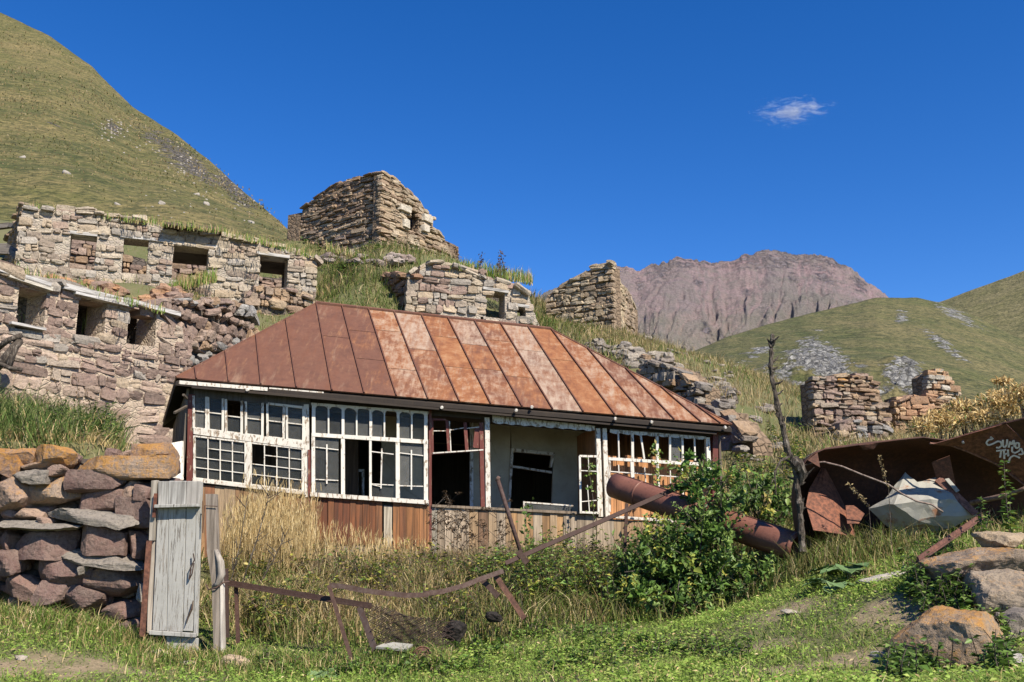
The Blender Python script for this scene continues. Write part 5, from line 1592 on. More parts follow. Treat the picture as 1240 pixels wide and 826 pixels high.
M_BIGROCK = mat_rock("big_stone", True, 1.6)

# ---- big dry stone wall on the left
dw = thing("dry_stone_wall", at(90, 760, WALL_Y), "dry stone retaining wall of big purple blocks with orange lichen, left of the grey gate", "wall")
def zw(x, y): return (x / 2.035, 420 + y / 2.035)
PUR = [(0.17, 0.098, 0.08), (0.14, 0.083, 0.07), (0.19, 0.112, 0.09), (0.16, 0.095, 0.08)]
TANO = [(0.30, 0.20, 0.145), (0.27, 0.175, 0.135), (0.32, 0.235, 0.175)]
SLA = [(0.21, 0.185, 0.155), (0.25, 0.22, 0.18), (0.18, 0.16, 0.14)]
WS = [(5, 250, 85, 290, 1, .55), (90, 250, 186, 302, 1, .62), (183, 276, 412, 326, 1, .58), (330, 240, 412, 282, 1, .55), (0, 268, 46, 324, 1, .62), (44, 287, 116, 309, 1, .45),
      (40, 300, 132, 336, 2, .2), (122, 296, 170, 326, 1, .3), (182, 308, 310, 360, 0, .2), (303, 334, 350, 376, 1, .35), (340, 334, 378, 378, 0, .1), (-10, 322, 74, 404, 1, .42),
      (78, 322, 184, 390, 1, .48), (190, 342, 298, 420, 0, .12), (298, 372, 374, 444, 0, .1), (42, 392, 112, 424, 1, .25), (138, 396, 350, 446, 2, .1), (-5, 425, 202, 456, 2, .05),
      (-5, 455, 42, 502, 0, .05), (50, 450, 174, 522, 0, .1), (194, 436, 304, 510, 0, .1), (306, 458, 374, 532, 0, .05), (-5, 503, 52, 564, 0, .08), (164, 502, 356, 546, 2, .08),
      (104, 522, 224, 590, 0, .02), (224, 534, 358, 614, 0, .36), (96, 578, 160, 632, 0, .05), (158, 590, 252, 648, 0, .03), (264, 622, 352, 672, 0, .0), (300, 668, 372, 700, 0, .0),
      (-5, 564, 98, 622, 0, .0), (352, 528, 384, 590, 0, .05), (352, 590, 388, 660, 2, .0), (376, 330, 408, 420, 0, .1), (376, 424, 404, 520, 0, .05), (212, 534, 226, 560, 2, 0), (-5, 405, 44, 428, 1, .1), (110, 420, 140, 440, 1, .1)]
WS += [(x - 182, y, X - 182, Y_, t, l) for (x, y, X, Y_, t, l) in WS[:30] if X < 190]
random.seed(31)
for k, (xa, ya, xb, yb, ty_, li) in enumerate(WS):
    (pa, qa), (pb, qb) = zw(xa, ya), zw(xb, yb)
    a, b = at(pa, qa, WALL_Y), at(pb, qb, WALL_Y)
    wdt, hgt = b.x - a.x, a.z - b.z
    dp = 0.42 if ty_ != 2 else 0.55
    tilt = 0.0
    if (xa, ya) == (138, 396): tilt = 0.16; hgt *= 0.6
    if (xa, ya) == (164, 502): tilt = 0.08; hgt *= 0.75
    if (xa, ya) == (-5, 425): tilt = 0.05; hgt *= 0.7
    c = (a + b) / 2 + Vector((0, dp / 2 - 0.06 - 0.10 * random.random() - (0.08 if ty_ == 2 else 0), 0))
    col = random.choice((PUR, TANO, SLA)[ty_])
    rock("stone", c, (wdt * 1.11, dp, hgt * 1.13), (random.uniform(-.05, .05), tilt + random.uniform(-.03, .03), random.uniform(-.09, .09)), 400 + k, col, li + (.09 if li > .3 else .05), dw, cuts=9 if wdt > .3 else 6, rnd=0.10 if ty_ != 2 else 0.12, amp=0.075 if ty_ != 2 else 0.15, facet=True)
for k in range(70):       # small packing stones deep in the joints
    px, py = random.uniform(-60, 198), random.uniform(545, 760)
    p = at(px, py, WALL_Y + random.uniform(0.12, 0.22))
    if p.z < gz(p.x, WALL_Y - .2) - .1: continue
    add_stone(dw, p, (random.uniform(.08, .2), .15, random.uniform(.05, .12)), (random.uniform(-.3, .3), random.uniform(-.4, .4), random.uniform(0, 3)), random.choice(PUR + TANO), 0.1)
m = MB()
a, b = at(-120, 555, WALL_Y + 0.24), at(200, 556, WALL_Y + 0.24)
m.prism([Vector((a.x, a.y, -0.2)), Vector((b.x, b.y, -0.2)), Vector((b.x, b.y, b.z)), Vector((a.x, a.y, a.z))], (0, 0.25, 0))
m.build("rubble_core", M_CORE_DARK, dw)
# end of the wall by the gate
for k in range(7):
    p = at(199, 566 + k * 27, WALL_Y + .32 + 0.05 * (k % 2))
    rock("stone", p, (0.34, 0.5, 0.25), (0, 0, random.uniform(-.2, .2)), 470 + k, random.choice(PUR), 0.25 if k == 0 else 0.05, dw, cuts=4, rnd=.3, facet=False)

# ---- plank gate
GY_ = 10.3
def zg(x, y): return (150 + x / 3.44, 570 + y / 3.44)
def gp(x, y, off=0.0):
    return at(*zg(x, y), GY_) + Vector((0, -off, 0))
gate = thing("gate", gp(220, 770), "tall narrow gate of grey white weathered planks standing shut beside the purple stone wall", "gate")
def gquad(name, mat, pts, off, th, color=None):
    m = MB(); m.prism([gp(x, y, off) for x, y in pts], (0, th, 0))
    return m.build(name, mat, gate, color=color, bevel=0.004)
M_GATE = mat_paint("worn_grey_gate_paint", (0.335, 0.325, 0.295), (0.25, 0.225, 0.19), 0.45, 0.9, (36, 36, 2.6))
for k, (t0, t1, b0, b1, tp, bt) in enumerate(((146, 189, 118, 178, 44, 668), (190, 263, 179, 245, 42, 672), (264, 303, 246, 289, 43, 670), (304, 328, 290, 309, 46, 690))):
    gquad("plank", M_GATE, [(t0, tp), (t1, tp + 1), (b1 - 1.2, bt), (b0, bt - 2)], 0.0 + 0.004 * (k % 2), 0.028, None)
gquad("plank", M_GATE, [(176, 690), (238, 694), (236, 762), (178, 752)], -0.004, 0.026)
gquad("plank", M_GATE, [(239, 694), (310, 698), (306, 766), (237, 762)], -0.002, 0.026)
gquad("panel", M_WOOD, [(146, 46), (190, 45), (189, 145), (146, 146)], 0.03, 0.024, (0.33, 0.32, 0.29))
gquad("panel", M_WOOD, [(191, 45), (262, 45), (260, 143), (190, 145)], 0.034, 0.024, (0.36, 0.35, 0.32))
gquad("panel", M_WOOD, [(263, 45), (324, 44), (320, 140), (261, 143)], 0.03, 0.024, (0.30, 0.28, 0.25))
gquad("batten", M_GATE, [(140, 143), (322, 140), (322, 152), (140, 157)], 0.10, 0.09)
gquad("batten", M_GATE, [(112, 664), (306, 676), (304, 694), (112, 682)], 0.05, 0.046)
gquad("stile", M_WOOD, [(116, 42), (143, 40), (128, 292), (106, 292)], 0.02, 0.06, (0.36, 0.32, 0.26))
gquad("stile", M_WOOD, [(104, 296), (127, 296), (112, 684), (92, 676)], -0.02, 0.05, (0.38, 0.33, 0.27))
m = MB(); m.bar(gp(112, 292, 0.04), gp(82, 690, 0.04), 0.05, 0.03); m.build("hinge_post", M_RUST, gate, color=(0.16, 0.07, 0.045))
m = MB(); m.bar(gp(140, 96, 0.05), gp(132, 195, 0.05), 0.03, 0.02); m.build("hinge", M_RUST, gate, color=(0.20, 0.07, 0.04))
m = MB(); m.tube([gp(294, 345, .04), gp(300, 372, .05), (gp(286, 400, .05)), gp(278, 452, .04), gp(290, 430, .05), gp(298, 385, .05)], 0.007, 5); m.build("latch_wire", M_RUST, gate, color=(0.05, 0.045, 0.04))
m = MB(); m.tube([gp(292, 540, .03), gp(288, 575, .04), gp(272, 610, .03), gp(266, 636, .04)], [0.004, 0.012, 0.009, 0.004], 5); m.build("latch_wire", M_RUST, gate, color=(0.07, 0.06, 0.04))

# ---- split wooden post beside the gate
fpst = thing("fence_post", gp(395, 760), "split grey wooden post wrapped with wire, just right of the plank gate", "post")
m = MB()
for (x0_, x1_, x2_, x3_, y0_, y1_, o) in ((346, 386, 352, 392, 98, 330, 0.0), (352, 395, 372, 412, 330, 470, 0.01), (372, 412, 380, 420, 470, 760, 0.0)):
    m.hexa([gp(x0_, y0_, .05 + o), gp(x1_, y0_, .05), gp(x1_, y0_, -.06), gp(x0_, y0_, -.06)], [gp(x2_, y1_, .05), gp(x3_, y1_, .05 + o), gp(x3_, y1_, -.06), gp(x2_, y1_, -.06)])
m.build("post_body", M_WOOD, fpst, color=(0.24, 0.20, 0.16))
m = MB(); m.tube([gp(388, 330, .04), gp(410, 380, .06), gp(414, 430, .06), gp(400, 470, .06), gp(378, 480, .05)], [.02, .035, .04, .03, .015], 7); m.build("knot", M_WOOD, fpst, color=(0.34, 0.30, 0.25), smooth=True)
m = MB(); m.hexa([gp(408, 470, .06), gp(418, 470, .06), gp(418, 470, -.02), gp(408, 470, -.02)], [gp(410, 755, .06), gp(421, 755, .06), gp(421, 755, -.02), gp(410, 755, -.02)]); m.build("splinter", M_WOOD, fpst, color=(0.52, 0.47, 0.40))
m = MB(); m.tube([gp(346, 474, .02), gp(360, 494, .075), gp(395, 486, .08), gp(420, 466, .06), gp(440, 462, 0.0)], 0.008, 5); m.build("wire", M_RUST, fpst, color=(0.06, 0.05, 0.045))
m = MB(); m.tube([gp(398, 150, .07), gp(345, 147, .07), gp(340, 200, .06), gp(335, 260, .05)], 0.005, 5); m.build("wire", M_RUST, fpst, color=(0.07, 0.05, 0.04))

# ---- remains of an iron fence
def zf(x, y): return (260 + x / 3.107, 560 + y / 3.107)
def zk(x, y): return (500 + x / 3.107, 560 + y / 3.107)
RU = (0.055, 0.034, 0.027)
fence = thing("wire_fence", at(*zf(300, 640), 10.6), "collapsed rusty iron fence with a torn panel of diagonal wire netting, right of the gate", "fence")
IRONS = []
def bar_px(root, name, pts, w, t=None, color=RU, tube=False, mat=None):
    m = MB()
    P = [at(*p) for p in pts]
    if tube: m.tube(P, w, 7)
    else:
        for a, b in zip(P[:-1], P[1:]): m.bar(a, b, w, t or w)
    return m.build(name, mat or (M_IRON if root in IRONS else M_RUST), root, color=color, smooth=tube)
IRONS.append(fence)
bar_px(fence, "rail", [(*zf(45, 452), 10.6), (*zf(590, 540), 10.2)], 0.055, 0.02)
bar_px(fence, "rail", [(*zf(50, 462), 10.58), (*zf(585, 548), 10.19)], 0.012, 0.06)
bar_px(fence, "iron_post", [(*zf(430, 465), 10.2), (*zf(524, 770), 9.95)], 0.035, 0.03, (0.085, 0.05, 0.036))
bar_px(fence, "iron_post", [(*zf(545, 545), 10.2), (*zf(606, 715), 10.1)], 0.06, 0.03, (0.06, 0.045, 0.04))
bar_px(fence, "iron_post", [(*zf(40, 400), 10.55), (*zf(44, 660), 10.5)], 0.05, 0.05, (0.05, 0.035, 0.03))
bar_px(fence, "iron_post", [(*zf(80, 460), 10.6), (*zf(88, 680), 10.5)], 0.035, 0.035, (0.075, 0.04, 0.03))
m = MB()
pts = [(*zf(430, 462), 10.2), (*zf(480, 466), 10.22), (*zf(560, 482), 10.28), (*zf(640, 492), 10.35), (*zf(720, 500), 10.42), (*zf(800, 498), 10.5), (*zk(40, 494), 10.55), (*zk(110, 486), 10.62), (*zk(190, 464), 10.7), (*zk(250, 440), 10.8), (*zk(335, 410), 10.95)]
P = [at(*p) for p in pts]
for a, b in zip(P[:-1], P[1:]):
    m.bar(a, b + (b - a) * 0.06, 0.05, 0.012)
m.build("bent_strap", M_IRON, fence, color=(0.085, 0.06, 0.05))
# torn netting
m = MB()
q = [at(*zf(560, 540), 10.2), at(*zf(900, 600), 10.5), at(*zf(905, 745), 10.35), at(*zf(620, 720), 10.05)]
def bil(u, v): return q[0] * (1 - u) * (1 - v) + q[1] * u * (1 - v) + q[2] * u * v + q[3] * (1 - u) * v
N = 24
for k in range(-N, N):
    for s in (0, 1):
        if s == 1 and k % 2: continue
        pts = []
        for j in range(7):
            tt = j / 6
            u, v = (k / N + tt, tt) if s == 0 else (k / N + tt, 1 - tt)
            if 0 <= u <= 1:
                p = bil(u, v) + Vector((0, 0.07 * math.sin(u * 7) + .02 * math.sin(9 * v + k), 0.02 * math.sin(u * 9)))
                pts.append(p)
        if len(pts) > 1: m.tube(pts, 0.0045, 3, False)
m.build("netting", M_IRON, fence, color=(0.07, 0.055, 0.048), kind='stuff')

bk = thing("bent_angle_iron", at(*zk(350, 560), 11.2), "forked bent rusty angle iron stuck in the weeds at the strap's end", "scrap iron", "scrap iron in the weeds")
IRONS.append(bk)
bar_px(bk, "angle_leg", [(*zk(255, 436), 11.0), (*zk(322, 505), 10.9)], 0.06, 0.02, (0.07, 0.045, 0.035))
bar_px(bk, "angle_leg", [(*zk(304, 415), 11.0), (*zk(420, 588), 10.8)], 0.06, 0.02, (0.14, 0.07, 0.045))
bar_px(bk, "cross_piece", [(*zk(255, 438), 11.0), (*zk(338, 408), 11.02)], 0.04, 0.03)
lb = thing("angle_iron_beam", at(700, 640, 12.2), "long thin rusty angle iron slanting up from the weeds across the round pipe", "scrap iron", "scrap iron in the weeds")
m = MB(); a, b = at(612, 682, 12.0), at(824, 589, 12.9)
m.bar(a, b, 0.052, 0.012, up=(0, -1, 0.2)); m.bar(a + Vector((0, .03, -.022)), b + Vector((0, .03, -.022)), 0.012, 0.06, up=(0, -1, 0.2))
m.build("angle_bar", M_IRON, lb, color=(0.05, 0.032, 0.026))
bar_px(lb, "end_lug", [(812, 590, 12.86), (832, 582, 12.9)], 0.09, 0.02, (0.20, 0.10, 0.06))
rd = thing("iron_rod", at(632, 672, 12.1), "straight dark iron rod leaning left in front of the pale plank wall", "scrap iron", "scrap iron in the weeds")
IRONS.append(rd)
bar_px(rd, "rod", [(602.5, 580, 12.3), (632, 673, 12.1)], 0.027, None, (0.075, 0.05, 0.042), True)
bar_px(rd, "rod_tip", [(601, 579, 12.3), (604.5, 581, 12.3)], 0.036, None, (0.12, 0.08, 0.06), True)
bar_px(rd, "clamp", [(627, 668, 12.08), (639, 682, 12.05)], 0.07, 0.05, (0.06, 0.04, 0.03))
st = thing("iron_stake", at(757, 668, 13.3), "short black iron stake standing under the open end of the pipe", "scrap iron", "scrap iron in the weeds")
bar_px(st, "stake", [(759, 610, 13.35), (756, 680, 13.3)], 0.04, None, (0.05, 0.035, 0.03))
bar_px(st, "stake_foot", [(753, 676, 13.3), (760, 676, 13.3)], 0.05, None, (0.05, 0.035, 0.03))

# ---- the big pipe
pp = thing("rusty_pipe", at(860, 660, 13.3), "thick rusty brown pipe lying aslant through the green bush in front of the house", "pipe")
a, b = at(744, 588, 13.9), at(966, 664, 11.95)
m = MB()
R_, n_ = 0.172, 36
d = (b - a).normalized(); s1 = d.cross(UP).normalized(); s2 = s1.cross(d)
i0 = 0
for ring, (rr, rev) in enumerate(((R_, 0), (R_ - 0.012, 1))):
    for k in range(15):
        p = a + (b - a) * (k / 14)
        for j in range(n_):
            an = 2 * math.pi * j / n_
            de = 1.0 - (0.03 * math.exp(-((k - 5) / 2) ** 2) * max(0, math.sin(an)))
            m.v.append(p + (s1 * math.cos(an) + s2 * math.sin(an)) * rr * de)
for base in (0, 15 * n_):
    for k in range(14):
        for j in range(n_):
            c = (j + 1) % n_
            m.f.append([base + k * n_ + j, base + k * n_ + c, base + (k + 1) * n_ + c, base + (k + 1) * n_ + j])
for k in (0, 14):
    for j in range(n_):
        c = (j + 1) % n_
        m.f.append([k * n_ + j, k * n_ + c, 15 * n_ + k * n_ + c, 15 * n_ + k * n_ + j])
m.build("pipe_body", M_PIPE, pp, color=(0.175, 0.078, 0.052), smooth=False)
for o in pp.children:
    o.data.polygons.foreach_set("use_smooth", [True] * len(o.data.polygons))
for t_ in (0.16, 0.50, 0.985):
    p = a + (b - a) * t_
    m = MB()
    ring = [p - d * .018, p - d * .008, p + d * .008, p + d * .018]
    m.tube(ring, [R_ + .002, R_ + .011, R_ + .011, R_ + .002], 32, False)
    m.build("weld_ring", M_PIPE, pp, color=(0.13, 0.06, 0.042), smooth=True)
m = MB(); m.bar(a + s2 * (R_ + .004) - s1 * .0, b + s2 * (R_ + .004), 0.02, 0.016, up=s2); m.build("weld_seam", M_RUST, pp, color=(0.20, 0.1, 0.07))

# ---- dead crooked trunk
dt = thing("dead_tree", at(970, 664, 13.0), "bare crooked dead trunk standing like a pole between pipe and rusty sheet", "dead tree")
zp = [(935, 405), (934.5, 414), (934, 424), (933, 443), (935, 461), (939.5, 482), (944, 502), (949, 522), (954, 546), (961, 560), (965, 580), (968, 610), (970, 640), (972, 676)]
m = MB()
ctr, rad = [], []
random.seed(9)
for k in range(len(zp) - 1):
    for j in range(5):
        f = j / 5
        x = zp[k][0] * (1 - f) + zp[k + 1][0] * f + random.uniform(-.7, .7)
        y = zp[k][1] * (1 - f) + zp[k + 1][1] * f
        ctr.append(at(x, y, 11.55 + random.uniform(-.01, .01)))
        rad.append((0.024 + 0.018 * (y - 405) / 270) * random.uniform(0.75, 1.25))
i = len(m.v); m.tube(ctr, rad, 9)
def mat_bark():
    t = NT("dead_bark")
    w = t.geo()
    n = t.noise(t.n("ShaderNodeMapping", {"Vector": w, "Scale": (30, 30, 9)}).outputs[0], 1.0, 6, 0.7, 0.4)
    n2 = t.noise(w, 9.0, 4, 0.6)
    c = t.ramp(n, [(0.38, (0.018, 0.014, 0.011)), (0.54, (0.085, 0.068, 0.052)), (0.70, (0.25, 0.22, 0.18))])
    c = t.mix(t.ramp(n2, [(0.5, 0.0), (0.7, 0.5)]), c, (0.06, 0.045, 0.035))
    return t.surf(c, 0.95, t.bump(n, 1.0, 0.03))
M_BARK = mat_bark()
m.build("trunk", M_BARK, dt)
for k in range(26):
    j = random.randrange(3, len(ctr) - 4)
    dv = Vector((random.uniform(-1, 1), random.uniform(-.8, .3), random.uniform(-.1, .7))).normalized()
    m = MB(); L = random.uniform(0.04, 0.12)
    m.tube([ctr[j], ctr[j] + dv * L * .6, ctr[j] + dv * L + UP * .02], [0.022, 0.014, 0.006], 5)
    m.build("branch_stub", M_BARK, dt)
for pts in ([(962, 562, 11.55), (974, 556, 11.5), (985, 548, 11.45)], [(958, 552, 11.55), (945, 558, 11.45), (938, 572, 11.4), (940, 600, 11.35)], [(966, 590, 11.55), (978, 574, 11.5), (986, 566, 11.45)], [(961, 562, 11.55), (950, 556, 11.6), (938, 553, 13.1)]):
    m = MB(); m.tube([at(*p) for p in pts], [0.018] + [0.012] * (len(pts) - 2) + [0.004], 5); m.build("dry_twig", M_BARK, dt)
m = MB(); m.tube([at(960, 556, 11.5), at(966, 562, 11.48), at(972, 572, 11.5), at(970, 585, 11.55)], [.06, .075, .05, .03], 7); m.build("burl", M_BARK, dt)

# ---- cut open rusty tank
def zt(x, y): return (960 + x / 4.129, 480 + y / 4.129)
tk = thing("rusty_tank_shell", at(1100, 660, 12.2), "big cut open rusty tank shell with a white scrawl, behind the boulders and dry grass", "scrap metal")
st_ = [(968, 575, 0.25), (971, 566, 0.45), (977, 558, 0.7), (986, 550, 0.9), (998, 544.5, 1.0), (1025, 541, 1.0), (1052, 537.5, 1.0), (1085, 534, 1.0), (1115, 531, 1.0), (1140, 533, 1.0), (1175, 536, .98), (1210, 545, .95), (1250, 560, .9), (1300, 575, .9)]
rows = []
for (px, py, k) in st_:
    lip = at(px, py, 11.62)
    R = 0.68
    row = []
    c = lip
    for j in range(13):
        an = math.radians(97 - j * 14.5)       # from the overhanging lip over the back to the foot
        row.append(c + Vector((0, math.cos(an) * 0.91 * k, math.sin(an) * 0.86 * k * R / 0.68)))
    sh = lip - row[0]
    row = [p + sh + Vector((noise.noise(p * 1.3) * .03, noise.noise(p * 1.1 + Vector((5, 0, 0))) * .13 + noise.noise(p * 4) * .05, 0)) for p in row]
    rows.append(row)
m = MB()
nr, nc = len(rows), 13
for lay in (0, 1):
    for r_ in rows:
        for p in r_:
            m.v.append(p + Vector((0, 0.012, 0.012)) * lay)
for lay in (0, 1):
    o_ = lay * nr * nc
    for i in range(nr - 1):
        for j in range(nc - 1):
            m.f.append([o_ + i * nc + j, o_ + i * nc + j + 1, o_ + (i + 1) * nc + j + 1, o_ + (i + 1) * nc + j])
o_ = nr * nc
for i in range(nr - 1):
    for j in (0, nc - 1):
        m.f.append([i * nc + j, (i + 1) * nc + j, o_ + (i + 1) * nc + j, o_ + i * nc + j])
for j in range(nc - 1):
    for i in (0, nr - 1):
        m.f.append([i * nc + j, i * nc + j + 1, o_ + i * nc + j + 1, o_ + i * nc + j])
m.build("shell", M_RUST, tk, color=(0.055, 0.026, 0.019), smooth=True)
def sheet_px(root, name, pts, color, th=0.012, mat=None, label=None):
    m = MB()
    P = [at(*p) for p in pts]
    nrm = (P[1] - P[0]).cross(P[2] - P[0]).normalized()
    if nrm.y > 0: nrm = -nrm
    m.prism(P, -nrm * th)
    o = m.build(name, mat or M_RUST, root, color=color, label=label)
    return o, P, nrm
def curl_px(root, name, left, right, n, bow, color):
    """a bowed sheet between two edges given as picture points with depth"""
    m = MB()
    L = [at(*p) for p in left]; R2 = [at(*p) for p in right]
    for i in range(len(L) - 1):
        for j in range(n):
            f0, f1 = j / n, (j + 1) / n
            g = lambda i_, f: L[i_] * (1 - f) + R2[i_] * f + Vector((0, -bow * math.sin(math.pi * f), 0))
            q_ = [g(i, f0), g(i, f1), g(i + 1, f1), g(i + 1, f0)]
            m.prism(q_, (0, 0.01, 0))
    return m.build(name, M_RUST, root, color=color)
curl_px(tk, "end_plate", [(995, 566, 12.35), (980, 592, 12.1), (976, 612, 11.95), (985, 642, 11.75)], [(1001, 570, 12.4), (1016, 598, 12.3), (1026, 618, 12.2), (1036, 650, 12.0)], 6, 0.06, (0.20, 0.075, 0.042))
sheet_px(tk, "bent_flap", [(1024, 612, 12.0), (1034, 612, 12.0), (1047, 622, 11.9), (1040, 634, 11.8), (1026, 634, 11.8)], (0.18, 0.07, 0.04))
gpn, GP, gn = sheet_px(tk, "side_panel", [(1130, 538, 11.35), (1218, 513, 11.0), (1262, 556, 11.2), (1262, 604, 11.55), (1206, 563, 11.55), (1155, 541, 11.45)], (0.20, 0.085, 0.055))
sheet_px(tk, "shade_panel", [(1218, 512.5, 10.98), (1275, 500, 10.6), (1275, 560, 11.3), (1262, 556, 11.24)], (0.06, 0.03, 0.022))  # added dark panel, colour and tilt standing in for a black shaded gap
m = MB(); m.tube([at(1126, 537, 11.36), at(1150, 539, 11.44), at(1175, 548, 11.48), at(1206, 562, 11.52), at(1262, 603, 11.52)], 0.012, 5); m.build("panel_rim", M_RUST, tk, color=(0.26, 0.13, 0.09))
for pts in ([(1040, 539, 11.62), (1064, 537, 11.62), (1058, 544, 11.66), (1046, 545, 11.68)], [(978, 557, 11.6), (990, 548, 11.6), (993, 566, 11.55)], [(1128, 560, 11.8), (1150, 552, 11.7), (1160, 600, 11.9), (1142, 606, 12.0)]):
    sheet_px(tk, "torn_flap", pts, (0.11, 0.05, 0.033))
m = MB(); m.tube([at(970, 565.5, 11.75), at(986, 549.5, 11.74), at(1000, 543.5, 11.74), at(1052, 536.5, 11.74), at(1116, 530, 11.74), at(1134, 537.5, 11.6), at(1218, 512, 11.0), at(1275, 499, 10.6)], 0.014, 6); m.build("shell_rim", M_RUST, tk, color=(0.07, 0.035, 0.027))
for x, y in ((1166, 535), (1052, 539), (1090, 541)):
    p = at(x, y, 11.6)
m = MB(); c = on_plane(1166, 535, GP[0], gn) + gn * .01; m.tube([c - gn * .012, c + gn * .012], 0.014, 6); m.build("rivet", M_GREYP, tk)
def mat_spray():
    t = NT("spray_paint")
    n = t.noise(t.geo(), 30, 4, 0.6)
    return t.surf(t.mix(n, (0.62, 0.57, 0.55), (0.85, 0.80, 0.78)), 0.7)
M_SPRAY = mat_spray()
GR = [[[(432, 262), (405, 235), (428, 262), (385, 270), (366, 300), (385, 324), (430, 310), (480, 283), (512, 290), (522, 322), (492, 350), (466, 345)]],
      [[(532, 272), (532, 330), (550, 345), (570, 320), (574, 268)]],
      [[(590, 342), (602, 282), (618, 322), (640, 268), (648, 335)]],
      [[(668, 298), (692, 302), (694, 340), (668, 356), (652, 328), (666, 298)], [(625, 340), (622, 384), (650, 402), (690, 382), (712, 352), (726, 384), (736, 410), (690, 416)]],
      [[(468, 380), (520, 374), (562, 368)], [(515, 378), (504, 442)]],
      [[(542, 380), (546, 456)], [(582, 370), (586, 430)], [(546, 415), (586, 402)]],
      [[(700, 450), (672, 436), (640, 424), (606, 445), (586, 496)]]]
for strokes in GR:
    m = MB()
    for s_ in strokes:
        P = [on_plane(1150 + x / 8.256, 500 + y / 8.256, GP[0], gn) + gn * 0.001 for x, y in s_]
        Q = []
        for k in range(len(P) - 1):          # round the corners a little
            Q += [P[k] * (1 - f) + P[k + 1] * f for f in (0, .25, .5, .75)]
        Q.append(P[-1])
        Q = [Q[0]] + [(Q[k - 1] + Q[k] * 2 + Q[k + 1]) / 4 for k in range(1, len(Q) - 1)] + [Q[-1]]
        for u, v in zip(Q[:-1], Q[1:]):
            dd = (v - u)
            if dd.length < 1e-5: continue
            m.bar(u - dd * .2, v + dd * .2, 0.020, 0.003, up=gn)
    m.build("graffiti_letter", M_SPRAY, tk)

# crumpled pale sheet in front of the shell
cs = thing("crumpled_sheet", at(1110, 640, 11.7), "crumpled whitish metal sheet lying in the mouth of the rusty tank shell", "scrap metal")
def mat_palesheet():
    t = NT("pale_dented_metal")
    w = t.geo()
    n1, n2 = t.noise(w, 4, 6, .65), t.noise(w, 22, 5, .7)
    c = t.mix(n1, (0.24, 0.232, 0.2), (0.34, 0.325, 0.275))
    c = t.mix(t.ramp(n1, [(0.56, 0.0), (0.66, 1.0)]), c, (0.24, 0.115, 0.06))
    c = t.mix(t.ramp(n2, [(0.60, 0.0), (0.75, 0.7)]), c, (0.24, 0.21, 0.17))
    return t.surf(c, 0.75, t.bump(n1, 0.4, 0.03))
M_PALE = mat_palesheet()
cont_t = [(1052, 616), (1066, 601), (1079, 588), (1096, 571.5), (1103, 575), (1110, 583), (1124, 579), (1139, 577), (1148, 586), (1164, 603), (1183, 624)]
cont_b = [(1054, 634), (1066, 640), (1079, 646), (1092, 650), (1100, 652), (1110, 652), (1124, 650), (1139, 647), (1150, 643), (1165, 636), (1182, 627)]
SP_ = dict(A=(1052, 616, 11.92), B=(1096, 571.5, 12.02), C=(1110, 584, 11.90), D=(1139, 577, 12.0), E=(1183, 624, 11.72), F=(1148, 642, 11.86), G=(1091, 651, 11.96), H=(1084, 610, 11.66), I=(1126, 606, 11.60), J=(1156, 606, 11.70), K=(1112, 630, 11.68), L=(1070, 606, 11.84), N=(1138, 624, 11.70))
bm = bmesh.new()
vv = {k: bm.verts.new(at(*p) - WLOC[cs.name]) for k, p in SP_.items()}
for t_ in ("ALH", "LBH", "BCH", "CIH", "CDI", "DJI", "DEJ", "EFN", "JEN", "INJ", "IKN", "KFN", "HIK", "HKG", "AHG", "KGF"):
    bm.faces.new([vv[c_] for c_ in t_])
bmesh.ops.recalc_face_normals(bm, faces=bm.faces)
bmesh.ops.subdivide_edges(bm, edges=bm.edges[:], cuts=3, use_grid_fill=True)
bmesh.ops.triangulate(bm, faces=bm.faces[:])
for v_ in bm.verts:
    v_.co += noise.noise_vector(v_.co * 5) * .028 + noise.noise_vector(v_.co * 14) * .008
me = bpy.data.meshes.new("sheet"); bm.to_mesh(me); bm.free(); me.materials.append(M_PALE)
o = bpy.data.objects.new("sheet", me); link(o, cs, WLOC[cs.name])
so = o.modifiers.new("thickness", 'SOLIDIFY'); so.thickness = 0.006
sheet_px(cs, "folded_edge", [(1132, 582, 11.86), (1140, 577, 11.86), (1186, 621, 11.66), (1178, 624, 11.66)], (0.22, 0.10, 0.07), 0.02)
sheet_px(cs, "folded_edge", [(1144, 580, 11.80), (1149, 579, 11.8), (1162, 594, 11.74), (1158, 596, 11.74)], (0.6, 0.58, 0.55), 0.015, M_PALE)
wr = MB(); wr.tube([at(*p) for p in ((968, 566, 11.7), (982, 561, 11.66), (998, 559.5, 11.6), (1020, 565, 11.55), (1044, 575, 11.5), (1076, 587, 11.5), (1092, 598, 11.55), (1110, 607, 11.55), (1128, 611, 11.52), (1142, 620, 11.5))], 0.011, 6)
o = wr.build("wire", M_RUST, None, color=(0.26, 0.22, 0.19), smooth=True); tag(o, "thin bent wire looping across the mouth of the rusty tank shell", "wire")
o = thing("rusty_bar", at(1196, 605, 10.6), "short rusty bar poking out under the scrawled panel", "scrap iron", "scrap iron by the boulders")
bar_px(o, "bar", [(1176, 609, 10.9), (1222, 599, 10.4)], 0.028, None, (0.22, 0.15, 0.11), True)
bar_px(o, "bar_end", [(1221, 600, 10.4), (1246, 589, 10.2)], 0.02, None, (0.25, 0.18, 0.12), True)
o = thing("rusty_bar", at(1150, 652, 10.2), "rusty angle bar lying in brown grass from the pale sheet down to the boulders", "scrap iron", "scrap iron by the boulders")
bar_px(o, "bar", [(1112, 678, 9.6), (1190, 624, 10.8)], 0.06, 0.02, (0.13, 0.06, 0.045))
bar_px(o, "bar_flange", [(1112, 680, 9.6), (1190, 627, 10.8)], 0.015, 0.06, (0.10, 0.05, 0.04))

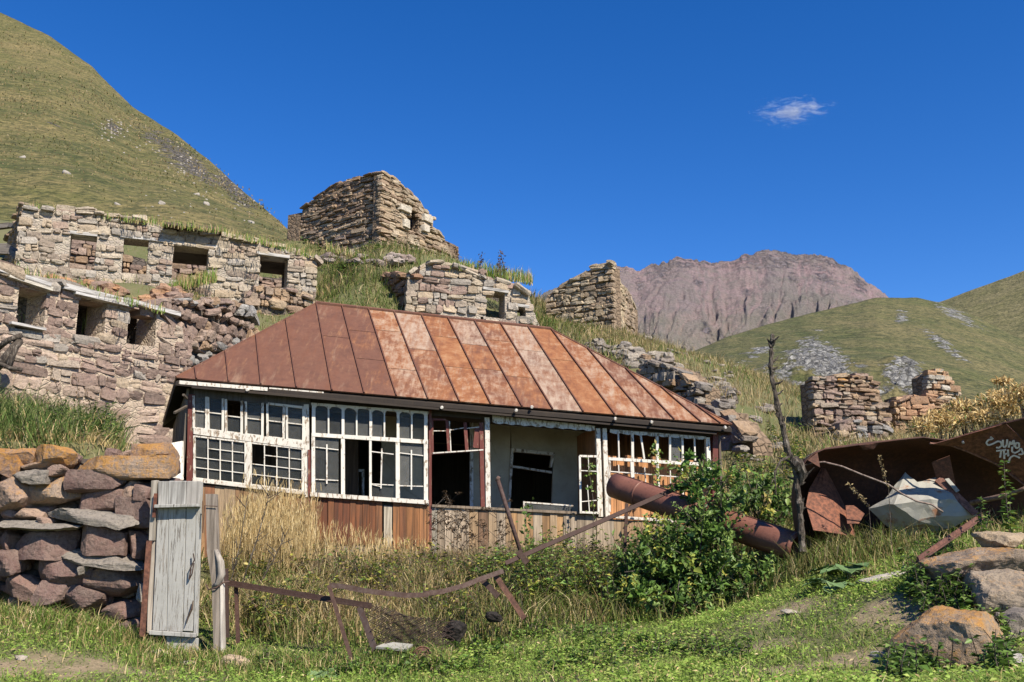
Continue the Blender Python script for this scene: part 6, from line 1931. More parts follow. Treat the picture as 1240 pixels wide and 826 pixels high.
# ---- boulders at the right edge
BT = (0.33, 0.27, 0.21)
rock("boulder", at(1200, 684, 8.6) + Vector((0, .25, 0)), (0.95, 0.6, 0.30), (0.0, -0.12, 0.10), 611, (0.23, 0.175, 0.13), 0.55, None, 20, 0.22, 0.12, "long dark slab boulder with an orange lichened end, by the rusty bar", "boulder", "boulders at the path edge", True)
rock("boulder", at(1226, 655, 8.9) + Vector((0, .2, 0)), (0.42, 0.4, 0.17), (0.0, -0.1, 0.2), 617, (0.36, 0.27, 0.17), 0.4, None, 12, 0.25, 0.12, "small tan boulder perched on the back of the long dark slab boulder", "boulder", "boulders at the path edge", True)
rock("boulder", at(1256, 720, 8.0) + Vector((0, .25, 0)), (0.76, 0.62, 0.36), (0.1, 0.06, -0.15), 623, (0.28, 0.22, 0.155), 0.45, None, 20, 0.28, 0.11, "grey tan boulder wedged between the dark slab and the big lichened one", "boulder", "boulders at the path edge", True)
rock("boulder", at(1172, 780, 7.3) + Vector((0, .25, 0.03)), (0.90, 0.62, 0.45), (0.12, -0.03, 0.06), 637, (0.30, 0.22, 0.15), 0.58, None, 22, 0.32, 0.09, "largest boulder with yellow orange lichen, lowest of the pile", "boulder", "boulders at the path edge", True)
rock("boulder", at(1181, 822, 6.9), (0.20, 0.18, 0.10), (0, 0, .3), 641, (0.48, 0.45, 0.40), 0, None, 6, 0.4, 0.12, "small pale stone lying under the largest lichened boulder", "boulder", "boulders at the path edge", True)
rock("boulder", at(1228, 798, 7.0), (0.15, 0.16, 0.12), (0, .2, .3), 643, (0.42, 0.39, 0.34), 0, None, 6, 0.4, 0.12, "small grey stone beside the right end of the largest boulder", "boulder", "boulders at the path edge", True)
rock("boulder", at(1260, 768, 7.5) + Vector((0, .3, 0)), (0.5, 0.5, 0.5), (0, .2, .3), 647, (0.20, 0.17, 0.14), 0, None, 8, 0.4, 0.12, "dark boulder in the shade behind the largest lichened one", "boulder", "boulders at the path edge", True)
p = ground_hit(1070, 704)
rock("stone_slab", p + UP * .03, (0.56, 0.22, 0.08), (0.1, -0.16, 0.12), 651, (0.48, 0.44, 0.37), 0.05, None, 8, 0.3, 0.10, "flat pale stone slab lying on the grass below the pale metal sheet", "stone", None, False)
for k, (px, py, sx_, sy_, sz_, col, li, lab) in enumerate(((193, 797, .24, .14, .09, (0.42, 0.37, 0.31), 0, "long tan stone lying at the foot of the gate"), (228, 806, .15, .1, .06, (0.45, 0.41, 0.33), .1, "small pale stone in the grass under the gate's lower corner"),
        (286, 808, .27, .18, .14, (0.46, 0.34, 0.22), .2, "rounded tan orange stone in the grass below the wooden post"), (25, 800, .10, .1, .05, (0.42, 0.36, 0.3), 0, "small stone on the worn path by the left edge"), (960, 744, .2, .15, .05, (0.44, 0.38, 0.31), 0, "flat stone half sunk in the worn patch of lawn"), (1065, 798, .12, .1, .06, (0.50, 0.46, 0.40), 0, "small whitish stone on the worn ground left of the largest boulder"))):
    p = ground_hit(px, py)
    rock("field_stone", p + UP * sz_ * .2, (sx_, sy_, sz_), (0.1, random.uniform(-.25, .25), random.uniform(-.5, .5)), 660 + k, col, li, None, 6, .5, .1, lab, "stone", "stones lying in the grass", False)
# odd scrap in the weeds
p = at(511, 795, 9.95)
bu = thing("rusty_bucket", p, "crushed dark rusty bucket lying on its side under the torn netting", "bucket")
m = MB(); ax_ = Vector((0.25, -0.9, 0.1)).normalized()
m.tube([p - ax_ * -.02, p - ax_ * .08, p - ax_ * .24], [.09, .088, .065], 16, False); m.tube([p - ax_ * -.02, p - ax_ * .08, p - ax_ * .23], [.083, .081, .06], 16, True)
m.build("bucket_body", M_RUST, bu, color=(0.09, 0.04, 0.032), smooth=True)
m = MB(); m.tube([p + ax_ * .02 + Vector((math.cos(t) * .09, 0.02 * math.sin(t), math.sin(t) * .09)) for t in np.linspace(0, 6.283, 18)], .007, 5); m.build("bucket_rim", M_RUST, bu, color=(0.18, 0.09, 0.06))
o, _, _ = sheet_px(None, "roofing_scrap", [(455, 783, 10.05), (470, 777, 10.2), (500, 780, 10.2), (492, 787, 10.0)], (0.5, 0.5, 0.48), 0.02, M_PALE)
tag(o, "scrap of pale corrugated sheet lying at the foot of the iron post", "scrap metal")
for k, (px, py, Yd, sz, lab) in enumerate(((553, 763, 10.6, (.2, .16, .22), "black burnt lump of scrap half hidden in weeds right of the netting"), (597, 748, 10.9, (.15, .12, .1), "dark tangle of scrap under the forked angle iron"))):
    rock("burnt_scrap", at(px, py, Yd), sz, (.2, .2, .5), 690 + k, (0.045, 0.036, 0.032), 0, None, 7, .3, .25, lab, "scrap", "burnt scrap in the weeds", True, M_CHAR)
# forked timber at the lower ruin's left end
ft = thing("timber_fork", at(10, 440, 17.4), "dark forked broken timber leaning at the left end of the lower ruin", "timber")
for pts, r_ in (([(-10, 452, 17.3), (8, 432, 17.4), (24, 412, 17.5)], .08), ([(10, 446, 17.35), (15, 430, 17.4), (24, 410, 17.45)], .06), ([(-5, 424, 17.4), (10, 412, 17.4), (26, 406, 17.4)], .05), ([(-10, 436, 17.3), (12, 446, 17.3), (26, 448, 17.3)], .04)):
    bar_px(ft, "branch", pts, r_, None, None, True, M_BARK)
for k, pts in enumerate(([(-10, 299, 27), (10, 299, 27), (27, 308, 26.4)], [(-10, 304, 26.6), (12, 305, 26.6), (26, 314, 26.2)], [(-12, 276, 30), (12, 273, 30), (26, 276, 29.5)])):
    o = thing("fallen_beam", at(*pts[1]), ("upper grey beam lying left of the upper ruin's corner", "lower grey beam lying left of the upper ruin's corner", "dark pole across the slope behind the upper ruin's left corner")[k], "timber", "fallen beams by the upper ruin")
    m = MB(); P = [at(*q_) for q_ in pts]; m.bar(P[0], P[1], .16, .16); m.build("beam", M_WOOD_X, o, color=(0.17, 0.15, 0.13))
    m = MB(); m.bar(P[1], P[2], .14, .14); m.build("beam", M_WOOD_X, o, color=(0.15, 0.13, 0.11))
# stones strewn on the green slope
hb = bpy.data.objects["hillside"].data
HV = np.empty(len(hb.vertices) * 3, np.float32); hb.vertices.foreach_get("co", HV); HV = HV.reshape(-1, 3)
V, Fc, base = [], [], 0
r = random.Random(77)
spots = []
for k in range(170):
    cx, cy, sx_, sy_ = r.choice(((138, 156, 9, 6), (138, 156, 9, 6), (200, 180, 26, 7), (250, 210, 26, 8), (285, 232, 14, 8), (240, 245, 60, 14), (225, 198, 12, 5)))
    spots.append((r.gauss(cx, sx_), r.gauss(cy, sy_), r.uniform(.08, .24)))
spots += [(80, 211, .7), (198, 247, .75), (248, 248, .7), (303, 270, .6), (26, 190, .5), (240, 236, .5), (143, 249, .5)]
PXV = 620 + F * HV[:, 0] / (HV[:, 1] * CP + (HV[:, 2] - 1.6) * SP)
PYV = 413 + F * (HV[:, 1] * SP - (HV[:, 2] - 1.6) * CP) / (HV[:, 1] * CP + (HV[:, 2] - 1.6) * SP)
front = np.arange(len(HV)) < 330 * 166
for px, py, s in spots:
    dd = (PXV - px) ** 2 + (PYV - py) ** 2
    dd[~front] = 1e9
    i = int(np.argmin(dd))
    if dd[i] > 60: continue
    v, f = SG[r.randrange(len(SG))]
    sc = s * HV[i, 1] / 110.0
    M = np.array(Matrix.LocRotScale(Vector(HV[i]), __import__("mathutils").Euler((r.uniform(-.4, .4), r.uniform(-.4, .4), r.uniform(0, 3))), Vector((sc * 1.4, sc, sc * .8))))
    V.append(v @ M[:3, :3].T + M[:3, 3]); Fc.append(f + base); base += len(v)
o = np_mesh("hillside_rocks", np.concatenate(V), tris=np.concatenate(Fc), mat=M_ROCK, kind='stuff', label="pale stones strewn over the green slope above the ruins")
o.color = (0.34, 0.31, 0.27, 0.0)
# ------------------------------------------------------------------ plants
def mat_blade(name, rough=0.65, trans=0.35):
    t = NT(name)
    c = t.n("ShaderNodeAttribute", attribute_name="Col").outputs["Color"]
    d = t.n("ShaderNodeBsdfPrincipled", {"Base Color": c, "Roughness": rough, "Specular IOR Level": 0.25})
    tr = t.n("ShaderNodeBsdfTranslucent", {"Color": c})
    m = t.n("ShaderNodeMixShader", {0: trans, 1: d.outputs[0], 2: tr.outputs[0]})
    t.L(m.outputs[0], t.out.inputs[0])
    return t.m
M_BLADE = mat_blade("grass_blade")
M_LEAF = mat_blade("green_leaf", 0.45, 0.3)
GREEN = np.array([(0.135, 0.225, 0.035), (0.17, 0.265, 0.045), (0.105, 0.18, 0.028), (0.21, 0.285, 0.06), (0.25, 0.29, 0.075)])
DRY = np.array([(0.46, 0.35, 0.16), (0.56, 0.44, 0.225), (0.38, 0.275, 0.125), (0.62, 0.50, 0.28), (0.48, 0.345, 0.16)])
OLIVE = np.array([(0.20, 0.205, 0.06), (0.25, 0.24, 0.08), (0.155, 0.17, 0.047), (0.30, 0.265, 0.10)])
def pick(pal, n):
    return pal[rng.integers(0, len(pal), n)] * rng.uniform(0.75, 1.2, (n, 1))
def mixpal(a, b, f):
    f = np.asarray(f)
    k = rng.random(len(f)) < f
    out = pick(a, len(f))
    out[k] = pick(b, len(f))[k]
    return out
LBR = np.array([(0.14, 0.10, 0.06), (0.20, 0.145, 0.09), (0.27, 0.22, 0.10)])
class Blades:
    def __init__(s): s.V, s.C = [], []
    def add(s, x, y, h, w, col, lean=0.45, base_z=None, dirx=None, diry=None, droop=0.0, sink=0.02):
        n = len(x)
        if n == 0: return s
        x, y = np.asarray(x, float), np.asarray(y, float)
        z = (hz(x, y) if base_z is None else base_z) - sink
        a = rng.uniform(0, 2 * np.pi, n)
        lx, ly = np.cos(a) * lean * rng.random(n), np.sin(a) * lean * rng.random(n)
        if dirx is not None: lx, ly = lx + dirx, ly + diry
        f = rng.uniform(0, 2 * np.pi, n)
        wx, wy = np.cos(f) * w / 2, np.sin(f) * w / 2
        b0 = np.stack([x - wx, y - wy, z], -1)
        b1 = np.stack([x + wx, y + wy, z], -1)
        mx, my, mz = x + lx * h * 0.35, y + ly * h * 0.35, z + h * 0.6
        m0 = np.stack([mx - wx * .8, my - wy * .8, mz], -1)
        m1 = np.stack([mx + wx * .8, my + wy * .8, mz], -1)
        t = np.stack([x + lx * h, y + ly * h, z + h * (1 - droop * rng.random(n))], -1)
        s.V.append(np.stack([b0, b1, m1, m0, t], 1))
        c = np.repeat(np.asarray(col)[:, None, :], 5, 1)
        c[:, 4] *= 1.1
        s.C.append(c)
        return s
    def build(s, name, label=None, kind='stuff', parent=None, mat=None):
        V = np.concatenate(s.V); C = np.concatenate(s.C)
        n = len(V)
        i = np.arange(n)[:, None] * 5
        q = i + np.array([[0, 1, 2, 3]]); t = i + np.array([[3, 2, 4]])
        V = V.reshape(-1, 3)
        if parent is not None: V = V - np.array(WLOC[parent.name])
        return np_mesh(name, V, quads=q, tris=t, mat=mat or M_BLADE, col=C.reshape(-1, 3), parent=parent, kind=kind, label=label)
class Leaves:
    def __init__(s): s.V, s.C = [], []
    def add(s, P, D, N, L, W, col, fold=0.25):
        """leaf blades: base points P, directions D, upward normals N, lengths L, widths W"""
        P, D, N = (np.asarray(a, float) for a in (P, D, N))
        D = D / np.maximum(np.linalg.norm(D, axis=1, keepdims=True), 1e-6)
        S = np.cross(D, N); S /= np.maximum(np.linalg.norm(S, axis=1, keepdims=True), 1e-6)
        N = np.cross(S, D)
        L, W = np.asarray(L)[:, None], np.asarray(W)[:, None]
        mid = P + D * L * .45
        l = mid + S * W / 2 + N * W * fold
        r = mid - S * W / 2 + N * W * fold
        tip = P + D * L - N * L * 0.12
        s.V.append(np.stack([P, r, tip, l], 1))
        s.C.append(np.repeat(np.asarray(col)[:, None, :], 4, 1))
        return s
    def build(s, name, parent=None, label=None, kind='stuff', mat=None):
        V = np.concatenate(s.V); C = np.concatenate(s.C)
        n = len(V)
        i = np.arange(n)[:, None] * 4
        t = np.concatenate([i + np.array([[0, 1, 2]]), i + np.array([[0, 2, 3]])])
        V = V.reshape(-1, 3)
        if parent is not None: V = V - np.array(WLOC[parent.name])
        return np_mesh(name, V, tris=t, mat=mat or M_LEAF, col=C.reshape(-1, 3), parent=parent, kind=kind, label=label)
def in_view(x, y, pad=1.35):
    z = hz(x, y)
    cy = y * CP + (z - 1.6) * SP
    px = 620 + F * x / np.maximum(cy, .1)
    return (np.abs(px - 620) < 620 * pad + 60) & (cy > 1)
def scatter(x0, x1, y0, y1, n, dens=None, edge=True):
    """random ground points, denser where dens(x, y) is high"""
    x, y = rng.uniform(x0, x1, n), rng.uniform(y0, y1, n)
    k = in_view(x, y)
    if dens is not None: k &= rng.random(n) < dens(x, y)
    return x[k], y[k]
def in_house(x, y):
    u = (x - HP0.x) * HU.x + (y - HP0.y) * HU.y
    v = -((x - HP0.x) * HN.x + (y - HP0.y) * HN.y)
    return (v > -0.05) & (v < 5.1) & (u > -0.1 - v * 0.25) & (u < 8.9 - v * 0.2)
def pxcol(x, y, z=None):
    z = hz(x, y) if z is None else z
    cy = y * CP + (z - 1.6) * SP
    return 620 + F * x / cy, 413 + F * (y * SP - (z - 1.6) * CP) / cy

# ---- lawn in the foreground
def lawn_d(x, y):
    b = bare_at(x, y)
    return np.clip((9.0 / np.maximum(y, 5)) ** 1.3 * (1.05 - 0.95 * b), 0.0, 1) * ~((y > WALL_Y - 0.1) & (x < -3.6))
B = Blades()
x, y = scatter(-9, 10, 4.6, 13.5, 400000, lawn_d)
cl = fbm(x * 1.3, y * 1.3, 4, 61)
h = (0.03 + 0.045 * rng.random(len(x)) ** 1.5) * (1 + 1.8 * np.clip(cl, -.3, .5))
B.add(x, y, h, 0.0075, mixpal(GREEN * 1.25, OLIVE * 1.15, np.clip(0.08 + cl * .9, 0, 1)), 1.9)
x, y = scatter(-9, 10, 4.6, 13.5, 55000, lambda x, y: lawn_d(x, y) * (fbm(x * 2.2, y * 2.2, 3, 62) > 0.08))
B.add(x, y, rng.uniform(.07, .17, len(x)), 0.009, mixpal(GREEN, DRY, np.full(len(x), .12)), 1.2, droop=.4)
x, y = scatter(-9, 10, 4.6, 13.5, 18000, lambda x, y: lawn_d(x, y) * (fbm(x * .9, y * .9, 3, 63) > 0.02))
B.add(x, y, rng.uniform(.04, .10, len(x)), 0.006, pick(DRY, len(x)), 1.8, droop=.5)
# rough grass along the foot of the big wall, the gate and the fence
x = rng.uniform(-6.2, -0.6, 16000); y = np.where(x < -3.6, WALL_Y - 0.12, 10.25) - np.abs(rng.normal(0, .35, 16000))
k = in_view(x, y); x, y = x[k], y[k]
B.add(x, y, rng.uniform(.06, .27, len(x)) * (1 - .5 * rng.random(len(x))), 0.008, mixpal(GREEN * .85, DRY, np.full(len(x), .3)), 1.1, droop=.4)
n = 200000
x, y = scatter(-9, 10, 4.6, 13.0, n, lambda x, y: lawn_d(x, y) * np.clip(.55 + 1.6 * fbm(x * 1.1, y * 1.1, 4, 66), 0, 1))
n = len(x)
P = np.stack([x, y, hz(x, y) + rng.uniform(.0, .07, n)], -1)
a = rng.uniform(0, 2 * np.pi, n)
Lw = Leaves()
Lw.add(P, np.stack([np.cos(a), np.sin(a), rng.uniform(-.1, .6, n)], -1), np.array([.15, -.35, 1.0]) + rng.normal(0, .35, (n, 3)), rng.uniform(.018, .05, n), rng.uniform(.012, .026, n), mixpal(np.array([(0.21, 0.32, 0.05), (0.27, 0.38, 0.07), (0.16, 0.26, 0.042), (0.33, 0.40, 0.095)]), DRY, np.full(n, .06)))
Lw.build("clover", label="small clover and plantain leaves in the lawn", mat=M_BLADE)
B.build("grass", "short green lawn grass with worn patches in the foreground")

# ---- rank weeds and grass of the abandoned yard
B = Blades()
def yard_d(x, y):
    front = 10.7 + 0.55 * np.sin(x * 1.1) * .5 + np.where(x > 0, .35, 0)
    return sstep((y - front) / .6) * ~in_house(x, y) * np.clip(1.2 - bare_at(x, y), 0, 1) * ~((x < -3.85) & (y < 15.2))
x, y = scatter(-5.6, 4.6, 10.2, 16.4, 70000, yard_d)
px, py = pxcol(x, y)
dryf = np.clip(0.40 + fbm(x * .8, y * .8, 3, 71) * 1.4 - np.clip((px - 640) / 260, 0, .45) - np.clip((12.2 - y) * .25, 0, .35), 0.05, 0.9)
vd = -((x - HP0.x) * HN.x + (y - HP0.y) * HN.y); ud = (x - HP0.x) * HU.x + (y - HP0.y) * HU.y
h = rng.uniform(.10, .46, len(x)) * (1 + 1.4 * fbm(x * 1.1, y * 1.1, 3, 72)) * np.where((vd > -1.9) & (ud > 1.6), .42, 1.0)
B.add(x, y, h, 0.010, mixpal(np.concatenate([GREEN * .8, OLIVE, OLIVE * .6]), np.concatenate([DRY, DRY * .55]), np.clip(dryf + .1, 0, .9)), 1.2, droop=.45)
B.build("yard_weeds", "rank mixed green and dry weeds filling the yard before the house")

# ---- tall dry grass under the left windows
B = Blades()
n = 8500
u = np.where(rng.random(n) < .84, rng.uniform(-.2, 1.7, n) + .35 * rng.random(n) ** 2, rng.uniform(1.9, 3.6, n))
v = 0.12 + 1.7 * rng.random(n) ** 1.5
x = HP0.x + HU.x * u + HN.x * v; y = HP0.y + HU.y * u + HN.y * v
hh = (.32 + 1.0 * rng.random(n) ** 1.25) * np.clip(1.12 - u * 0.10 - (v - .3) * .20, .25, 1.2) * np.where(u > 1.95, np.clip(.62 - (u - 1.95) * .16, .28, 1), 1)
k = ~((x < -3.95) & (y < 15)); x, y, hh, u = x[k], y[k], hh[k], u[k]
B.add(x, y, hh, 0.007, mixpal(DRY, DRY * .45, np.full(len(x), .22)), 0.28, droop=.15)
# seed heads
t = rng.random(len(x)) < .5
xs, ys, hs = x[t], y[t], hh[t]
for j in range(3):
    B.add(xs + rng.normal(0, .04, len(xs)), ys + rng.normal(0, .04, len(xs)), rng.uniform(.05, .13, len(xs)), 0.009, pick(DRY, len(xs)) * 1.05, 0.6, base_z=hz(xs, ys) + hs * rng.uniform(.75, 1.0, len(xs)))
B.build("dry_grass", "tall straw coloured dry grass standing against the house under the left windows")
# dry weeds under the other windows
B = Blades()
n = 9000
u = rng.uniform(2.6, 8.3, n); v = rng.uniform(0.15, 1.3, n)
x = HP0.x + HU.x * u + HN.x * v; y = HP0.y + HU.y * u + HN.y * v
B.add(x, y, rng.uniform(.08, .34, n), 0.009, mixpal(DRY * .8, OLIVE, np.full(n, .35)), 0.8, droop=.2)
n = 9000
u = rng.uniform(1.8, 8.2, n); v = rng.uniform(.7, 2.0, n)
x = HP0.x + HU.x * u + HN.x * v; y = HP0.y + HU.y * u + HN.y * v
B.add(x, y, rng.uniform(.15, .46, n) * (1 + fbm(x * 2, y * 2, 3, 171)), 0.007, mixpal(np.array([(0.34, 0.27, 0.18), (0.26, 0.20, 0.13), (0.42, 0.34, 0.22)]), LBR, np.full(n, .4)), .9, droop=.3)
B.build("dry_weeds", "brown dry weeds along the foot of the plank wall")

# ---- grass on the terrace above the big wall
B = Blades()
n = 21000
x, y = rng.uniform(-10, -4.3, n), WALL_Y + .35 + rng.random(n) ** 1.6 * 6.0
k = in_view(x, y) & (rng.random(n) < np.clip(.35 + fbm(x * 1.5, y * 1.5, 3, 81) * 2 + .5 * (x < -5.2), .08, 1)); x, y = x[k], y[k]
hh = rng.uniform(.15, .6, len(x)) * np.clip(0.40 + (-x - 4.0) * .36, .35, 1.5)
B.add(x, y, hh, 0.011, mixpal(np.array([(0.095, 0.15, 0.035), (0.13, 0.19, 0.045), (0.08, 0.125, 0.03), (0.17, 0.20, 0.06)]), DRY, np.full(len(x), .16)), 1.2, droop=.5)
x, y = rng.uniform(-8, -3.9, 9000), WALL_Y + rng.uniform(.15, 1.4, 9000)
B.add(x, y, rng.uniform(.06, .22, 9000), 0.008, mixpal(DRY, OLIVE, np.full(9000, .4)), 1.4, droop=.8)
B.build("terrace_grass", "dark green long grass hanging over the top of the dry stone wall")

# ---- grass on the slopes among the ruins
B = Blades()
def slope_d(x, y):
    return np.clip(.35 + fbm(x * .35, y * .35, 4, 91) * 1.6, .12, 1) * ~in_house(x, y) * ~((x < -4) & (y < 21.5))
x, y = scatter(-16, 22, 15.5, 44, 210000, slope_d)
px, py = pxcol(x, y)
k = ~((py > 560) & (px < 868) & (px > 215)) & ~((px < 225) & (py > 326) & (py < 382) & (rng.random(len(px)) < .85)); x, y = x[k], y[k]
dryf = np.clip(.42 + .22 * (x > 1.5) + fbm(x * .45, y * .45, 4, 92) * 1.6, .05, .9)
h = rng.uniform(.07, .30, len(x)) * (1 + fbm(x * .6, y * .6, 3, 93) * 1.6)
B.add(x, y, h, 0.016, mixpal(np.concatenate([OLIVE, OLIVE, GREEN[:3]]) * .8, DRY * .75, dryf), 1.1, droop=.4)
# lush tufts
x, y = scatter(-12, 16, 16, 38, 40000, lambda x, y: (fbm(x * .7, y * .7, 3, 94) > .12) * slope_d(x, y))
B.add(x, y, rng.uniform(.18, .45, len(x)), 0.018, mixpal(np.concatenate([GREEN, OLIVE]) * .7, DRY * .8, np.full(len(x), .25)), .9, droop=.35)
x, y = scatter(-9, 7, 25, 36, 26000, lambda x, y: (np.abs(pxcol(x, y)[0] - 440) < 70) | (np.abs(pxcol(x, y)[0] - 700) < 60))
B.add(x, y, rng.uniform(.12, .5, len(x)) * (1 + 1.5 * fbm(x * .8, y * .8, 3, 97)), 0.02, mixpal(np.concatenate([OLIVE, GREEN * .8]) * .75, DRY * .75, np.clip(.35 + 1.6 * fbm(x * .6, y * .6, 3, 98), .05, .9)), 1.1, droop=.45)
B.build("slope_grass", "rough olive and straw grass over the slopes between the ruins")
x, y = scatter(2.5, 14, 16, 34, 30000, lambda x, y: np.clip(fbm(x * .8, y * .8, 4, 191) * 3 + .3, 0, 1))
BS = Blades()
BS.add(x, y, rng.uniform(.12, .5, len(x)) * (1 + 1.4 * fbm(x * .9, y * .9, 3, 192)), 0.014, mixpal(DRY * .8, OLIVE * .7, np.full(len(x), .25)), .9, droop=.4)
BS.build("dry_scrub", "dry straw scrub on the slope right of the house")
# grass in front of and around the rusty tank
B = Blades()
n = 17000
x, y = rng.uniform(3.4, 9.5, n), rng.uniform(9.0, 12.6, n)
k = in_view(x, y) & (rng.random(n) < np.clip(.5 + fbm(x * 2, y * 2, 3, 95) * 2, .1, 1)) & (y > 10.2 - .25 * (x - 3.4)); x, y = x[k], y[k]
B.add(x, y, rng.uniform(.08, .36, len(x)), 0.009, mixpal(GREEN * .8, DRY * .8, np.full(len(x), .5)), 1.1, droop=.4)
B.build("tank_grass", "dark and dry tangled grass growing before the rusty tank shell")
# grass tufts on the sills and wall tops of the ruins
B = Blades()
for (px0, px1, pya, pyb, Yd, n, hh) in ((205, 262, 352, 338, 27.2, 500, .55), (395, 480, 300, 322, 30, 300, .4), (560, 645, 326, 342, 28.6, 900, .55), (540, 560, 316, 324, 28.4, 120, .3), (28, 270, 250, 280, 26.8, 700, .3), (270, 380, 281, 310, 27.6, 400, .35), (0, 200, 322, 378, 19.4, 260, .3), (494, 560, 334, 324, 27.5, 300, .35), (24, 50, 396, 372, 19.2, 260, .5), (98, 112, 402, 398, 20.2, 120, .5)):
    qx = rng.uniform(px0, px1, n)
    qy = pya + (pyb - pya) * (qx - px0) / (px1 - px0) + rng.uniform(-1, 4, n)
    P = np.array([at(a, b, Yd + rng.uniform(-.2, .5)) for a, b in zip(qx, qy)])
    B.add(P[:, 0], P[:, 1], rng.uniform(.3, 1.0, n) * hh, 0.017, mixpal(GREEN, DRY, np.full(n, .35)), 0.5, base_z=P[:, 2], droop=.3)
B.build("wall_grass", "grass tufts rooted on the tops and sills of the ruined walls")

# tussocks on the near green hill
B = Blades()
n = 90000
idx = rng.integers(0, 330 * 164, n)
P = HV[idx] + rng.normal(0, .5, (n, 3)) * np.array([1, 1, 0])
k = rng.random(n) < np.clip(.45 + 2.5 * fbm(P[:, 0] * .05, P[:, 1] * .05, 4, 201), .12, 1)
P = P[k]; n = len(P)
sc = np.clip(P[:, 1] / 110, .3, 2.2)
B.add(P[:, 0], P[:, 1], rng.uniform(.10, .36, n) * sc, .15 * sc, mixpal(OLIVE * .6, DRY * .5, np.clip(.4 + 2 * fbm(P[:, 0] * .03, P[:, 1] * .03, 4, 202), .05, .95)), .8, base_z=P[:, 2], droop=.4, sink=.1)
B.build("hillside_tussocks", "grass tussocks on the green slope above the ruins")
# ------------------------------------------------------------------ leafy plants
LG = np.array([(0.10, 0.18, 0.035), (0.075, 0.135, 0.028), (0.14, 0.225, 0.05), (0.06, 0.105, 0.024), (0.19, 0.265, 0.07)])
LY = np.array([(0.30, 0.30, 0.055), (0.36, 0.34, 0.07), (0.22, 0.26, 0.05), (0.40, 0.33, 0.10)])
LB = np.array([(0.14, 0.09, 0.05), (0.20, 0.13, 0.07), (0.10, 0.065, 0.04)])
def rand_dir(n, up=0.0):
    d = rng.normal(size=(n, 3)); d[:, 2] += up
    return d / np.linalg.norm(d, axis=1, keepdims=True)
def stem_tubes(paths, r=0.006, mat=None, name="stem", parent=None, color=(0.12, 0.10, 0.05), kind='stuff'):
    m = MB()
    for p in paths: m.tube(p, [r] * (len(p) - 1) + [r * .5], 4, False)
    return m.build(name, mat or M_BARK, parent, color=color, kind=kind)
def leafy_stem(Lv, base, h, n, size, pal, lean=0.25, paths=None, spread=1.0):
    d = Vector((random.uniform(-lean, lean), random.uniform(-lean, lean), 1)).normalized()
    bend = Vector((random.uniform(-lean, lean), random.uniform(-lean, lean), -.1))
    pts = [base + d * h * f + bend * h * f * f for f in (0, .35, .7, 1.0)]
    if paths is not None: paths.append(pts)
    f = rng.uniform(.15, 1.0, n)
    P = np.array([tuple(base + d * h * q + bend * h * q * q) for q in f])
    a = rng.uniform(0, 2 * np.pi, n)
    D = np.stack([np.cos(a), np.sin(a), rng.uniform(-.35, .5, n)], -1)
    N = np.stack([-D[:, 0] * .4, -D[:, 1] * .4, np.ones(n)], -1) + rng.normal(0, .3, (n, 3))
    s = size * rng.uniform(.55, 1.25, n) * (1.15 - .5 * f) * spread
    Lv.add(P, D, N, s, s * rng.uniform(.42, .62, n), pick(pal, n))

# ---- the big bush round the pipe
bush = thing("bush", at(855, 735, 12.2), "big dense dark green leafy bush swallowing the middle of the rusty pipe", "bush")
Lv, paths = Leaves(), []
lobes = [(850, 690, 60, 55, 12.2, 1300), (800, 690, 42, 50, 12.3, 700), (885, 708, 44, 28, 12.0, 560), (858, 630, 30, 38, 12.35, 520), (905, 606, 46, 36, 13.7, 640), (822, 655, 24, 26, 12.7, 240), (945, 625, 20, 26, 13.7, 200), (770, 700, 30, 36, 12.2, 280), (852, 596, 30, 26, 12.7, 380), (925, 708, 22, 12, 11.7, 120), (880, 728, 60, 16, 11.8, 320), (765, 730, 26, 16, 11.9, 160), (790, 660, 20, 22, 12.9, 120), (945, 700, 18, 14, 12.0, 120), (838, 574, 16, 18, 13.4, 130), (925, 600, 26, 22, 14.2, 170), (955, 615, 16, 20, 13.9, 90), (815, 735, 40, 14, 11.7, 200)]
for cx, cy, rx, ry, Yd, n in lobes:
    c = at(cx, cy, Yd)
    R = Vector((rx, 0, ry)) * (Yd / F)
    ns = int(n * 1.45 / 12)
    d = rand_dir(ns, .15)
    rr = rng.random(ns) ** .5
    for q, r1_ in zip(d, rr):
        sc = r1_ * (1 + .45 * noise.noise(Vector(q) * 2.4 + c))
        P0 = np.array(c) + q * sc * np.array([R.x, .55 * (R.x + R.z) * .5 + .12, R.z])
        if P0[2] < gz(P0[0], P0[1]) + .01: continue
        gd = q * .8 + np.array([random.uniform(-.5, .5), random.uniform(-.6, .2), random.uniform(-.1, .9)])
        gd /= np.linalg.norm(gd)
        L = random.uniform(.12, .36); m_ = random.randint(8, 15)
        f = np.linspace(0, 1, m_)
        Pl = P0 + gd * (f * L)[:, None] - np.array([0, 0, .12]) * (f ** 2 * L)[:, None]
        side = rand_dir(m_, 0) * .9 + gd * .55 + np.array([0, 0, -.15])
        s_ = random.uniform(.05, .145) * (1.15 - .65 * f) * rng.uniform(.75, 1.2, m_)
        pal = LY if random.random() < .07 else LG
        Lv.add(Pl, side, rand_dir(m_, 1.6) + np.array([.35, -.45, .2]), s_, s_ * rng.uniform(.42, .6, m_), pal[random.randrange(len(pal))] * rng.uniform(.85, 1.2, (m_, 1)))
        if random.random() < .3: paths.append([Vector(P0 - gd * .1), Vector(P0 + gd * L * .5), Vector(P0 + gd * L * .95)])
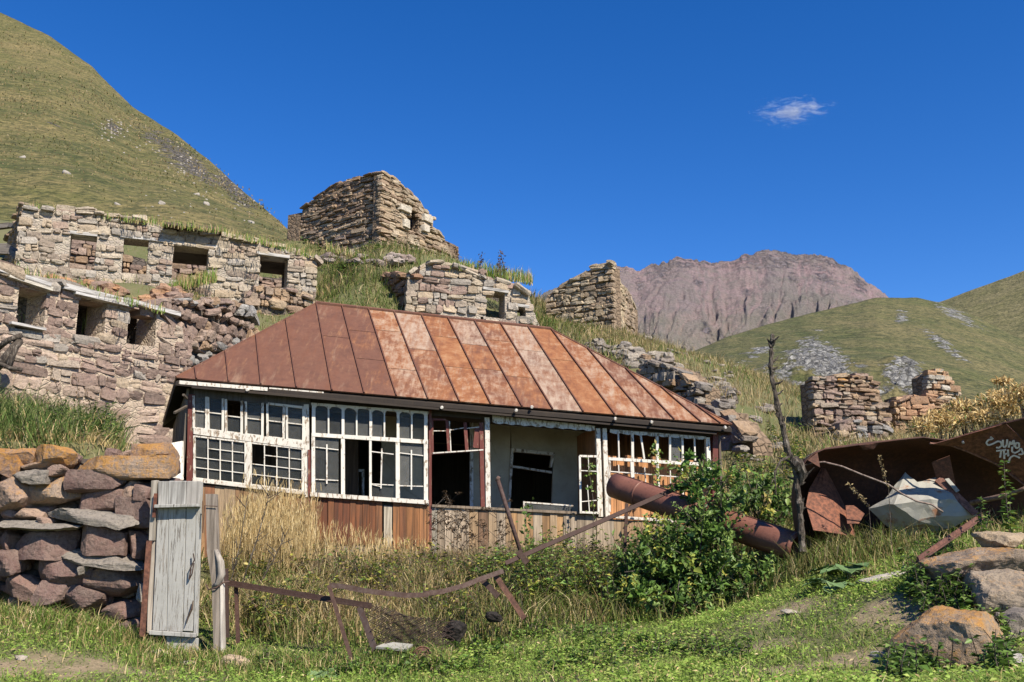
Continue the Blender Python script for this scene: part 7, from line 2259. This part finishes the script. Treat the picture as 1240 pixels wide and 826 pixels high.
for k in range(90):
    cx, cy, rx, ry, Yd, n = random.choice(lobes)
    b = at(cx + random.uniform(-.8, .8) * rx, cy + ry * .7, Yd); b.z = gz(b.x, b.y)
    tgt = at(cx + random.uniform(-1, 1) * rx, cy - ry * random.uniform(.2, 1.5), Yd + random.uniform(-.3, .3))
    mid = (b + tgt) / 2 + Vector((random.uniform(-.15, .15), random.uniform(-.1, .1), .05))
    paths.append([b, mid, tgt])
    n = 9
    f = rng.uniform(.5, 1.05, n)
    P = np.array([tuple(mid * (1 - q) + tgt * q) for q in np.clip((f - .5) * 2, 0, 1.1)])
    Lv.add(P, rand_dir(n, .1), rand_dir(n, 1.2), rng.uniform(.06, .12, n), rng.uniform(.03, .06, n), mixpal(LG, LY, np.full(n, .12)))
Lv.build("foliage", bush)
stem_tubes(paths, 0.007, parent=bush)
# ---- leafy weeds by the pipe and beam, yellowing
def weed_patch(name, label, spots, n, hr, size, pal, per=12, cat=None, group=None, kind='stuff', lean=.3, Y0=5, ynear=None):
    Lv, paths = Leaves(), []
    for k in range(n):
        cx, cy, rx, ry = random.choice(spots)
        p = ground_hit(cx + random.gauss(0, .5) * rx, cy + random.gauss(0, .5) * ry, Y0)
        leafy_stem(Lv, p, random.uniform(*hr), per, size, pal, lean, paths)
    o = Lv.build(name, None, label, kind)
    st_ = stem_tubes(paths, .004, name="stem", parent=o)
    return o
weed_patch("nettle_weeds", "yellowing leafy nettles between the plank wall and the bush", [(700, 695, 50, 22), (745, 705, 40, 26), (660, 690, 30, 16), (640, 710, 40, 16), (600, 715, 30, 16), (690, 730, 40, 14), (740, 735, 30, 14), (645, 735, 30, 12)], 420, (.25, .7), .10, np.concatenate([LG * 1.2, LY[:3], LY[2:3], LG[2:] * 1.2]), 14, lean=.3)
weed_patch("yellow_weeds", "pale yellow green leafy weeds in the yard behind the fallen fence", [(330, 690, 60, 14), (420, 690, 60, 18), (540, 745, 30, 22), (380, 680, 60, 10), (470, 720, 40, 16), (500, 700, 50, 16), (360, 740, 50, 20), (330, 760, 40, 16), (560, 710, 40, 16), (320, 700, 40, 10), (420, 705, 60, 10)], 760, (.16, .48), .10, np.concatenate([LY, LG[2:] * 1.2, LY, LB, LG * .8]), 10)
weed_patch("broadleaf_weeds", "low broad leaved weeds on the lawn edge", [(585, 785, 40, 18), (560, 812, 50, 12), (640, 770, 40, 8), (500, 810, 40, 10), (880, 795, 45, 10), (610, 755, 40, 16), (545, 765, 20, 16), (440, 815, 50, 8), (720, 775, 50, 10), (800, 790, 60, 12), (700, 805, 60, 12), (330, 812, 40, 8)], 460, (.05, .20), .075, np.concatenate([LG * 1.25, GREEN]), 9)
weed_patch("bank_weeds", "dense dark leafy weeds left of the boulders", [(1150, 705, 30, 22), (1125, 735, 26, 18), (1165, 735, 24, 12), (1110, 716, 14, 14), (1140, 680, 16, 10), (1115, 820, 22, 8), (1090, 826, 18, 6), (1212, 815, 16, 10), (1205, 780, 6, 4)], 230, (.10, .32), .085, LG, 11)
weed_patch("terrace_weeds", "bright green leafy weeds on the terrace against the lower ruin", [(110, 528, 40, 14), (150, 520, 24, 12), (60, 520, 40, 14)], 130, (.2, .55), .085, np.concatenate([LG * .95, LY[2:3]]), 14, lean=.4)
weed_patch("slope_weeds", "yellow green leafy plants on the slope by the dead trunk", [(985, 520, 22, 18), (1010, 525, 26, 10), (940, 540, 20, 14), (930, 590, 26, 20), (960, 560, 14, 14), (1080, 520, 10, 6), (900, 560, 16, 14)], 130, (.2, .5), .11, np.concatenate([LG * 1.15, LY]), 12, Y0=12)
weed_patch("mound_weeds", "green leafy plants on the mound below the tower", [(405, 296, 26, 6), (440, 300, 20, 6), (420, 330, 26, 10), (815, 412, 6, 4)], 110, (.25, .5), .15, LG * 1.1, 10, Y0=22)
# dead stalks tangled through the yard
paths = []
for k in range(420):
    p = ground_hit(random.choice((random.gauss(430, 110), random.gauss(600, 60))), random.uniform(668, 770), 9.5)
    if in_house(np.array([p.x]), np.array([p.y]))[0] or p.x < -3.9: continue
    L = random.uniform(.15, .6)
    d = Vector((random.gauss(0, .6), random.gauss(0, .3), random.uniform(.2, 1))).normalized()
    paths.append([p, p + d * L * .5, p + d * L + Vector((random.gauss(0, .05), 0, -.05 * random.random()))])
tag(stem_tubes(paths, .0045, name="dead_stalks", color=(.1, .07, .05)), "dead brown stalks tangled through the yard weeds")
# burdocks
def burdock(px, py, n, size, label):
    p = ground_hit(px, py)
    root = thing("burdock_plant", p, label, "plant", "burdock plants")
    for k in range(n):
        a = k * 2.4 + random.uniform(-.3, .3)
        el = random.uniform(.15, .9)
        s = size * random.uniform(.7, 1.15)
        D = Vector((math.cos(a), math.sin(a), 0))
        st0 = p + D * .02
        q = p + D * s * .55 + UP * (s * .7 * el)
        m = MB(); m.tube([p, (p + q) / 2 + UP * .04, q], [.008, .007, .005], 5)
        m.build("leaf_stalk", M_LEAFG, root)
        # heart shaped wavy leaf
        m = MB(); S = D.cross(UP)
        out = D * .9 + UP * (-.25 + .5 * (el - .4)); out.normalize()
        prof = [(0, .0), (-.08, .3), (.12, .46), (.4, .46), (.7, .3), (1.0, .0)]
        cen = [q + out * s * f for f, w_ in prof]
        for i in range(len(prof) - 1):
            for sg in (1, -1):
                f0, w0 = prof[i]; f1, w1 = prof[i + 1]
                e0 = q + out * s * f0 + S * sg * s * w0 + UP * s * (.14 * w0 * 2 + random.uniform(-.03, .03))
                e1 = q + out * s * f1 + S * sg * s * w1 + UP * s * (.14 * w1 * 2 - .05)
                c0 = q + out * s * max(f0, 0); c1 = q + out * s * max(f1, 0)
                pts = [c0, e0, e1, c1]
                uq = []
                for z_ in pts:
                    if not any((z_ - o_).length < 1e-4 for o_ in uq): uq.append(z_)
                if len(uq) > 2: m.poly(uq)
        m.build("leaf", M_LEAFG, root, smooth=False)
def mat_leafg():
    t = NT("burdock_leaf")
    oi = objcol(t)
    n = t.noise(t.geo(), 18, 5, .6)
    c = t.mix(oi.outputs["Random"], (0.10, 0.17, 0.06), (0.16, 0.235, 0.095))
    c = t.mix(t.ramp(n, [(.4, 0.), (.7, .6)]), c, (0.075, 0.12, 0.04))
    return t.surf(c, .6, t.bump(n, .6, .01))
M_LEAFG = mat_leafg()
burdock(1028, 700, 13, .26, "big leaved burdock plant in the grass between the dead trunk and the stone slab")
burdock(1008, 716, 8, .20, "smaller burdock beside the big leaved one, nearer the bush")
burdock(392, 822, 9, .22, "burdock plant with long pale leaves at the bottom edge below the fence")
burdock(1106, 672, 5, .15, "small bright leaved burdock below the pale crumpled sheet")
# dry umbels before the plank wall
ORD = ("first", "second", "third", "fourth", "fifth", "sixth", "seventh", "eighth", "ninth", "tenth", "eleventh")
for k in range(11):
    px = (520, 528, 536, 545, 552, 560, 567, 574, 585, 600, 610)[k]
    b = ground_hit(px, 690 + random.uniform(-6, 8))
    hgt = random.uniform(.62, 1.0)
    root = thing("dry_umbel", b, "dry dark umbel weed before the pale planks, " + ORD[k] + " from the left in its row", "weed", "dry umbel weeds before the planks")
    d = Vector((random.uniform(-.15, .15), random.uniform(-.1, .1), 1))
    paths, heads = [[b, b + d * hgt * .5, b + d * hgt]], []
    for j in range(7):
        s = b + d * hgt * random.uniform(.45, 1.0)
        e = s + Vector((random.uniform(-.22, .22), random.uniform(-.15, .15), random.uniform(.06, .2)))
        paths.append([s, (s + e) / 2 + UP * .01, e]); heads.append(e)
    stem_tubes(paths, .0045, parent=root, kind=None)
    Lv = Leaves()
    for e in heads:
        n = 16
        P = np.array(e) + rng.normal(0, .022, (n, 3)) * np.array([1, 1, .35])
        Lv.add(P, rand_dir(n, .4), rand_dir(n, 1), np.full(n, .03), np.full(n, .018), pick(LB * .6, n))
    n = 14
    P = np.array([tuple(b + d * hgt * q) for q in rng.uniform(.1, .8, n)])
    Lv.add(P, rand_dir(n, -.2), rand_dir(n, .6), rng.uniform(.04, .09, n), rng.uniform(.02, .035, n), pick(LB, n))
    Lv.build("seed_head", root)
# thorny dry stems by the gate post
for k, (xa, ya, xb, yb) in enumerate(((286, 668, 330, 585), (300, 690, 350, 640), (276, 650, 300, 600))):
    a, b = at(xa, ya + 20, 12.2), at(xb, yb, 12.4)
    a.z = gz(a.x, a.y)
    root = thing("thorn_stem", a, ("middle", "longest", "leftmost")[k] + " of the dark thorny stems leaning through the tall dry grass by the gate", "weed", "thorny stems in the dry grass")
    m_ = (a + b) / 2 + Vector((.04, 0, .05))
    pth = [[a, m_, b]]
    for j in range(7):
        f = random.uniform(.3, .95); s = a * (1 - f) + b * f
        pth.append([s, s + Vector((random.uniform(-.15, .2), 0, random.uniform(.05, .16)))])
    stem_tubes(pth, .008, parent=root, color=(.1, .05, .03), kind=None)
# vines climbing the window posts
def vine(pts, n, size, label, pal=LG):
    P3_ = [at(*p) for p in pts]
    root = thing("vine", P3_[0], label, "vine", "vines on the house")
    stem_tubes([P3_], .006, parent=root, kind=None)
    Lv = Leaves()
    seg = rng.integers(0, len(P3_) - 1, n); f = rng.random(n)
    P = np.array([tuple(P3_[i] * (1 - q) + P3_[i + 1] * q) for i, q in zip(seg, f)]) + rng.normal(0, .045, (n, 3))
    s = size * rng.uniform(.6, 1.2, n)
    Lv.add(P, rand_dir(n, -.1), rand_dir(n, .6) + np.array([.3, -.6, .2]), s, s * .6, pick(pal, n))
    Lv.build("foliage", root)
vine([(795, 640, 14.6), (796, 600, 15.2), (797, 570, 15.6), (793, 540, 15.65)], 110, .085, "leafy vine hanging down the bars of the right window bay", np.concatenate([LG * 1.2, LY]))
vine([(718, 650, 15.1), (719, 610, 15.3), (714, 575, 15.45), (716, 560, 15.5)], 60, .07, "thin vine on the hanging white casement", np.concatenate([LG, LY[2:3]]))
vine([(838, 600, 15.4), (826, 580, 15.6), (828, 562, 15.7)], 60, .08, "short vine reaching into the right end of the right window bay", np.concatenate([LG * 1.1, LY]))
vine([(636, 670, 13.6), (640, 650, 13.7), (636, 632, 13.9), (638, 612, 14.2)], 46, .08, "vine tip standing before the pale planks beside the iron rod", LG)
# tall weeds against the rusty shell
def tall_weed(px, py, Yd, h, n, size, pal, label):
    b = at(px, py, Yd)
    root = thing("tall_weed", b, label, "weed", "tall weeds by the rusty shell")
    Lv, paths = Leaves(), []
    leafy_stem(Lv, b, h, n, size, pal, .08, paths)
    leafy_stem(Lv, b + Vector((.03, .02, 0)), h * .7, n // 2, size, pal, .2, paths)
    Lv.build("foliage", root); stem_tubes(paths, .005, parent=root, kind=None)
tall_weed(1226, 665, 9.6, .95, 70, .085, np.concatenate([LG * 1.3, LY[2:3]]), "tall bright green leafy weed in front of the scrawled rusty panel")
tall_weed(1190, 655, 10.2, .5, 40, .07, LG, "low leafy weed between the pale sheet and the boulders")
for k, (px, py, px2, py2, Yd, lab) in enumerate(((1076, 592, 1064, 552, 11.2, "dry spike weed standing up against the dark shell above the pale sheet"), (1052, 612, 1026, 585, 11.2, "drooping dry seed spike left of the pale crumpled sheet"))):
    a, b = at(px, py, Yd), at(px2, py2, Yd)
    root = thing("dry_spike", a, lab, "weed", "dry spikes by the pale sheet")
    b0 = at(px + 4, 660, Yd - .1)
    stem_tubes([[b0, a, b]], .004, parent=root, kind=None)
    Lv = Leaves(); n = 60
    f = rng.random(n)
    P = np.array([tuple(a * (1 - q) + b * q) for q in f]) + rng.normal(0, .012, (n, 3))
    Lv.add(P, rand_dir(n), rand_dir(n, .5), np.full(n, .03), np.full(n, .014), pick(DRY * .8, n))
    Lv.build("seed_head", root)
# tall flower stalks on the terrace and ridge
for k, (px, py, px2, py2, Yd) in enumerate(((88, 540, 60, 440, 13.5), (100, 545, 92, 455, 13.6), (118, 545, 104, 470, 13.4), (612, 340, 606, 305, 28.5), (600, 336, 606, 316, 28.5), (556, 318, 551, 300, 28.4), (580, 330, 583, 308, 28.5), (70, 545, 56, 470, 13))):
    a, b = at(px, py, Yd), at(px2, py2, Yd)
    root = thing("dry_stalk", a, ("tallest dry flower stalk on the terrace above the big wall", "dry flower stalk on the terrace, second from its right end", "dry flower stalk at the right end of the terrace row", "tallest dry stalk on the crest over the middle ruin", "short dry stalk touching the tallest one on the crest", "dry stalk at the left end of the crest row over the middle ruin", "dry stalk in the middle of the crest row over the middle ruin", "leftmost dry flower stalk on the terrace above the big wall")[k], "weed", "dry stalks " + ("on the terrace" if Yd < 20 else "on the crest"))
    sc = Yd / 13
    stem_tubes([[a, (a + b) / 2 + Vector((.02, 0, 0)), b]], .006 * sc, parent=root, kind=None)
    Lv = Leaves(); n = 50
    f = rng.uniform(.3, 1.0, n)
    P = np.array([tuple(a * (1 - q) + b * q) for q in f]) + rng.normal(0, .018 * sc, (n, 3))
    Lv.add(P, rand_dir(n, .3), rand_dir(n, .5), np.full(n, .04 * sc), np.full(n, .018 * sc), pick(LB, n))
    Lv.build("seed_head", root)
# straw coloured bushes on the right
def straw_bush(lobes, label):
    c0 = at(lobes[0][0], lobes[0][1] + lobes[0][3], lobes[0][4])
    root = thing("straw_bush", c0, label, "bush", "straw coloured bushes")
    Lv, paths = Leaves(), []
    for cx, cy, rx, ry, Yd, n in lobes:
        c = at(cx, cy, Yd); sc = Yd / F
        d = rand_dir(n, .3); rr = rng.random(n) ** .4
        P = np.array(c) + d * rr[:, None] * np.array([rx * sc, (rx + ry) * .4 * sc, ry * sc]) * (1 + .3 * np.array([noise.noise(Vector(q) * 2.5 + c) for q in d]))[:, None]
        s = rng.uniform(.05, .11, n) * Yd / 15
        col = mixpal(np.array([(0.56, 0.40, 0.17), (0.64, 0.48, 0.22), (0.46, 0.32, 0.13), (0.70, 0.55, 0.28)]), LG, np.full(n, .05))
        Lv.add(P, rand_dir(n, .7), rand_dir(n, .6) + np.array([.3, -.4, .2]), s, s * .32, col)
        g = Vector((c.x, c.y, gz(c.x, c.y)))
        for j in range(14):
            i = rng.integers(0, n)
            paths.append([g + Vector((random.uniform(-.1, .1), 0, 0)), (g + Vector(P[i])) / 2 + Vector((0, 0, .1)), Vector(P[i])])
    Lv.build("foliage", root)
    stem_tubes(paths, .006, parent=root, color=(.3, .22, .12))
straw_bush([(1140, 512, 30, 14, 16, 800), (1165, 497, 26, 12, 16.4, 600), (1115, 518, 16, 10, 15.8, 300)], "low straw yellow bush just above the bent corner of the rusty shell")
straw_bush([(1215, 490, 34, 18, 16, 900), (1190, 508, 26, 10, 15.8, 500)], "wide straw yellow bush on the skyline above the scrawled panel")
straw_bush([(1240, 478, 22, 14, 15.4, 500), (1262, 486, 24, 20, 15.4, 500)], "straw yellow bush cut by the frame above the rusty shell")
straw_bush([(1214, 463, 13, 4, 16.4, 160)], "single small straw tuft on thin stems standing above the wide straw bush")
# a wisp of cloud
def wisp(px, py, Yd, w, hgt, n, seed):
    r = random.Random(seed)
    c = at(px, py, Yd)
    m = MB()
    m.hexa([c + Vector((-w, -w * .3, -hgt)), c + Vector((w, -w * .3, -hgt)), c + Vector((w, w * .3, -hgt)), c + Vector((-w, w * .3, -hgt))], [c + Vector((-w, -w * .3, hgt)), c + Vector((w, -w * .3, hgt)), c + Vector((w, w * .3, hgt)), c + Vector((-w, w * .3, hgt))])
    return m
def mat_cloud(scale):
    t = NT("cloud_wisp")
    g = t.coord("Generated")
    ctr = t.n("ShaderNodeVectorMath", {0: g, 1: (.5, .5, .5)}, operation='SUBTRACT').outputs[0]
    sep = t.n("ShaderNodeSeparateXYZ", {0: ctr})
    # slanted, ragged streaks
    rot = t.n("ShaderNodeMapping", {"Vector": ctr, "Rotation": (0, math.radians(20), 0), "Scale": (4.5, 2.4, 8.0)}).outputs[0]
    n = t.noise(rot, 1.6, 7, .68, 0.9)
    rotc = t.n("ShaderNodeMapping", {"Vector": ctr, "Rotation": (0, math.radians(14), 0)}).outputs[0]
    rad = t.n("ShaderNodeVectorMath", {0: rotc, 1: (2.1, 2.0, 3.2)}, operation='MULTIPLY').outputs[0]
    ln = t.n("ShaderNodeVectorMath", {0: rad}, operation='LENGTH').outputs["Value"]
    f = t.math('SUBTRACT', n, t.math('MULTIPLY', ln, 0.30))
    d = t.math('MULTIPLY', t.ramp(f, [(.36, 0.0), (.62, 1.0)]), scale)
    v = t.n("ShaderNodeVolumePrincipled", {"Color": (1, 1, 1, 1), "Density": d, "Anisotropy": .2})
    t.L(v.outputs[0], t.out.inputs["Volume"])
    return t.m
cw = wisp(960, 134, 4200, 250, 140, 1, 1).build("cloud", mat_cloud(0.03), None)
tag(cw, "small ragged white wisp of cloud alone in the blue sky", "cloud")
